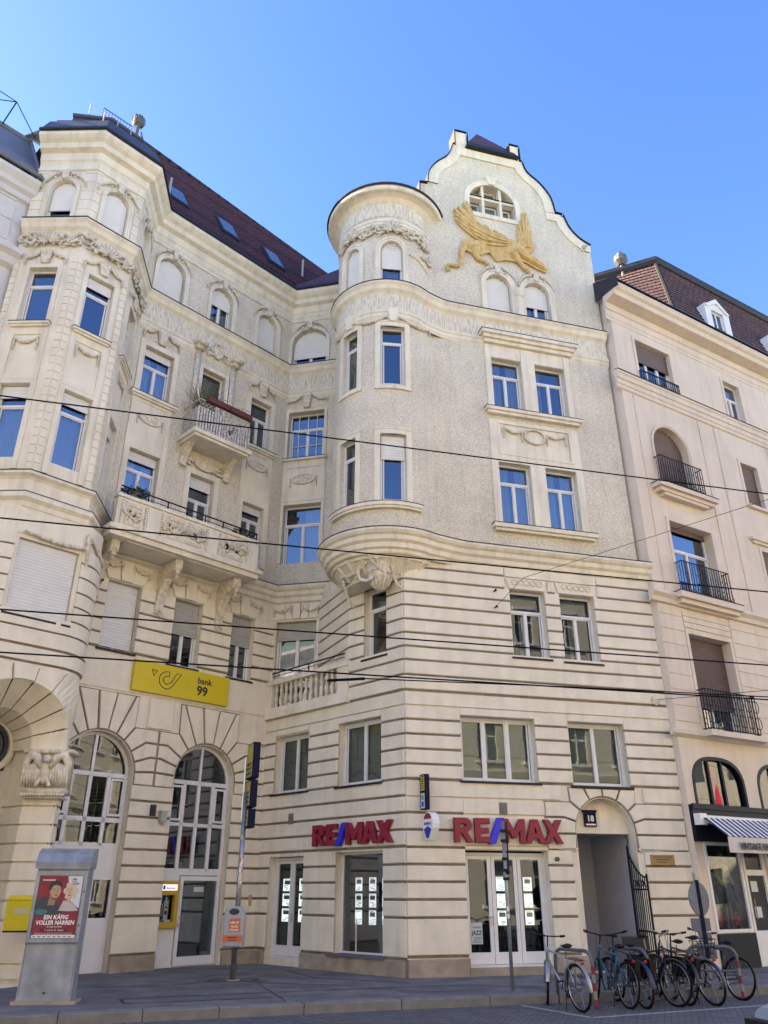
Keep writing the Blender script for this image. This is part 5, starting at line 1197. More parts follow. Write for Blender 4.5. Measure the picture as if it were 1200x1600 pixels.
# lit listing panels hanging in the shop windows
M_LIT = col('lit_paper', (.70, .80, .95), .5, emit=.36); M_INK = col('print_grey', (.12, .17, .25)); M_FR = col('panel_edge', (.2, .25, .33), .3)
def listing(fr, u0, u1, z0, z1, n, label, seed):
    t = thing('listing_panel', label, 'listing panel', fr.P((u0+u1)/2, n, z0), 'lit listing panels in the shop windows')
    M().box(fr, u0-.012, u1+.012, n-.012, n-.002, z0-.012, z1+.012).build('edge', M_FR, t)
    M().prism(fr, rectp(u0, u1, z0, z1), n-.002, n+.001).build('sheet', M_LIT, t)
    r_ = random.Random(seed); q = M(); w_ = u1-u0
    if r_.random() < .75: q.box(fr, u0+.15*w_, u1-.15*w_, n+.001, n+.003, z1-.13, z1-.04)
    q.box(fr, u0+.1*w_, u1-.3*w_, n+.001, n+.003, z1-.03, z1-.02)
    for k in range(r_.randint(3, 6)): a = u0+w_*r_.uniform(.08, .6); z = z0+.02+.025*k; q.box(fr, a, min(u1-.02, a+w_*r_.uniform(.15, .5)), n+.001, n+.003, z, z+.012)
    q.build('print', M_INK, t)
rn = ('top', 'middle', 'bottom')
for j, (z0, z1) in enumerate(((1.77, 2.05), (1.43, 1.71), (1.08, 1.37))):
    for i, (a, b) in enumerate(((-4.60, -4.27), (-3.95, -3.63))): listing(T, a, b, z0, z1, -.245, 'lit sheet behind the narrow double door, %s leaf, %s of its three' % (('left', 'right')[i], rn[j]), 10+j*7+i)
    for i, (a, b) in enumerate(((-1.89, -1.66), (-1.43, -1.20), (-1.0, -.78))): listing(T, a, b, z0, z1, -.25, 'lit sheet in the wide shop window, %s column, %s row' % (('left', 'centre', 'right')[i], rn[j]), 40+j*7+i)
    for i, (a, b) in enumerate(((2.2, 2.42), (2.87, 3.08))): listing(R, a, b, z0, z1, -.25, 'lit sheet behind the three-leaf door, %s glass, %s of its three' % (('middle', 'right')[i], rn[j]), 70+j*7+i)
t = thing('jazz_poster', 'pale concert poster reading JAZZ low on the left leaf of the shop door', 'poster', R.P(1.52, -.21, .73))
M().prism(R, rectp(1.53, 1.80, .72, 1.14), -.218, -.212).build('sheet', col('poster_paper', (.5, .55, .55)), t)
q = M(); q.text(R, 'JAZZ', 1.665, .9, .115, -.212, -.209, .03, align='CENTER', sx=.9)
q.text(R, 'SWINGIN', 1.665, 1.03, .045, -.212, -.209, .01, align='CENTER')
for i in range(5): q.box(R, 1.56+.01*i, 1.78-.015*(i % 3), -.212, -.21, .75+.024*i, .758+.024*i)
q.build('lettering', col('poster_ink', (.02, .06, .14)), t)
# balcony plants
def tuft(name, label, cat, c, k, L, spread, m, w_=.012, droop=.5, seed=1):
    r_ = random.Random(seed); q = M(); c = Vector(c)
    for i in range(k):
        a = r_.uniform(0, 2*math.pi); s_ = r_.uniform(.1, 1)*spread; l = L*r_.uniform(.6, 1); d = Vector((math.cos(a), math.sin(a), 0)); sd = Vector((-d.y, d.x, 0))*w_
        pts = [c+d*s_*t*l+Vector((0, 0, l*(t-droop*s_*t*t*.8))) for t in (0, .35, .7, 1)]
        vs = []
        for j, p_ in enumerate(pts): vs += [p_-sd*(1-.28*j), p_+sd*(1-.28*j)]
        q.add(vs, [(2*j, 2*j+1, 2*j+3, 2*j+2) for j in range(3)])
    return q
def plant(name, label, cat, c, q, m, pot=None):
    t = thing(name, label, cat, c); q.build('leaves', m, t)
    if pot: M().lathe(c, pot, 10).build('pot', col('plant_pot', (.14, .08, .06)), t)
    return t
pc = B.P(-3.62, .6, 14.05)
plant('grass_plant', 'spiky grass plant in a pot sprouting over the small balcony corner', 'plant', pc, tuft('', '', '', pc+Vector((0, 0, .5)), 110, 1.3, .8, None, w_=.016, seed=3), col('dry_grass', (.14, .15, .08), .8, var=.4), [(.0, -.25), (.16, -.25), (.2, .45), (.0, .45)])
def bush(c, rx, ry, rz, k, seed, leaf=.05):
    r_ = random.Random(seed); q = M()
    for i in range(k):
        a, b = r_.uniform(0, 2*math.pi), r_.uniform(-1, 1); rr = r_.uniform(.35, 1)**.5; s_ = math.sqrt(1-b*b)
        p_ = Vector(c)+Vector((rx*rr*s_*math.cos(a), ry*rr*s_*math.sin(a), rz*rr*b)); u = Vector((r_.uniform(-1, 1), r_.uniform(-1, 1), r_.uniform(-1, 1))).normalized()*leaf; v = u.cross(Vector((r_.uniform(-1, 1), r_.uniform(-1, 1), r_.uniform(-1, 1)))).normalized()*leaf*.6
        q.add([p_-u, p_-v, p_+u, p_+v], [(0, 1, 2, 3)])
    return q
m_leaf = col('dark_leaf', (.035, .06, .035), .7, var=.5, vscale=15)
for c, rx, lab, sd in ((B.P(-5.5, .95, 11.05), .42, 'dark leafy plant at the left end of the long balcony', 5), (B.P(-2.1, .95, 11.0), .28, 'small dark plant at the right end of the long balcony', 6)):
    q = bush(c, rx, .22, .2, int(500*rx), sd); q.tube([c, c+Vector((.1, 0, .4))], .01, 4); plant('balcony_plant', lab, 'plant', c-Vector((0, 0, .2)), q, m_leaf, [(0, -.1), (.14, -.1), (.17, .15), (0, .15)])
m_rbox = col('oxblood_box', (.13, .03, .035), .6, var=.2)
for a, b, lab in ((-3.68, -2.92, 'left'), (-2.9, -2.1, 'right')):
    t = thing('flower_box', 'dark red flower box on the small balcony rail, the %s one of two' % lab, 'flower box', B.P(a, .95, 14.72), 'red flower boxes')
    M().prism(Fr(B.P(a, .88, 0), 134.5), [(0.03, 14.78), (.17, 14.78), (.2, 14.93), (0, 14.93)], 0, -(b-a), .0, back=True).build('trough', m_rbox, t)
    bush(B.P((a+b)/2, .98, 14.98), .3, .05, .09, 26, 8, .03).build('leaves', m_leaf, t)
c = B.P(-3.0, .6, 14.0)
plant('balcony_plant', 'dark plant behind the bars of the small balcony', 'plant', c, bush(c+Vector((0, 0, .25)), .5, .2, .35, 160, 9, .05), m_leaf, [(0, -.2), (.15, -.2), (.17, .1), (0, .1)])

# ================================================================ NEIGHBOUR ON THE RIGHT
NH = thing('neighbour_apartment_building', 'smooth beige house on the right with brown blinds, iron balconets and a tiled mansard', 'building', N0)
m_np = mat('beige_render', (.72, .61, .50), .85, bump=.2, bscale=35, var=.07, vscale=1, streak=.1)
hN = [(.98, 2.66, 16.75, 18.42, 0), (5.45, 6.35, 16.78, 18.38, 0), (1.06, 2.66, 12.95, 15.2, 1), (5.41, 6.32, 13.36, 14.98, 0), (1.13, 3.04, 9.35, 11.75, 0), (5.5, 6.5, 9.4, 11.7, 0),
      (1.12, 2.9, 5.55, 8.25, 0), (5.4, 6.9, 5.6, 8.3, 0), (.3, 2.36, 3.72, 4.93, 1), (2.9, 4.96, 3.72, 4.93, 1), (.3, 1.62, .88, 2.86, 0), (1.68, 2.5, .15, 2.86, 0), (2.62, 4.4, .88, 2.86, 0)]
# wide shallow arches: use a 3-centred look through archp of the same width
def arch2(u0, u1, z0, zt, k=16, ex=.5):
    h = zt-z0; rz = min(h*.62, (u1-u0)/2); zs = zt-rz; uc = (u0+u1)/2; r = (u1-u0)/2
    return [(u0, z0), (u1, z0)]+[(uc+r*abs(math.cos(math.pi*i/k))**(2/2.6)*(1 if math.cos(math.pi*i/k) >= 0 else -1), zs+rz*math.sin(math.pi*i/k)**(2/2.6)) for i in range(k+1)]
HOL = [(archp(a, b, p, q) if ar and p > 10 else arch2(a, b, p, q) if ar else rectp(a, b, p, q)) for a, b, p, q, ar in hN]
M().prism(NB, rectp(0, 16, .12, 20.0), -.34, 0, holes=HOL).build('wall', m_np, NH)
q = M(); q.add([NB.P(0, 0, 0), NB.P(-.02, -6, 0), NB.P(-.02, -6, 20), NB.P(0, 0, 20)], [(0, 1, 2, 3)]); q.add([NB.P(16, 0, 0), NB.P(16, -9, 0), NB.P(16, -9, 20), NB.P(16, 0, 20)], [(0, 1, 2, 3)])
q.add([NB.P(0, 0, z) for z in (0,)]+[], []) ; q.build('wall', m_np, NH)
m_ = M(); 
def nb(a, b, n, z0, z1): m_.box(NB, a, b, 0, n, z0, z1)
path = [Q(NB, -.25, 0), Q(NB, 16, 0)]
m_.sweep(path, [(0, 20.0), (.62, 19.95), (.66, 19.86), (.6, 19.72), (.52, 19.66), (.48, 19.5), (.12, 19.42), (.1, 19.2), (.05, 19.16), (.05, 18.95), (.02, 18.9), (.02, 18.8), (0, 18.78)])
m_.sweep(path, [(0, 16.72), (.16, 16.68), (.16, 16.6), (.12, 16.56), (.12, 16.4), (.08, 16.38), (.08, 16.22), (.05, 16.2), (.05, 16.08), (0, 16.05)])
m_.sweep(path, [(0, 9.35), (.2, 9.32), (.22, 9.22), (.12, 9.12), (.1, 9.0), (0, 8.97)]); m_.sweep(path, [(0, 5.55), (.12, 5.5), (.12, 5.42), (.04, 5.36), (0, 5.34)])
m_.box(NB, .7, 3.4, 0, .36, 9.18, 9.36); m_.box(NB, .8, 3.3, 0, .26, 9.05, 9.178); m_.box(NB, .95, 3.35, 0, .36, 5.42, 5.56); m_.box(NB, .65, 3.3, 0, .34, 12.72, 12.86); m_.box(NB, .75, 3.2, 0, .24, 12.6, 12.718); m_.box(NB, .95, 2.95, 0, .2, 12.5, 12.598)
for h in hN[:8]:
    if not h[4]: surround(m_, NB, h[0], h[1], h[2], h[3], .12, .03); 
    else: surround(m_, NB, h[0], h[1], h[2], h[3], .1, .03, arch=True)
for a, b in ((.45, .5), (3.5, 3.55), (4.3, 4.36), (7.2, 7.26)): m_.box(NB, a, b, 0, .03, 9.36, 16.04)
for a, b in ((5.0, 6.75),): m_.box(NB, a, b, 0, .14, 12.0, 12.1); m_.box(NB, a+.1, b-.1, 0, .08, 11.9, 11.998); m_.box(NB, 5.3, 6.45, 0, .12, 13.24, 13.34)
for z in [5.75+.42*i for i in range(8)]:
    for a, b in ((0.02, .98), (3.05, 5.2)):
        m_.prism(NB, rectp(a, b, z+.012, z+.408), 0, .02, .004)
for i in range(3): m_.prism(NB, rectp(1.0, 3.0, 8.42+.17*i, 8.575+.17*i), 0, .03, .004)
m_.build('cornice', m_np, NH)
fl = M(); fl.sweep(path, [(0, 20.08), (.68, 20.0), (.7, 19.93)], False); fl.sweep(path, [(0, 16.74), (.18, 16.7), (.18, 16.67)], False); fl.box(NB, .68, 3.42, 0, .38, 9.361, 9.38); fl.box(NB, .63, 3.32, 0, .36, 12.861, 12.88)
fl.prism(Fr(NB.P(-.25, 0, 0), 59-90), [(-.7, 19.7), (.3, 19.7), (.3, 20.5), (-.7, 20.1)], -.02, .02, back=True); fl.build('metal_capping', m_flash, NH)
mr = M(); P = NB.P
e0, e1 = P(3.5, .1, 20.1), P(18, .1, 20.1); t0, t1 = P(4.7, -1.2, 24.6), P(18, -1.2, 24.6); b0, bt = P(1.2, -2.6, 20.1), P(3.2, -3.4, 24.6)
courses(e0, e1, t1, t0, 21, 'roof', m_tile2, NH)
courses(b0, e0, t0, bt, 21, 'roof', m_tile2, NH)
q = M(); q.tube([e0, t0], .09, 8); q.build('hip_tiles', m_tile2, NH)
q = M(); q.sweep([Q(NB, 3.2, -3.4), Q(NB, 4.7, -1.2), Q(NB, 18, -1.2)], [(-.02, 24.4), (.14, 24.45), (.2, 24.6), (.2, 24.72), (.1, 24.75), (.1, 24.85), (-.3, 24.95)], False)
q.add([P(4.7, -1.3, 24.85), P(18, -1.3, 24.85), P(18, -9, 25), P(3.2, -9, 25), P(3.2, -3.4, 24.85)], [(0, 1, 2, 3, 4)]); q.build('roof_edge', m_flash, NH)
v = P(3.9, -2.2, .75); M().tube([v+Vector((0, 0, 23.4)), v+Vector((0, 0, 24.3))], .07, 8).lathe(v, [(0, 24.85), (.12, 24.75), (.1, 24.62), (.26, 24.55), (.28, 24.3), (.14, 24.12), (.07, 24.1)], 12).build('roof_vent', bpy.data.materials['zinc'], NH)
for uc in (6.35, 10.2):
    D = M(); Y = Fr(P(uc, -.12, 0), 59); zb, zt = 20.45, 22.5
    D.prism(Y, [(-.72, zb), (.72, zb), (.72, zt-.35), (0, zt), (-.72, zt-.35)], -1.3, 0, holes=[rectp(-.36, .36, zb+.2, zt-.5)]); D.prism(Y, [(-.72, zt-.42), (-.6, zt-.48), (0, zt-.12), (.6, zt-.48), (.72, zt-.42), (0, zt+.1)], -1.3, .06, back=True)
    dd = D.build('dormer', m_white, NH)
    f = M(); f.prism(Y, rectp(-.36, .36, zb+.2, zt-.5), -.14, -.1, holes=[rectp(-.3, .3, zb+.26, zt-.56)]); f.box(Y, -.03, .03, -.13, -.09, zb+.2, zt-.5); f.build('window_frame', m_white, dd)
    M().prism(Y, rectp(-.36, .36, zb+.2, zt-.5), -.13, -.12).build('pane', m_glass, dd); M().prism(Y, rectp(-.4, .4, zb+.1, zt-.4), -.4, -.35).build('room', m_dark, dd)
def nwin(i, **k): return window(NB, NH, *hN[i][:4], **k)
nwin(0, style='C3', shutter=.45, shm=m_brownsh, n=-.16); nwin(1, style='T', tz=.62, n=-.16, curtain=cu(*hN[1][:4]))
window(NB, NH, *hN[2][:4], arch=True, style='', shutter=.97, shm=m_brownsh, n=-.25); nwin(3, style='C', shutter=.95, shm=m_brownsh, n=-.16)
nwin(4, style='T', tz=.68, n=-.3, shutter=.06, shm=m_brownsh); nwin(5, style='C', shutter=.9, shm=m_brownsh, n=-.16)
nwin(6, style='C', shutter=.72, shm=m_brownsh, n=-.3); nwin(7, style='C', shutter=.8, shm=m_brownsh, n=-.2)
def balconet(a, b, z0, z1, n, kind):
    q = M(); pl = [(a, 0), (a, n), (b, n), (b, 0)]
    for z in (z0, z1): q.tube([NB.P(u, k, z) for u, k in pl], .018, 5)
    L = int((b-a)/.105)
    for i in range(L+1):
        u = a+(b-a)*i/L
        q.tube([NB.P(u, n, z0), NB.P(u, n, z1)], .013, 4)
        if kind == 'hex' and i < L and i % 2 == 0: q.tube([NB.P(u, n, z0+.02), NB.P(u, n+.12, z0+.06), NB.P(u, n+.12, z0-.08), NB.P(u, n+.02, z0-.1)], .010, 4)
        if kind == 'hex' and i < L and i % 2: 
            for zz in (z0+.25*(z1-z0), z0+.6*(z1-z0)): q.box(NB, u, u+.1, n-.008, n+.008, zz, zz+.015)
        if kind == 'ring' and i % 3 == 1: 
            for zz in (z0+.28*(z1-z0), z0+.72*(z1-z0)): q.tube([NB.P(u+.13*math.cos(t), n, zz+.17*math.sin(t)) for t in [x*math.pi/6 for x in range(13)]], .012, 4, cap=False)
        if kind == 'low' and i < L: q.tube([NB.P(u+.052+.07*math.cos(t), n, z0+(z1-z0)*.95*math.sin(t)) for t in [x*math.pi/8 for x in range(9)]], .009, 4)
    for k in (.33*n, .66*n):
        for u in (a, b): q.tube([NB.P(u, k, z0), NB.P(u, k, z1)], .01, 4)
    return q.build('railing', m_iron, NH)
balconet(.95, 2.75, 16.78, 17.12, .1, 'low'); balconet(.95, 2.85, 12.98, 13.85, .24, 'hex'); balconet(1.05, 3.1, 9.45, 10.35, .26, 'hex'); balconet(1.05, 3.1, 5.62, 6.65, .28, 'ring')
# shop storey
m_bk = col('black_shopfront', (.007, .008, .018), .5, spec=.2)
def archwin(i, dress):
    a, b, p_, q_, _ = hN[i]; f = M(); f.prism(NB, arch2(a, b, p_, q_), -.12, .02, holes=[arch2(a+.08, b-.08, p_+.02, q_-.09)])
    for x in (a+(b-a)*.36, a+(b-a)*.62): f.box(NB, x-.035, x+.035, -.1, -.03, p_, q_-.08)
    w_ = f.build('window', m_bk, NH); M().prism(NB, arch2(a+.04, b-.04, p_, q_-.04), -.08, -.079).build('pane', m_glass2, w_)
    s = slats(NB, a+.05, a+(b-a)*.36, p_+.02, q_-.12, -.2, .045); s.build('blind', col('venetian', (.22, .2, .2)), w_)
    M().add([NB.P(u, n, z) for u in (a-.1, b+.1) for n in (-.35, -1.4) for z in (p_-.1, q_+.1)], [(2, 3, 7, 6), (0, 1, 3, 2), (4, 5, 7, 6), (0, 2, 6, 4), (1, 3, 7, 5)]).build('room', m_dark, w_)
archwin(8, 1); archwin(9, 0)
q = M(); q.box(NB, 0, 16, .0, .1, 2.86, 3.7); q.box(NB, 0, 16, .1, .14, 3.6, 3.72); q.build('shop_fascia', m_bk, NH)
q = M(); q.box(NB, .28, 1.64, 0, .06, .14, .86); q.box(NB, 2.6, 4.4, 0, .06, .14, .86); q.build('stall_riser', m_bk, NH)
f = M(); f.prism(NB, rectp(.3, 1.62, .88, 2.86), -.06, .03, holes=[rectp(.37, 1.55, .95, 2.78)]); f.prism(NB, rectp(2.62, 4.4, .88, 2.86), -.06, .03, holes=[rectp(2.7, 4.3, .95, 2.78)])
w_ = f.build('shop_window', m_white, NH); q = M(); q.add([NB.P(.35, -.02, .92), NB.P(1.57, -.02, .92), NB.P(1.57, -.02, 2.8), NB.P(.35, -.02, 2.8)], [(0, 1, 2, 3)]); q.add([NB.P(2.68, -.02, .92), NB.P(4.32, -.02, .92), NB.P(4.32, -.02, 2.8), NB.P(2.68, -.02, 2.8)], [(0, 1, 2, 3)]); q.build('pane', m_glass2, w_)
M().add([NB.P(u, n, z) for u in (.2, 1.66) for n in (-.36, -1.4) for z in (.86, 2.9)], [(2, 3, 7, 6), (0, 1, 3, 2), (4, 5, 7, 6), (0, 2, 6, 4), (1, 3, 7, 5)]).add([NB.P(u, n, z) for u in (2.6, 4.5) for n in (-.36, -1.4) for z in (.86, 2.9)], [(2, 3, 7, 6), (0, 1, 3, 2), (4, 5, 7, 6), (0, 2, 6, 4), (1, 3, 7, 5)]).build('room', m_dark, w_)
f = M(); f.prism(NB, rectp(1.68, 2.5, .15, 2.86), -.06, .02, holes=[rectp(1.75, 2.43, .9, 2.12), rectp(1.75, 2.43, 2.25, 2.78)]); dd = f.build('door', m_white, NH)
M().prism(NB, rectp(1.74, 2.44, .88, 2.8), -.04, -.035).build('pane', col('door_dark', (.04, .04, .05), .1), dd)
M().tube([NB.P(1.8, .07, 1.15), NB.P(1.8, .07, 1.6)], .014).build('handle', bpy.data.materials['bronze'], dd)
for z in (1.75, 1.18): M().prism(NB, rectp(1.86, 2.1, z, z+.24), -.03, .0).box(NB, 1.9, 2.06, 0, .003, z+.1, z+.13).build('notice', col('notice_white', (.6, .6, .62)), dd)
# awning
aw = thing('striped_awning', 'navy and white striped shop awning with cream valance reading VINTAGE', 'awning', NB.P(.4, .1, 3.4))
q = M(); q.box(NB, .26, 9, .12, .3, 3.36, 3.44); q.build('cassette', m_white, aw); q = M(); q.box(NB, .0, .25, .11, .3, 3.22, 3.48); q.build('motor_box', M_WHITE2, aw)
S1 = M(); S2 = M(); k = 0; x = .12
while x < 9:
    (S1 if k % 2 else S2).add([NB.P(x, .3, 3.38), NB.P(x+.1, .3, 3.38), NB.P(x+.1, .88, 2.93), NB.P(x, .88, 2.93)], [(0, 1, 2, 3)]); x += .1; k += 1
S1.build('white_stripes', M_WHITE2, aw); S2.build('navy_stripes', col('awning_navy', (.006, .008, .03), .8), aw)
q = M(); n_ = 60; vs = []
for i in range(n_+1): u = .12+8.9*i/n_; vs += [NB.P(u, .88+.012*math.sin(i*1.9), 2.92), NB.P(u, .87+.02*math.sin(i*1.3), 2.58)]
q.add(vs, [(2*i, 2*i+2, 2*i+3, 2*i+1) for i in range(n_)]); q.build('valance', col('canvas_cream', (.60, .57, .52), .9), aw)
M().text(NB, 'VINTAGE FASHION', .50, 2.66, .20, .905, .92, .03, sx=.95).build('lettering', M_BLACK, aw)
q = M(); q.tube([NB.P(.2, .3, 3.3), NB.P(.6, .55, 3.1), NB.P(.2, .86, 2.93)], .02, 5); q.build('arm', m_white, aw)
# shop display
def mannequin(label, c, skirt, top, loc):
    t = thing('mannequin', label, 'mannequin', c); c = Vector(c)
    q = M()
    for s_ in (-1, 1): q.tube([c+NB.d*.07*s_+Vector((0, 0, z)) for z in (.02, .4, .75, .9)], [.035, .045, .06, .07], 8)
    q.tube([c+Vector((0, 0, z)) for z in (.85, .95, 1.05, 1.25, 1.4, 1.46, 1.52)], [.12, .13, .1, .13, .13, .06, .045], 10); q.ball(c+Vector((0, 0, 1.62)), .09, sz=1.25, nu=10, nv=8)
    q.build('body', col('mannequin_skin', (.32, .25, .2), .5), t, smooth=True)
    q = M(); q.lathe(c, [(.15, 1.0), (.2, .8), (.26, .55)], 14); q.build('skirt', col('cloth%d' % loc, skirt, .9), t); q = M(); q.lathe(c, [(.15, 1.0), (.13, 1.08), (.17, 1.25), (.17, 1.4), (.07, 1.48)], 14)
    for s_ in (-1, 1): q.tube([c+NB.d*.15*s_+Vector((0, 0, 1.4)), c+NB.d*.24*s_+Vector((0, 0, 1.15)), c+NB.d*.2*s_+NB.n*.12+Vector((0, 0, .95))], [.06, .05, .03], 8)
    q.build('top', col('top%d' % loc, top, .9), t)
mannequin('display mannequin in pale top and dark skirt in the shop window', NB.P(1.22, -.3, .95), (.03, .03, .04), (.7, .66, .5), 1)
mannequin('display mannequin in dark clothes at the left edge of the shop window', NB.P(.68, -.4, .95), (.06, .1, .1), (.10, .09, .12), 2)
q = M(); c = NB.P(1.35, -.9, 0)
q = M(); q.lathe(NB.P(1.3, -.24, 0), [(.03, 4.78), (.15, 4.74), (.14, 4.5), (.17, 4.2), (.22, 3.76)], 14); q.tube([NB.P(1.18, -.24, 4.68), NB.P(1.12, -.22, 4.35)], [.05, .03], 6); q.tube([NB.P(1.42, -.24, 4.68), NB.P(1.48, -.22, 4.35)], [.05, .03], 6)
tag(q.build('red_dress', col('red_cloth', (.75, .03, .07), .8), loc=NB.P(1.3, -.24, 3.78)), 'red dress hanging in the arched upper shop window', 'dress')
for u, n, r_, lab in ((.72, -.25, .2, 'red handbag at the left in the shop window'), (1.42, -.25, .14, 'red shoes and bag at the right in the shop window')):
    q = M(); q.fball(NB, u, n, .98+r_, r_, 1, .5, .9, 12, 8); q.tube([NB.P(u+r_*.7*math.cos(t), n, 1.0+r_*1.5+r_*.7*math.sin(t)) for t in [x*math.pi/8 for x in range(9)]], .012, 5); tag(q.build('handbag', bpy.data.materials['red_cloth'], loc=NB.P(u, n, .95)), lab, 'handbag')

# ================================================================ NEIGHBOUR ON THE LEFT
LP_ = B.P(-9.36, -.1, 0); LB = Fr(LP_, 44.5)
LH = thing('left_apartment_building', 'pale grey-white house at the left edge with metal roof and moulded cornice', 'building', LP_)
m_lp = mat('pale_render', (.62, .60, .57), .85, var=.08, bump=.2)
q = M(); hL = [(-1.9, -1.0, 10.9, 13.0, 0), (-1.9, -1.0, 14.6, 16.6, 0), (-1.9, -1.0, 18.0, 19.4, 0), (-1.9, -1.0, 6.6, 8.8, 0)]
wallgrid(q, LB, -14, .02, 0, 19.8, hL); q.build('wall', m_lp, LH)
for h in hL: window(LB, LH, *h[:4], n=-.2)
q = M(); lp = [Q(LB, -14, 0), Q(LB, .04, 0)]
q.sweep(lp, [(0, 19.85), (.36, 19.8), (.38, 19.66), (.25, 19.5), (.22, 19.36), (.1, 19.28), (.1, 19.1), (0, 19.05)]); q.sweep(lp, [(0, 17.3), (.35, 17.25), (.35, 17.1), (.2, 17.0), (.15, 16.8), (0, 16.7)]); q.sweep(lp, [(0, 9.6), (.3, 9.55), (.3, 9.4), (.1, 9.3), (0, 9.2)])
for z in (17.6, 18.3, 19.0): q.prism(LB, rectp(-.95, -.35, z, z+.6), 0, .03, .01)
q.build('cornice', m_lp, LH)
q = M(); q.add([LB.P(-14, .38, 19.9), LB.P(.02, .38, 19.9), LB.P(.1, -2.2, 23.6), LB.P(-14, -2.2, 23.6)], [(0, 1, 2, 3)]); q.add([LB.P(.02, .38, 19.9), LB.P(.1, -2.2, 23.6), LB.P(.1, -2.2, 19.9)], [(0, 1, 2)]); q.add([LB.P(-14, -2.2, 23.6), LB.P(.1, -2.2, 23.6), LB.P(.1, -6.5, 26.8), LB.P(-14, -6.5, 26.8), LB.P(.1, -6.6, 20), LB.P(-14, -6.6, 20), LB.P(.1, -2.2, 20)], [(0, 1, 2, 3), (3, 2, 4, 5), (1, 6, 4, 2)]); q.tube([LB.P(-14, .4, 19.92), LB.P(.02, .4, 19.92)], .06, 6)  # higher rear slope is unseen, added to block the low sun
q.tube([LB.P(.02, .38, 19.9), LB.P(.1, -2.2, 23.65)], .05, 6); q.tube([LB.P(-14, -2.2, 23.65), LB.P(.1, -2.2, 23.65)], .1, 6); q.build('roof', mat('lilac_metal_roof', (.16, .165, .20), .7, var=.15), LH)
q = M()
for a in (-2.2, -.9): q.tube([LB.P(a, -1.9, 23.4), LB.P(a+.2, -1.9, 24.6)], .02, 4)
q.tube([LB.P(-2.0, -1.9, 24.6), LB.P(-.7, -1.9, 24.6)], .02, 4); q.tube([LB.P(-2.2, -1.9, 23.5), LB.P(-.7, -1.9, 24.6)], .02, 4); q.tube([LB.P(-.7, -1.9, 24.6), LB.P(.1, -1.9, 23.6)], .02, 4); q.build('roof_rail', m_iron, LH)
q = M(); q.add([LB.P(u, n, z) for u in (-14, .02) for n in (-1.5, -9) for z in (0, 19.7)], [(0, 1, 3, 2), (4, 6, 7, 5), (2, 3, 7, 6), (0, 4, 5, 1)]); q.add([LB.P(-14, -1.5, 0), LB.P(-14, 0, 0), LB.P(-14, 0, 19.75), LB.P(-14, -1.5, 19.75)], [(0, 1, 2, 3)]); q.add([LB.P(.02, -1.5, 0), LB.P(.02, 0, 0), LB.P(.02, 0, 19.75), LB.P(.02, -1.5, 19.75)], [(0, 1, 2, 3)]); q.add([LB.P(-14, -1.5, 0), LB.P(.02, -1.5, 0), LB.P(.02, -1.5, 19.75), LB.P(-14, -1.5, 19.75)], [(0, 1, 2, 3)]); q.build('daylight_block', m_dark, LH)  # dark box added inside so no sun passes through the house
# ================================================================ HOUSES ACROSS THE STREET (behind the camera, mirrored in the panes)
OP = Fr((14, -7.5), 75-180)
OH = thing('opposite_apartment_building', 'tall cream house row across the street, mirrored in the window panes', 'building', OP.P(0, 0, 0))
hO = [(u, u+1.3, z, z+2.3, 0) for u in [-54+3.2*i for i in range(32)] for z in (1.0, 5.2, 9.2, 13.2, 17.0)]
q = M(); wallgrid(q, OP, -58, 50, 0, 21.5, hO); q.sweep([Q(OP, -58, 0), Q(OP, 50, 0)], [(0, 21.6), (.8, 21.5), (.8, 21.2), (.3, 20.8), (0, 20.7)]); q.sweep([Q(OP, -58, 0), Q(OP, 50, 0)], [(0, 8.6), (.4, 8.5), (.3, 8.1), (0, 8.0)])
q.add([OP.P(u, n, z) for u in (-58, 50) for n in (0, -12) for z in (0, 21.5)], [(0, 1, 3, 2), (4, 6, 7, 5), (2, 3, 7, 6)]); q.build('wall', mat('opposite_render', (.60, .55, .46), .9, var=.1), OH)
q = M(); q.add([OP.P(-58, .2, 21.5), OP.P(50, .2, 21.5), OP.P(50, -5, 25.5), OP.P(-58, -5, 25.5)], [(0, 1, 2, 3)]); q.add([OP.P(-58, -12, 21.5), OP.P(50, -12, 21.5), OP.P(50, -5, 25.5), OP.P(-58, -5, 25.5)], [(0, 1, 2, 3)]); q.build('roof', col('green_copper', (.13, .2, .16), .7, var=.2), OH)
for i, z in enumerate((1.0, 5.2, 9.2, 13.2, 17.0)):
    q = M(); f = M()
    for h in hO:
        if h[2] == z:
            q.add([OP.P(h[0], -.2, h[2]), OP.P(h[1], -.2, h[2]), OP.P(h[1], -.2, h[3]), OP.P(h[0], -.2, h[3])], [(0, 1, 2, 3)]); f.box(OP, h[0]+.6, h[0]+.7, -.2, -.15, h[2], h[3]); f.box(OP, h[0], h[1], -.2, -.15, h[2]+1.5, h[2]+1.6); f.box(OP, h[0]-.2, h[1]+.2, 0, .25, h[2]-.15, h[2]); f.box(OP, h[0]-.15, h[1]+.15, 0, .2, h[3]+.1, h[3]+.3)
    q.build('window_row', col('far_glass', (.05, .06, .08), .1), OH); f.build('window_frames', m_white, OH)

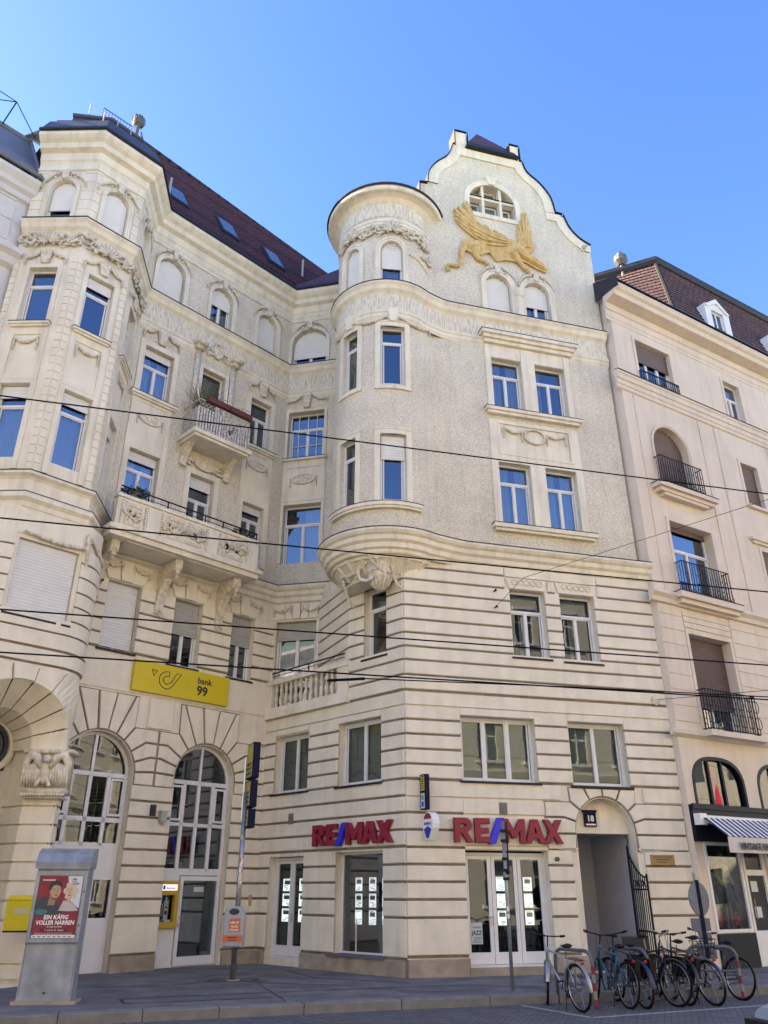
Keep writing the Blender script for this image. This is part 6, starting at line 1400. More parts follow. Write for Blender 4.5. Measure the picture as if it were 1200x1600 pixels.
FE = Fr((48, 24), 165); fh = thing('unseen_far_building', 'plain cream house added out of view far right, for its reflection in the panes', 'building', FE.P(0, 0, 0))  # unseen house, added so the right neighbour's panes mirror less pale sky
q = M(); wallgrid(q, FE, 0, 30, 0, 21, [(2+3*i, 3.3+3*i, z, z+2.2, 0) for i in range(9) for z in (1, 5, 9, 13, 17)]); q.build('wall', bpy.data.materials['opposite_render'], fh)
M().add([FE.P(0, -.3, 0), FE.P(30, -.3, 0), FE.P(30, -.3, 21), FE.P(0, -.3, 21)], [(0, 1, 2, 3)]).build('window_row', bpy.data.materials['far_glass'], fh)
# ================================================================ STREET
m_road = mat('road_setts', (.085, .083, .085), .85, bump=.7, bscale=9, var=.25, vscale=3)
t_ = m_road.node_tree; N_ = t_.nodes; L_ = t_.links
g_ = N_.new('ShaderNodeNewGeometry'); mp_ = N_.new('ShaderNodeMapping'); mp_.inputs['Rotation'].default_value = (0, 0, rad(18)); br_ = N_.new('ShaderNodeTexBrick'); br_.inputs['Scale'].default_value = 1; br_.inputs['Brick Width'].default_value = .2; br_.inputs['Row Height'].default_value = .1; br_.inputs['Mortar Size'].default_value = .008
br_.inputs['Color1'].default_value = (.15, .147, .15, 1); br_.inputs['Color2'].default_value = (.095, .095, .102, 1); br_.inputs['Mortar'].default_value = (.022, .022, .022, 1)
L_.new(g_.outputs['Position'], mp_.inputs[0]); L_.new(mp_.outputs[0], br_.inputs[0]); L_.new(br_.outputs[0], N_['Principled BSDF'].inputs['Base Color'])
m_pave = mat('pavement_asphalt', (.195, .185, .18), .9, bump=.5, bscale=45, var=.42, vscale=1.5, speck=.25)
m_kerb = mat('kerb_granite', (.20, .19, .18), .85, bump=.3, bscale=40, var=.25, vscale=4)
def flat(name, pts, z, m):
    mm = M(); mm.add([(x, y, z) for x, y in pts], [tuple(range(len(pts)))]); return struct(mm.build(name, m))
flat('ground', [(-400, -400), (400, -400), (400, 400), (-400, 400)], -.03, mat('ground_asphalt', (.07, .07, .072), .9, var=.2))
flat('road', [(-60, -40), (60, 0), (60, 50), (-60, 30)], 0, m_road)
K0, K1, K2 = (-5.46, 13.25), (0, 15.12), (7.33, 17.35)
def ext(a, b, t): return (a[0]+(b[0]-a[0])*t, a[1]+(b[1]-a[1])*t)
CURB = [ext(K0, K1, -8), K0, K1, K2, ext(K1, K2, 7)]
back = [(CURB[-1][0]-20, CURB[-1][1]+30), (-50, 40)]
flat('pavement', CURB+back, .14, m_pave)
kb = M(); kb.sweep(CURB, [(-.28, .13), (-.28, .146), (.0, .146), (.02, .13), (.02, -.02)], False); struct(kb.build('kerb', m_kerb))
js = M(); r_ = random.Random(4); KF = PathFr(CURB, 0); tot = KF.L[-1]; u = KF.L[1]-3
while u < KF.L[1]+22: js.box(KF, u, u+.012, -.28, .024, .0, .149); u += r_.uniform(1.1, 1.7)
struct(js.build('kerb_joints', col('joint_dark', (.03, .03, .03), .9)))
cr = M()                                             # tar seams and patches in the pavement
def seam(pts, w_=.055):
    for a, b in zip(pts, pts[1:]):
        a = Vector((*a, 0)); b = Vector((*b, 0)); d = (b-a).normalized(); s_ = Vector((-d.y, d.x, 0))*w_/2; cr.add([a-s_+Vector((0, 0, .1445)), b-s_+Vector((0, 0, .1445)), b+s_+Vector((0, 0, .1445)), a+s_+Vector((0, 0, .1445))], [(0, 1, 2, 3)])
seam([(-4.4, 15.3), (-3.2, 15.8), (-1.9, 16.3), (0, 17.0), (1.5, 17.5)]); seam([(-4.4, 15.3), (-4.15, 14.7), (-3.2, 15.0), (-1.5, 15.7)]); seam([(-2.4, 17.6), (-2.0, 16.3), (-1.6, 15.0)], .03); seam([(-6, 16.9), (-4.2, 17.4), (-3, 18.4), (-2.4, 17.9), (-.5, 17.3)]); seam([(1.6, 17.6), (2.3, 17.2), (3.6, 17.2), (3.3, 16.4)]); seam([(-2.2, 20.5), (-1.4, 18.8), (.4, 18.0)])
seam([(-3.5, 18.1), (-2.6, 18.1), (-2.6, 18.7), (-3.5, 18.7), (-3.5, 18.1)]); seam([(3.5, 17.5), (5.5, 18.4), (9, 20.3)])
struct(cr.build('pavement_seams', col('tar', (.035, .034, .034), .7)))
pt = M(); pt.add([(-3.6, 14.9, .1442), (-1.9, 15.5, .1442), (-2.1, 16.1, .1442), (-3.9, 15.45, .1442)], [(0, 1, 2, 3)]); pt.add([(.3, 16.2, .1442), (1.9, 16.7, .1442), (1.75, 17.2, .1442), (.2, 16.75, .1442)], [(0, 1, 2, 3)]); struct(pt.build('pavement_patch', mat('fresh_asphalt', (.13, .127, .13), .9, bump=.3, bscale=70, var=.1)))
ln = M()
def stripe(pts, w_=.1, z=.004):
    for a, b in zip(pts, pts[1:]):
        a = Vector((*a, z)); b = Vector((*b, z)); d = (b-a).normalized(); s_ = Vector((-d.y, d.x, 0))*w_/2; ln.add([a-s_, b-s_, b+s_, a+s_], [(0, 1, 2, 3)])
stripe([(2.35, 15.75), (3.2, 14.28), (10.5, 17.5)], .09); struct(ln.build('road_marking', mat('road_paint', (.42, .42, .40), .8, var=.35, vscale=9)))

# ---- information kiosk with the theatre poster
KI = Fr((-5.84, 14.55), 84); 
kt = thing('information_kiosk', 'leaning-topped grey metal advertising pillar holding a red theatre poster', 'kiosk', KI.P(0, 0, .14))
m_km = mat('kiosk_metal', (.30, .33, .38), .45, metal=.35, var=.3, vscale=3.5, streak=.25)
kp = [(-.34, .16), (0, .16), (0, 2.2), (-.12, 2.34), (-.34, 2.36)]
KS = Fr(KI.P(0, 0, 0), 84+90)                        # side profile swept over the width
q = M(); q.prism(KS, kp, -.84, 0, 0, back=True); q.build('body', m_km, kt)
q = M(); q.box(KI, -.06, .92, -.4, .06, .14, .19); q.build('base_plate', m_plinth, kt)
q = M(); q.prism(KI, rectp(.0, .84, 1.0, 2.08), 0, .035, .008, holes=[rectp(.06, .78, 1.06, 2.0)]); q.box(KI, -.02, .86, -.36, .07, 2.1, 2.13); q.build('poster_frame', m_km, kt)
q = M(); q.prism(KI, [(-.03, 2.13), (.87, 2.13), (.87, 2.13+.001), (-.03, 2.131)], 0, .05); 
q = M(); q.box(KI, .015, .825, .036, .038, .985, .99); q.box(KI, .02, .025, .0, .003, .25, .98); q.box(KI, .815, .82, .0, .003, .25, .98)
for u, z in ((.81, 1.25), (.81, 1.75), (.42, .3)): q.box(KI, u-.012, u+.012, .0, .042, z-.012, z+.012)
q.build('lock', M_BLACK, kt)
hp = [(.07, 2.12), (.08, 2.2), (.02, 2.34), (-.1, 2.42), (-.36, 2.43), (-.36, 2.12)]
q = M(); q.prism(KS, [(a, b) for a, b in hp], -.87, .03, 0, back=True); q.build('hood', m_km, kt)
po = thing('theatre_poster', 'red theatre poster with a smiling dark-haired man and a blonde woman', 'poster', KI.P(.08, .04, 1.06))
A_ = M().prism(KI, rectp(.075, .765, 1.07, 1.99), .02, .024).build('sheet', col('poster_red', (.27, .015, .04), .5, var=.3, vscale=8), po)
def pc_(name, poly, c, n=.027, **k): M().prism(KI, poly, .0235, n).build(name, col('poster_'+name, c, .5), po)
def ell(cx, cz, a, b, k=18, t0=0, t1=2*math.pi): return [(cx+a*math.cos(t0+(t1-t0)*i/k), cz+b*math.sin(t0+(t1-t0)*i/k)) for i in range(k)]
pc_('white_corner', [(.52, 1.99), (.765, 1.99), (.765, 1.50), (.6, 1.62), (.56, 1.8)], (.6, .62, .68), .0245)
pc_('dark_coat', [(.075, 1.40), (.075, 1.62), (.17, 1.68), (.3, 1.67), (.42, 1.58), (.5, 1.5), (.6, 1.46), (.3, 1.38)], (.03, .045, .06), .0255)
pc_('woman_body', [(.44, 1.47), (.5, 1.62), (.58, 1.62), (.69, 1.55), (.76, 1.47), (.6, 1.46)], (.5, .44, .42), .026)
pc_('woman_hair', [(.60+.11*math.cos(t)+.014*math.cos(7*t), 1.765+.135*math.sin(t)+.012*math.sin(9*t)) for t in [i*2*math.pi/40 for i in range(40)]], (.60, .50, .36), .0265)
pc_('woman_neck', [(.55, 1.6), (.61, 1.6), (.62, 1.72), (.55, 1.72)], (.50, .33, .26), .0268); pc_('woman_face', [(.51, 1.77), (.515, 1.70), (.545, 1.655), (.575, 1.64), (.605, 1.66), (.635, 1.71), (.64, 1.79), (.61, 1.84), (.56, 1.85), (.52, 1.82)], (.62, .42, .33), .0275)
pc_('man_neck', [(.25, 1.55), (.36, 1.55), (.38, 1.68), (.27, 1.7)], (.33, .19, .13), .0262)
pc_('man_face', [(.275, 1.80), (.27, 1.72), (.29, 1.665), (.335, 1.635), (.385, 1.645), (.42, 1.69), (.435, 1.76), (.425, 1.83), (.37, 1.865), (.3, 1.855)], (.48, .29, .20), .027)
pc_('man_hair', [(.25, 1.73), (.275, 1.75), (.285, 1.81), (.31, 1.85), (.37, 1.852), (.42, 1.83), (.435, 1.80), (.445, 1.85), (.42, 1.9), (.36, 1.925), (.29, 1.91), (.245, 1.87), (.232, 1.8)], (.028, .018, .015), .0278)
pc_('man_beard', [(.275, 1.71), (.30, 1.675), (.34, 1.655), (.39, 1.665), (.418, 1.7), (.40, 1.655), (.36, 1.628), (.32, 1.632), (.285, 1.66)], (.16, .09, .06), .0276); pc_('man_ear', ell(.268, 1.755, .014, .028, 10), (.42, .24, .17), .0281)
q = M()
for cx, cz, s_ in ((.355, 1.755, 1), (.573, 1.75, .85)):
    for dx in (-.03, .03): q.prism(KI, ell(cx+dx*s_, cz+.025, .011, .006, 8), .028, .0292)
    q.prism(KI, ell(cx+.01, cz-.055, .028*s_, .007, 8), .028, .0292); q.prism(KI, [(cx, cz-.02), (cx+.012, cz-.02), (cx+.006, cz+.02)], .028, .029)
    for dx in (-.03, .03): q.prism(KI, rectp(cx+dx*s_-.014, cx+dx*s_+.014, cz+.043, cz+.048), .028, .0292)
q.build('facial_features', col('poster_features', (.09, .03, .03)), po)
pc_('teal_badge', ell(.17, 1.45, .1, .045), (.03, .16, .2), .028); q = M()
q.text(KI, 'EIN KÄFIG', .42, 1.345, .086, .024, .0275, .03, align='CENTER', shear=.15); q.text(KI, 'VOLLER NARREN', .42, 1.265, .086, .024, .0275, .03, align='CENTER', shear=.15, sx=.92); q.text(KI, 'La Cage aux Folles', .42, 1.225, .032, .024, .0275, 0, align='CENTER'); q.text(KI, '11. Juli bis 22. August', .42, 1.175, .036, .0285, .0295, .0, align='CENTER')
for i in range(2): q.box(KI, .12, .72, .024, .0265, 1.12+.02*i, 1.123+.02*i)
q.prism(KI, ell(.13, 1.93, .012, .012, 10), .024, .027); q.box(KI, .15, .32, .024, .0265, 1.922, 1.936); q.build('lettering', M_WHITE2, po)
pc_('date_bar', rectp(.2, .64, 1.163, 1.205), (.08, .01, .02), .0284); pc_('footer', rectp(.075, .765, 1.07, 1.115), (.68, .68, .7), .026)
q = M(); q.text(KI, 'see', .6, 1.93, .05, .0245, .0265, .03); q.text(KI, 'fest', .6, 1.895, .05, .0245, .0265, .0); q.text(KI, 'spiele', .6, 1.86, .05, .0245, .0265, .03)
for i in range(8): q.box(KI, .1+.08*i, .14+.08*i, .026, .0275, 1.085, 1.097)
q.build('dark_lettering', col('poster_dark', (.03, .04, .07)), po)
# ---- mailbox
mb = Fr((-6.74, 17.08), 80)
t = thing('mailbox', 'yellow wall mailbox with slanted lid on the stone pier, behind the kiosk', 'mailbox', mb.P(-.3, .1, 1.0))
q = M(); Y = Fr(mb.P(-.5, .02, 0), 80+90)
q.prism(Y, [(0, 1.12), (.26, 1.09), (.3, 1.59), (.22, 1.69), (0, 1.69)], -.52, 0, .0, back=True); q.build('box', M_YEL, t)
q = M(); q.box(mb, -.51, .03, .02, .33, 1.61, 1.64); q.build('flap', M_YEL, t); M().box(mb, -.35, -.1, .285, .31, 1.37, 1.5).build('label_plate', col('cream_label', (.5, .46, .3)), t); M().box(mb, -.5, .02, .0, .29, 1.06, 1.09).build('tray', M_NAVY, t)
# ---- tram stop pole with sign boxes
PX = Vector((-3.06, 18.36, .14)); t = thing('stop_pole', 'steel stop pole covered in stickers with dark sign boxes at the top', 'pole', PX)
M().tube([PX, PX+Vector((0, 0, 3.6))], .055, 14).build('post', mat('brushed_steel', (.36, .35, .36), .35, metal=.8, var=.25, vscale=7), t, smooth=True)
M().tube([PX+Vector((-.05, 0, 3.0)), PX+Vector((-.05, 0, 4.35))], .025, 8).build('mast', m_steel, t)
M().lathe(PX, [(.0, .02), (.14, .02), (.15, .0)], 14).build('foot', m_plinth, t)
SG = Fr(PX+Vector((.06, -.02, 0)), -22)               # boxes seen nearly edge on
for z0, z1, a, b, m_, nm in ((4.02, 4.78, -.28, .28, M_NAVY, 'upper_sign_box'), (3.42, 3.98, -.24, .24, M_NAVY, 'middle_sign_box'), (3.0, 3.38, -.2, .2, M_NAVY, 'lower_sign_box')):
    bx = M().box(SG, a, b, -.02, .14, z0, z1).build(nm, M_NAVY, t)
    q = M(); q.box(SG, a+.02, b-.02, -.03, -.02, z0+.03, z1-.03); q.build('yellow_face', col('dull_yellow', (.45, .38, .08), .5, var=.3, vscale=10), bx)
    q = M()
    for i in range(3): q.box(SG, a+.06, b-.08, -.034, -.03, z0+.08+.1*i, z0+.13+.1*i)
    q.build('lettering', M_BLACK, bx)
r_ = random.Random(12)
for i in range(15):
    z = 1.6+r_.random()*1.05; a = r_.uniform(-1.2, 1.0); h_ = r_.uniform(.04, .1); q = M(); w2 = r_.uniform(.4, .8)
    vs = []
    for j in range(5): b = a+w2*(j/4-.5); vs += [PX+Vector((math.sin(b)*.0565, -math.cos(b)*.0565, z)), PX+Vector((math.sin(b)*.0565, -math.cos(b)*.0565, z+h_))]
    q.add(vs, [(2*j, 2*j+2, 2*j+3, 2*j+1) for j in range(4)]); c_ = r_.choice([(.7, .7, .72), (.6, .62, .66), (.1, .3, .45), (.08, .08, .1), (.4, .42, .45), (.55, .1, .1)]); q.build('sticker', col('sticker%d' % i, c_, .5), t)
# ---- litter bin on the pole
t = thing('litter_bin', 'grey litter bin with orange stickers hung on the stop pole', 'litter bin', PX+Vector((0, -.12, .6)))
BNF = Fr(PX+Vector((0, -.06, 0)), 92)
prof = [(-.2, .74), (.2, .74), (.21, 1.28), (.17, 1.40), (.1, 1.48), (-.1, 1.48), (-.17, 1.40), (-.21, 1.28)]
q = M(); q.prism(BNF, prof, 0, .3, .03, back=True); q.build('body', mat('bin_grey', (.36, .37, .40), .45, var=.1), t)
M().prism(BNF, ell(.01, 1.385, .105, .06, 16), .295, .304).build('opening', M_BLACK, t)
M().prism(BNF, rectp(-.08, .15, 1.02, 1.26), .30, .304).box(BNF, -.2, .2, .30, .303, .84, .96).build('orange_band', col('bin_orange', (.65, .14, .05), .5), t)
M().text(BNF, 'HIER IST', .035, 1.17, .05, .304, .307, .03, align='CENTER').text(BNF, 'PLATZ', .035, 1.1, .05, .304, .307, .03, align='CENTER').text(BNF, 'FÜR MIST', .035, 1.04, .045, .304, .307, .03, align='CENTER').build('lettering', M_WHITE2, t)
M().box(BNF, -.1, .1, .303, .306, .91, .93).box(BNF, -.08, .08, .303, .306, .87, .885).build('small_print', M_BLACK, t)
q = M(); q.lathe(PX+Vector((.28, -.2, 0)), [(0, 1.35), (.03, 1.35), (.03, 1.45), (.03, 1.56), (0, 1.56)], 8); tag(q.build('paper_cup', col('cup_brown', (.3, .18, .1)), loc=PX+Vector((.28, -.2, 1.35))), 'small brown and white cup perched on the litter bin', 'cup') if 0 else q.build('cigarette_tube', col('tube_brown', (.3, .18, .1)), t)
# ---- thin pole in front of the shop door
PX2 = Vector((2.33, 16.54, .14)); t = thing('sign_pole', 'thin grey pole with clamps and stickers in front of the shop door', 'pole', PX2)
M().tube([PX2, PX2+Vector((0, 0, 2.85))], .034, 10).build('post', mat('galvanised', (.28, .30, .34), .5, metal=.5, var=.2, vscale=9), t, smooth=True)
q = M()
for z in (1.95, 2.1, 2.3, 2.62, 2.8): q.box(W, PX2.x-.05, PX2.x+.06, -PX2.y-.05, -PX2.y+.05, z, z+.05)
q.tube([PX2+Vector((.06, 0, 2.0)), PX2+Vector((.07, 0, 2.85))], .018, 6); q.tube([PX2+Vector((.05, -.03, 2.35)), PX2+Vector((.1, -.03, 2.6)), PX2+Vector((.05, -.03, 2.8))], .01, 5); q.ball(PX2+Vector((.04, -.04, 1.95)), .045); q.build('clamps', m_iron, t)
q = M(); q.box(W, PX2.x-.02, PX2.x+.02, -PX2.y+.03, -PX2.y+.037, 1.3, 1.38); q.box(W, PX2.x-.025, PX2.x+.02, -PX2.y+.03, -PX2.y+.037, 1.42, 1.5); q.build('sticker', M_WHITE2, t)
# ---- traffic sign post beyond the bicycles (signs seen from behind)
PX3 = Vector((6.15, 17.15, .14)); t = thing('traffic_sign', 'traffic sign post seen from behind, round sign over three small plates', 'traffic sign', PX3)
M().tube([PX3, PX3+Vector((0, 0, 1.95))], .032, 8).build('post', bpy.data.materials['galvanised'], t)
SB = Fr(PX3+Vector((0, -.05, 0)), 78); m_sb = mat('sign_back', (.12, .14, .19), .5, metal=.2, var=.2, vscale=8)
SB2 = Fr(PX3+Vector((0, -.05, 0)), 60)
M().prism(SB2, ell(.0, 1.63, .28, .30, 26), 0, .02, back=True).build('round_sign', m_sb, t)
for nm, a, b, z0, z1 in (('upper_plate', -.24, .16, 1.07, 1.29), ('middle_plate', -.12, .15, .9, 1.05), ('lower_plate', -.18, .2, .6, .88)): M().box(SB, a, b, -.0, .02, z0, z1).build(nm, m_sb, t)
q = M(); q.box(SB, -.04, .04, .021, .035, .62, 1.96); 

q.build('bracket', M_NAVY, t)
# ---- bicycle racks
m_rack = mat('rack_steel', (.13, .14, .155), .5, metal=.3, var=.15, vscale=8); m_rr = col('rack_red', (.28, .02, .035), .5); 
def rack(a, b, label):
    a = Vector((*a, 0)); b = Vector((*b, 0)); t = thing('bicycle_rack', label, 'bicycle rack', a, 'steel hoop bicycle racks'); d = (b-a).normalized(); L = (b-a).length; h_ = .84; r = .18; pts = [a+Vector((0, 0, 0))]
    pts += [a+d*(r-r*math.cos(x))+Vector((0, 0, h_-r+r*math.sin(x))) for x in [i*math.pi/2/6 for i in range(7)]]+[b-d*(r-r*math.cos(x))+Vector((0, 0, h_-r+r*math.sin(x))) for x in [(6-i)*math.pi/2/6 for i in range(7)]]+[b]
    M().tube(pts, .03, 10).build('hoop', m_rack, t, smooth=True)
    M().tube([a+Vector((0, 0, .45)), b+Vector((0, 0, .45))], .022, 8).build('crossbar', m_rack, t)
    for k, e in enumerate((a,)):
        q = M(); q2 = M()
        for i in range(5): (q if i % 2 == 0 else q2).tube([e+Vector((0, 0, .02+.12*i)), e+Vector((0, 0, .14+.12*i))], .0315, 10)
        q.build('red_band', m_rr, t); q2.build('white_band', bpy.data.materials.get('worn_white') or col('worn_white', (.26, .26, .26)), t)
rack((3.52, 15.25), (3.05, 16.05), 'steel hoop rack with red and white bands beside the silver bicycle')
rack((4.62, 15.8), (4.1, 16.6), 'steel hoop rack with banded legs between the blue bicycles and the black one')
rack((6.45, 16.45), (5.65, 16.75), 'steel hoop rack with banded leg at the right end of the row')
# ---- bicycles
m_tyre = col('tyre', (.006, .006, .007), .9, spec=.2); m_chrome = col('chrome', (.26, .26, .28), .3, metal=.9); m_blk = col('black_plastic', (.008, .008, .01), .6, spec=.3)
def bicycle(label, base, head, frame, steer=0, lean=0, fender=None, basket=None, carrier=True, light=True, saddle_h=.98, bar='flat', seatm=None, crate=None, bag=False):
    """local x = forwards, rear contact at the origin"""
    t = thing('bicycle', label, 'bicycle', (base[0], base[1], 0), 'bicycles parked on the street'); t.rotation_euler = (rad(lean), 0, rad(90-head)); LOC[t.name] = Vector()
    R_ = .34; WB = 1.05; H0 = Vector((0, 0, R_)); BBk = Vector((.44, 0, .28)); ST = Vector((.27, 0, .76)); HT = Vector((.86, 0, .84)); HB = Vector((.89, 0, .70))
    sa = rad(steer); ax = Vector((-.28, 0, .96)).normalized()
    from mathutils import Matrix
    rot = Matrix.Rotation(sa, 3, ax); fr_ = lambda v: HB+rot@(Vector(v)-HB)
    FW = Vector((WB, 0, R_))
    def wheel(c, f=lambda v: v):
        tt = M(); k = 28; ring = [f(c+Vector((R_*.97*math.cos(2*math.pi*i/k), 0, R_*.97*math.sin(2*math.pi*i/k)))) for i in range(k+1)]; tt.tube(ring, .021, 6, cap=False); w_ = tt.build('wheel', m_tyre, t, smooth=True)
        tt = M(); ring = [f(c+Vector((R_*.90*math.cos(2*math.pi*i/k), 0, R_*.90*math.sin(2*math.pi*i/k)))) for i in range(k+1)]; tt.tube(ring, .011, 5, cap=False); tt.build('rim', m_chrome, w_)
        tt = M()
        for i in range(20): a = 2*math.pi*i/20; s_ = .03 if i % 2 else -.03; tt.tube([f(c+Vector((.02*math.cos(a+.5), s_, .02*math.sin(a+.5)))), f(c+Vector((R_*.9*math.cos(a), 0, R_*.9*math.sin(a))))], .0022, 3, cap=False)
        tt.tube([f(c+Vector((0, -.05, 0))), f(c+Vector((0, .05, 0)))], .022, 8); tt.build('spokes', m_chrome, w_)
    wheel(H0); wheel(FW, fr_)
    q = M(); q.tube([ST+Vector((0, 0, .04)), BBk], .016, 8); q.tube([BBk, HB], .019, 8); q.tube([ST, HT], .016, 8); q.tube([HT+ax*.06, HB-ax*.0], .021, 8)
    for s_ in (-1, 1): q.tube([BBk+Vector((0, .03*s_, 0)), H0+Vector((0, .06*s_, 0))], .010, 6); q.tube([ST+Vector((0, .015*s_, -.03)), H0+Vector((0, .06*s_, 0))], .009, 6)
    q.build('frame', frame, t, smooth=True)
    q = M()
    for s_ in (-1, 1): q.tube([fr_(v) for v in (HB+Vector((0, .0, 0)), HB+Vector((.01, .05*s_, -.03)), HB+Vector((.06, .055*s_, -.2)), FW+Vector((0, .055*s_, 0)))], .012, 6)
    q.build('fork', frame, t, smooth=True)
    top = HT+ax*.06; q = M(); q.tube([fr_(top), fr_(top+ax*.16)], .013, 6); hb = top+ax*.16
    if bar == 'flat': pp = [(-.02, -.30, .03), (.04, -.16, .01), (.05, 0, 0), (.04, .16, .01), (-.02, .30, .03)]
    else: pp = [(-.16, -.27, .06), (-.02, -.28, .09), (.08, -.15, .06), (.05, 0, 0), (.08, .15, .06), (-.02, .28, .09), (-.16, .27, .06)]
    q.tube([fr_(hb+Vector(v)) for v in pp], .012, 6); q.build('handlebar', m_chrome if bar != 'flat' else m_blk, t)
    q = M()
    for e0, e1 in ((pp[0], pp[1]), (pp[-1], pp[-2])): a, b = fr_(hb+Vector(e0)), fr_(hb+Vector(e1)); q.tube([a, a.lerp(b, .6)], .018, 8); q.tube([a.lerp(b, .7), a.lerp(b, .2)+Vector((.05, 0, -.03))], .007, 5)
    q.tube([fr_(hb+Vector((.05, .08, 0))), fr_(hb+Vector((.15, .05, .03))), fr_(HB+Vector((.05, .02, .0)))], .004, 4); q.build('grip', m_blk, t)
    q = M(); s0 = Vector((.24, 0, saddle_h)); q.tube([ST, s0-Vector((0, 0, .05))], .012, 6); q.build('seatpost', m_chrome, t)
    q = M(); q.tube([s0+Vector((-.13, 0, .01)), s0+Vector((-.06, 0, .012)), s0+Vector((.03, 0, .0)), s0+Vector((.15, 0, -.005))], [.06, .085, .05, .02], 8); 
    for v in range(len(q.v)): q.v[v].z = s0.z+(q.v[v].z-s0.z)*.45
    q.build('saddle', seatm or m_blk, t, smooth=True)
    q = M(); q.lathe((0, 0, 0), [], 3) if 0 else None
    k = 18; q.tube([BBk+Vector((.09*math.cos(2*math.pi*i/k), -.05, .09*math.sin(2*math.pi*i/k))) for i in range(k+1)], .007, 5, cap=False); q.tube([BBk+Vector((0, -.06, 0)), BBk+Vector((.1, -.08, -.13))], .009, 5); q.tube([BBk+Vector((0, .06, 0)), BBk+Vector((-.1, .08, .13))], .009, 5)
    q.box(W, .5, .58, .08, .17, .14, .16); q.box(W, .30, .38, -.17, -.08, .41, .43); q.tube([BBk+Vector((0, -.05, .09)), H0+Vector((0, -.05, .04))], .005, 4); q.tube([BBk+Vector((0, -.05, -.09)), H0+Vector((0, -.05, -.04))], .005, 4); q.build('crank', m_blk, t)
    if fender:
        q = M()
        for c, f, a0, a1 in ((H0, lambda v: v, 20, 185), (FW, fr_, 40, 175)):
            vs = []; k = 16; 
            for i in range(k+1):
                a = rad(a0+(a1-a0)*i/k)
                for s_, rr in ((-.03, .36), (0, .375), (.03, .36)): vs.append(f(c+Vector((rr*math.cos(a), s_, rr*math.sin(a)))))
            q.add(vs, [(3*i+j, 3*i+3+j, 3*i+4+j, 3*i+1+j) for i in range(k) for j in (0, 1)])
        q.build('mudguard', fender, t, smooth=True)
    if carrier:
        q = M()
        for s_ in (-.06, 0, .06): q.tube([Vector((-.2, s_, .74)), Vector((.2, s_, .76))], .006, 5)
        q.tube([Vector((-.2, -.06, .74)), Vector((-.2, .06, .74))], .006, 5)
        for s_ in (-1, 1): q.tube([Vector((-.1, .06*s_, .74)), H0+Vector((0, .065*s_, 0))], .005, 5)
        q.build('carrier', m_blk, t)
    if light: M().box(W, -.235, -.205, -.025, .025, .68, .72).build('rear_reflector', col('reflector_red', (.4, .01, .02), .3), t)
    if basket:
        q = M(); b0 = hb+Vector((.22, 0, -.12)) if basket == 'front' else Vector((-.02, 0, .9))
        for z, sx in ((-.12, .11), (-.02, .135), (.1, .16)):
            q.tube([(fr_ if basket == 'front' else (lambda v: v))(b0+Vector(v)) for v in ((-sx, -sx, z), (sx, -sx, z), (sx, sx, z), (-sx, sx, z), (-sx, -sx, z))], .006, 4)
        for i in range(16): a = 2*math.pi*i/16; c1, s1 = math.cos(a), math.sin(a); m1 = max(abs(c1), abs(s1)); q.tube([(fr_ if basket == 'front' else (lambda v: v))(b0+Vector((c1/m1*sx*.7 if z < 0 else c1/m1*sx, s1/m1*sx, z))) for z, sx in ((-.12, .11), (.1, .16))], .004, 4)
        q.build('basket', m_blk, t)
    if crate: 
        q = M(); q.box(W, -.28, .12, -.17, .17, .78, 1.0); q.build('pannier_crate', crate, t)
    if bag:
        q = M()
        for s_ in (-1, 1): q.prism(Fr((.1, s_*.13), 90), [(-.28, .42), (.05, .42), (.08, .72), (-.3, .72)], -.05, .05, .02, back=True)
        q.build('pannier_bag', m_blk, t)
    q = M(); q.tube([BBk+Vector((-.1, .04, 0)), Vector((.22, .16, .01))], .008, 5); q.build('kickstand', m_blk, t)
    return t
mS = col('silver_paint', (.34, .36, .40), .35, metal=.5); mTe = col('teal_paint', (.02, .12, .17), .35); mNa = col('dark_blue_paint', (.02, .035, .10), .35); mBk = col('black_paint', (.02, .02, .024), .35); mGr = col('grey_paint', (.07, .08, .10), .4, metal=.3)
def hd2(a, b): return math.degrees(math.atan2(b[0]-a[0], b[1]-a[1]))
def put(a, b, *args, **k): return bicycle(args[0], a, hd2(a, b), *args[1:], **k)
put((3.20, 14.90), (2.86, 15.85), 'silver city bicycle with mudguards and red rear light, first from the left', mS, steer=-30, lean=-4, fender=mS, bar='flat', saddle_h=.93)
put((4.08, 15.3), (3.78, 16.3), 'teal mountain bicycle next to the silver one', mTe, steer=-22, lean=3, carrier=False, saddle_h=.9)
put((4.36, 15.32), (4.12, 16.4), 'dark blue bicycle crowded against the teal one', mNa, steer=8, lean=-3, fender=mNa, saddle_h=.92, bag=True)
put((4.76, 16.6), (5.0, 15.5), 'black bicycle facing the street with raised chrome handlebar', mBk, steer=20, lean=3, fender=mBk, bar='city', crate=mBk, light=False, saddle_h=1.02, bag=True)
put((5.22, 15.75), (5.0, 16.8), 'black bicycle with pannier bags in the middle of the row', mBk, steer=-10, lean=4, fender=mBk, saddle_h=.95, bag=True)
put((5.66, 15.7), (5.30, 16.65), 'dark bicycle with wire basket behind its saddle and pale mudguard', mGr, steer=-18, lean=-6, basket='rear', fender=mGr, carrier=False, saddle_h=1.02)
put((6.42, 16.45), (5.95, 17.4), 'grey bicycle behind the rightmost rack', mGr, steer=-15, lean=5, carrier=False, light=False, saddle_h=.9)
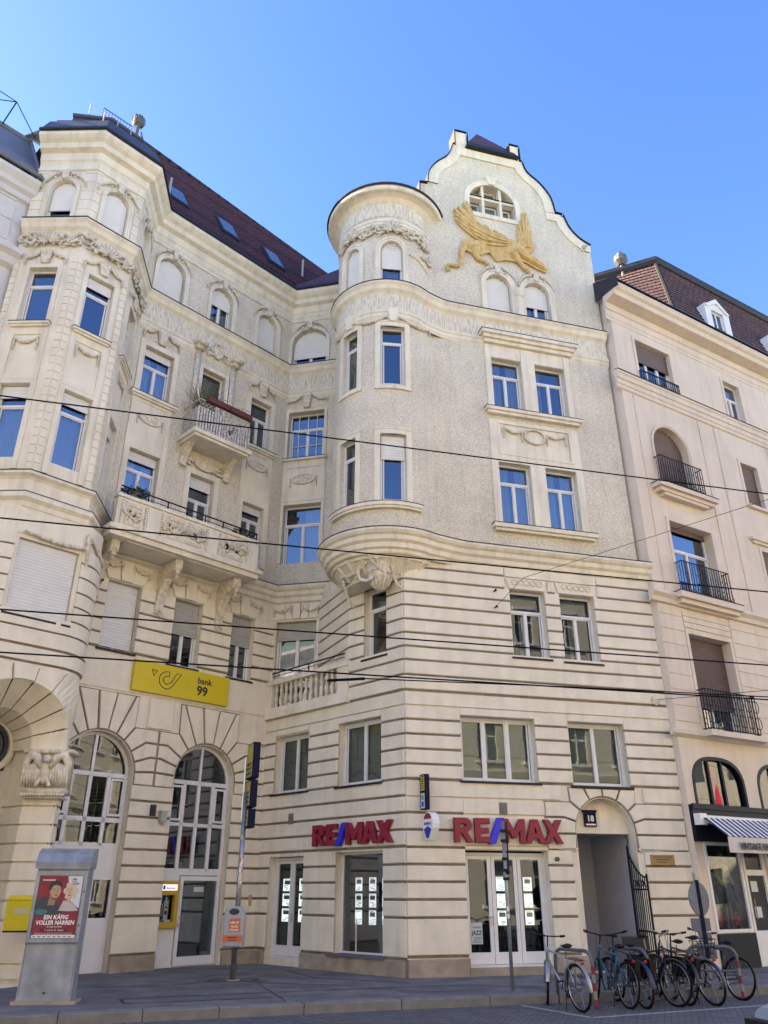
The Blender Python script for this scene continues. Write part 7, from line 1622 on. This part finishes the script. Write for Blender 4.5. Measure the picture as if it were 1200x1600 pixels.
# ---- parked car at the right edge
CF = Fr((3.34, 5.80), 74.5); ct = thing('parked_car', 'light silver-blue car cut off by the bottom right corner', 'car', CF.P(0, 0, 0))
mcar = col('car_paint', (.19, .24, .32), .3, metal=.1)
side = [(0.0, .35), (.02, .62), (.12, .92), (.35, .98), (.75, 1.02), (1.25, 1.42), (2.2, 1.5), (3.2, 1.44), (3.95, 1.0), (4.4, .9), (4.5, .6), (4.5, .3)]
q = M(); secs = [(0, -.12), (-.06, -.02), (-.2, .0), (-1.5, .0), (-1.64, -.02), (-1.7, -.12)]
for n, ins_ in secs:
    for u, z in side: q.v.append(CF.P(min(max(u, -ins_*.3), 4.5+ins_*.3)-0*ins_, n, z+(ins_*.35 if z > .8 else 0)))
kk = len(side)
for i in range(len(secs)-1):
    for j in range(kk-1): q.f.append((i*kk+j, i*kk+j+1, (i+1)*kk+j+1, (i+1)*kk+j))
q.f.append(tuple(range(kk))); q.f.append(tuple((len(secs)-1)*kk+j for j in range(kk))[::-1]); q.build('body', mcar, ct, smooth=False)
q = M(); q.prism(CF, [(.95, 1.04), (1.35, 1.36), (3.15, 1.38), (3.75, 1.04)], -.02, .004); q.prism(CF, [(.95, 1.04), (1.35, 1.36), (3.15, 1.38), (3.75, 1.04)], -1.71, -1.70, back=True); q.add([CF.P(.8, -.2, 1.045), CF.P(.8, -1.5, 1.045), CF.P(1.22, -1.45, 1.41), CF.P(1.22, -.25, 1.41)], [(0, 1, 2, 3)]); q.build('window', col('car_glass', (.02, .025, .03), .05), ct)
q = M(); q.box(CF, -.06, .3, -1.68, -.02, .22, .58); q.box(CF, 4.2, 4.56, -1.68, -.02, .22, .55); q.build('bumper', m_blk, ct); M().box(CF, .0, .3, -1.69, -.01, .585, .84).build('tailgate_panel', m_blk, ct)
for n in (-.12, -1.58):
    for u in (.85, 3.6):
        c_ = CF.P(u, n, .31); w_ = M(); ax_ = CF.n; 
        w_.tube([c_-ax_*.1, c_+ax_*.12], .31, 20).build('wheel', m_tyre, ct); 
        c2_ = c_+(ax_*.125 if n > -1 else -ax_*.105); M().tube([c2_-ax_*.01, c2_+ax_*.01], .2, 16).build('rim', m_chrome, ct)
for n in (-.2, -1.5): M().box(CF, -.0, .06, n-.14, n+.14, .64, .8).build('tail_light', col('tail_red', (.35, .01, .01), .2), ct)
# ---- overhead wires
WF = Fr((-5.3, 9.0), 76)
m_wire = col('wire_black', (.006, .006, .008), .8, spec=.1)
for i, (z, sag, lab) in enumerate(((7.95, .06, 'topmost black overhead wire crossing the street view'), (6.12, .05, 'second overhead wire, passing in front of the corner turret foot'), (4.9, .04, 'third overhead wire, passing above the yellow bank sign'), (4.36, .03, 'lowest overhead wire, touching the bank sign edge'))):
    q = M(); q.tube([WF.P(u, 0, z-.0-sag*(1-((u-6)/40)**2)) for u in range(-34, 47, 4)], .0105, 6); tag(q.build('overhead_wire', m_wire, loc=WF.P(-34, 0, z)), lab, 'wire', 'tram wires along the street')
a = WF.P(5.2, 0, 4.28); q = M(); q.tube([a, WF.P(8, .02, 4.33), WF.P(30, .3, 4.5)], .009, 5); q.tube([a, a+Vector((-.5, .1, .0))], .02, 5); tag(q.build('feeder_wire', m_wire, loc=a), 'doubled wire joining the lowest overhead wire near the house corner', 'wire')
a = R.P(6.86, .15, 6.27); M_TH = col('thin_wire', (.05, .05, .055), .6)
tag(M().tube([a, a+Vector((9, -5, -.2))], .008, 4).build('span_wire', M_TH, loc=a), 'thin span wire running right from the wall rosette', 'wire')
a = Vector((5.3, 19.6, 9.8)); a = R.P(5.2, .1, 9.9)
tag(M().tube([R.P(2.5, .06, 8.45), R.P(2.9, 1.0, 8.95), Vector((11.5, 12.5, 9.6))], .007, 4).build('span_wire', M_TH, loc=R.P(2.5, .06, 8.45)), 'thin span wire climbing from the pair of wall hooks towards the neighbour house', 'wire')
for z in (8.87, 8.42): tag(M().tube([R.P(2.48, .04, z), R.P(2.48, .16, z)], .02, 6).fball(R, 2.48, .17, z, .035).build('wall_hook', m_iron, loc=R.P(2.48, .05, z)), '%s iron wall hook left of the upper right windows' % ('upper' if z > 8.6 else 'lower'), 'hook')
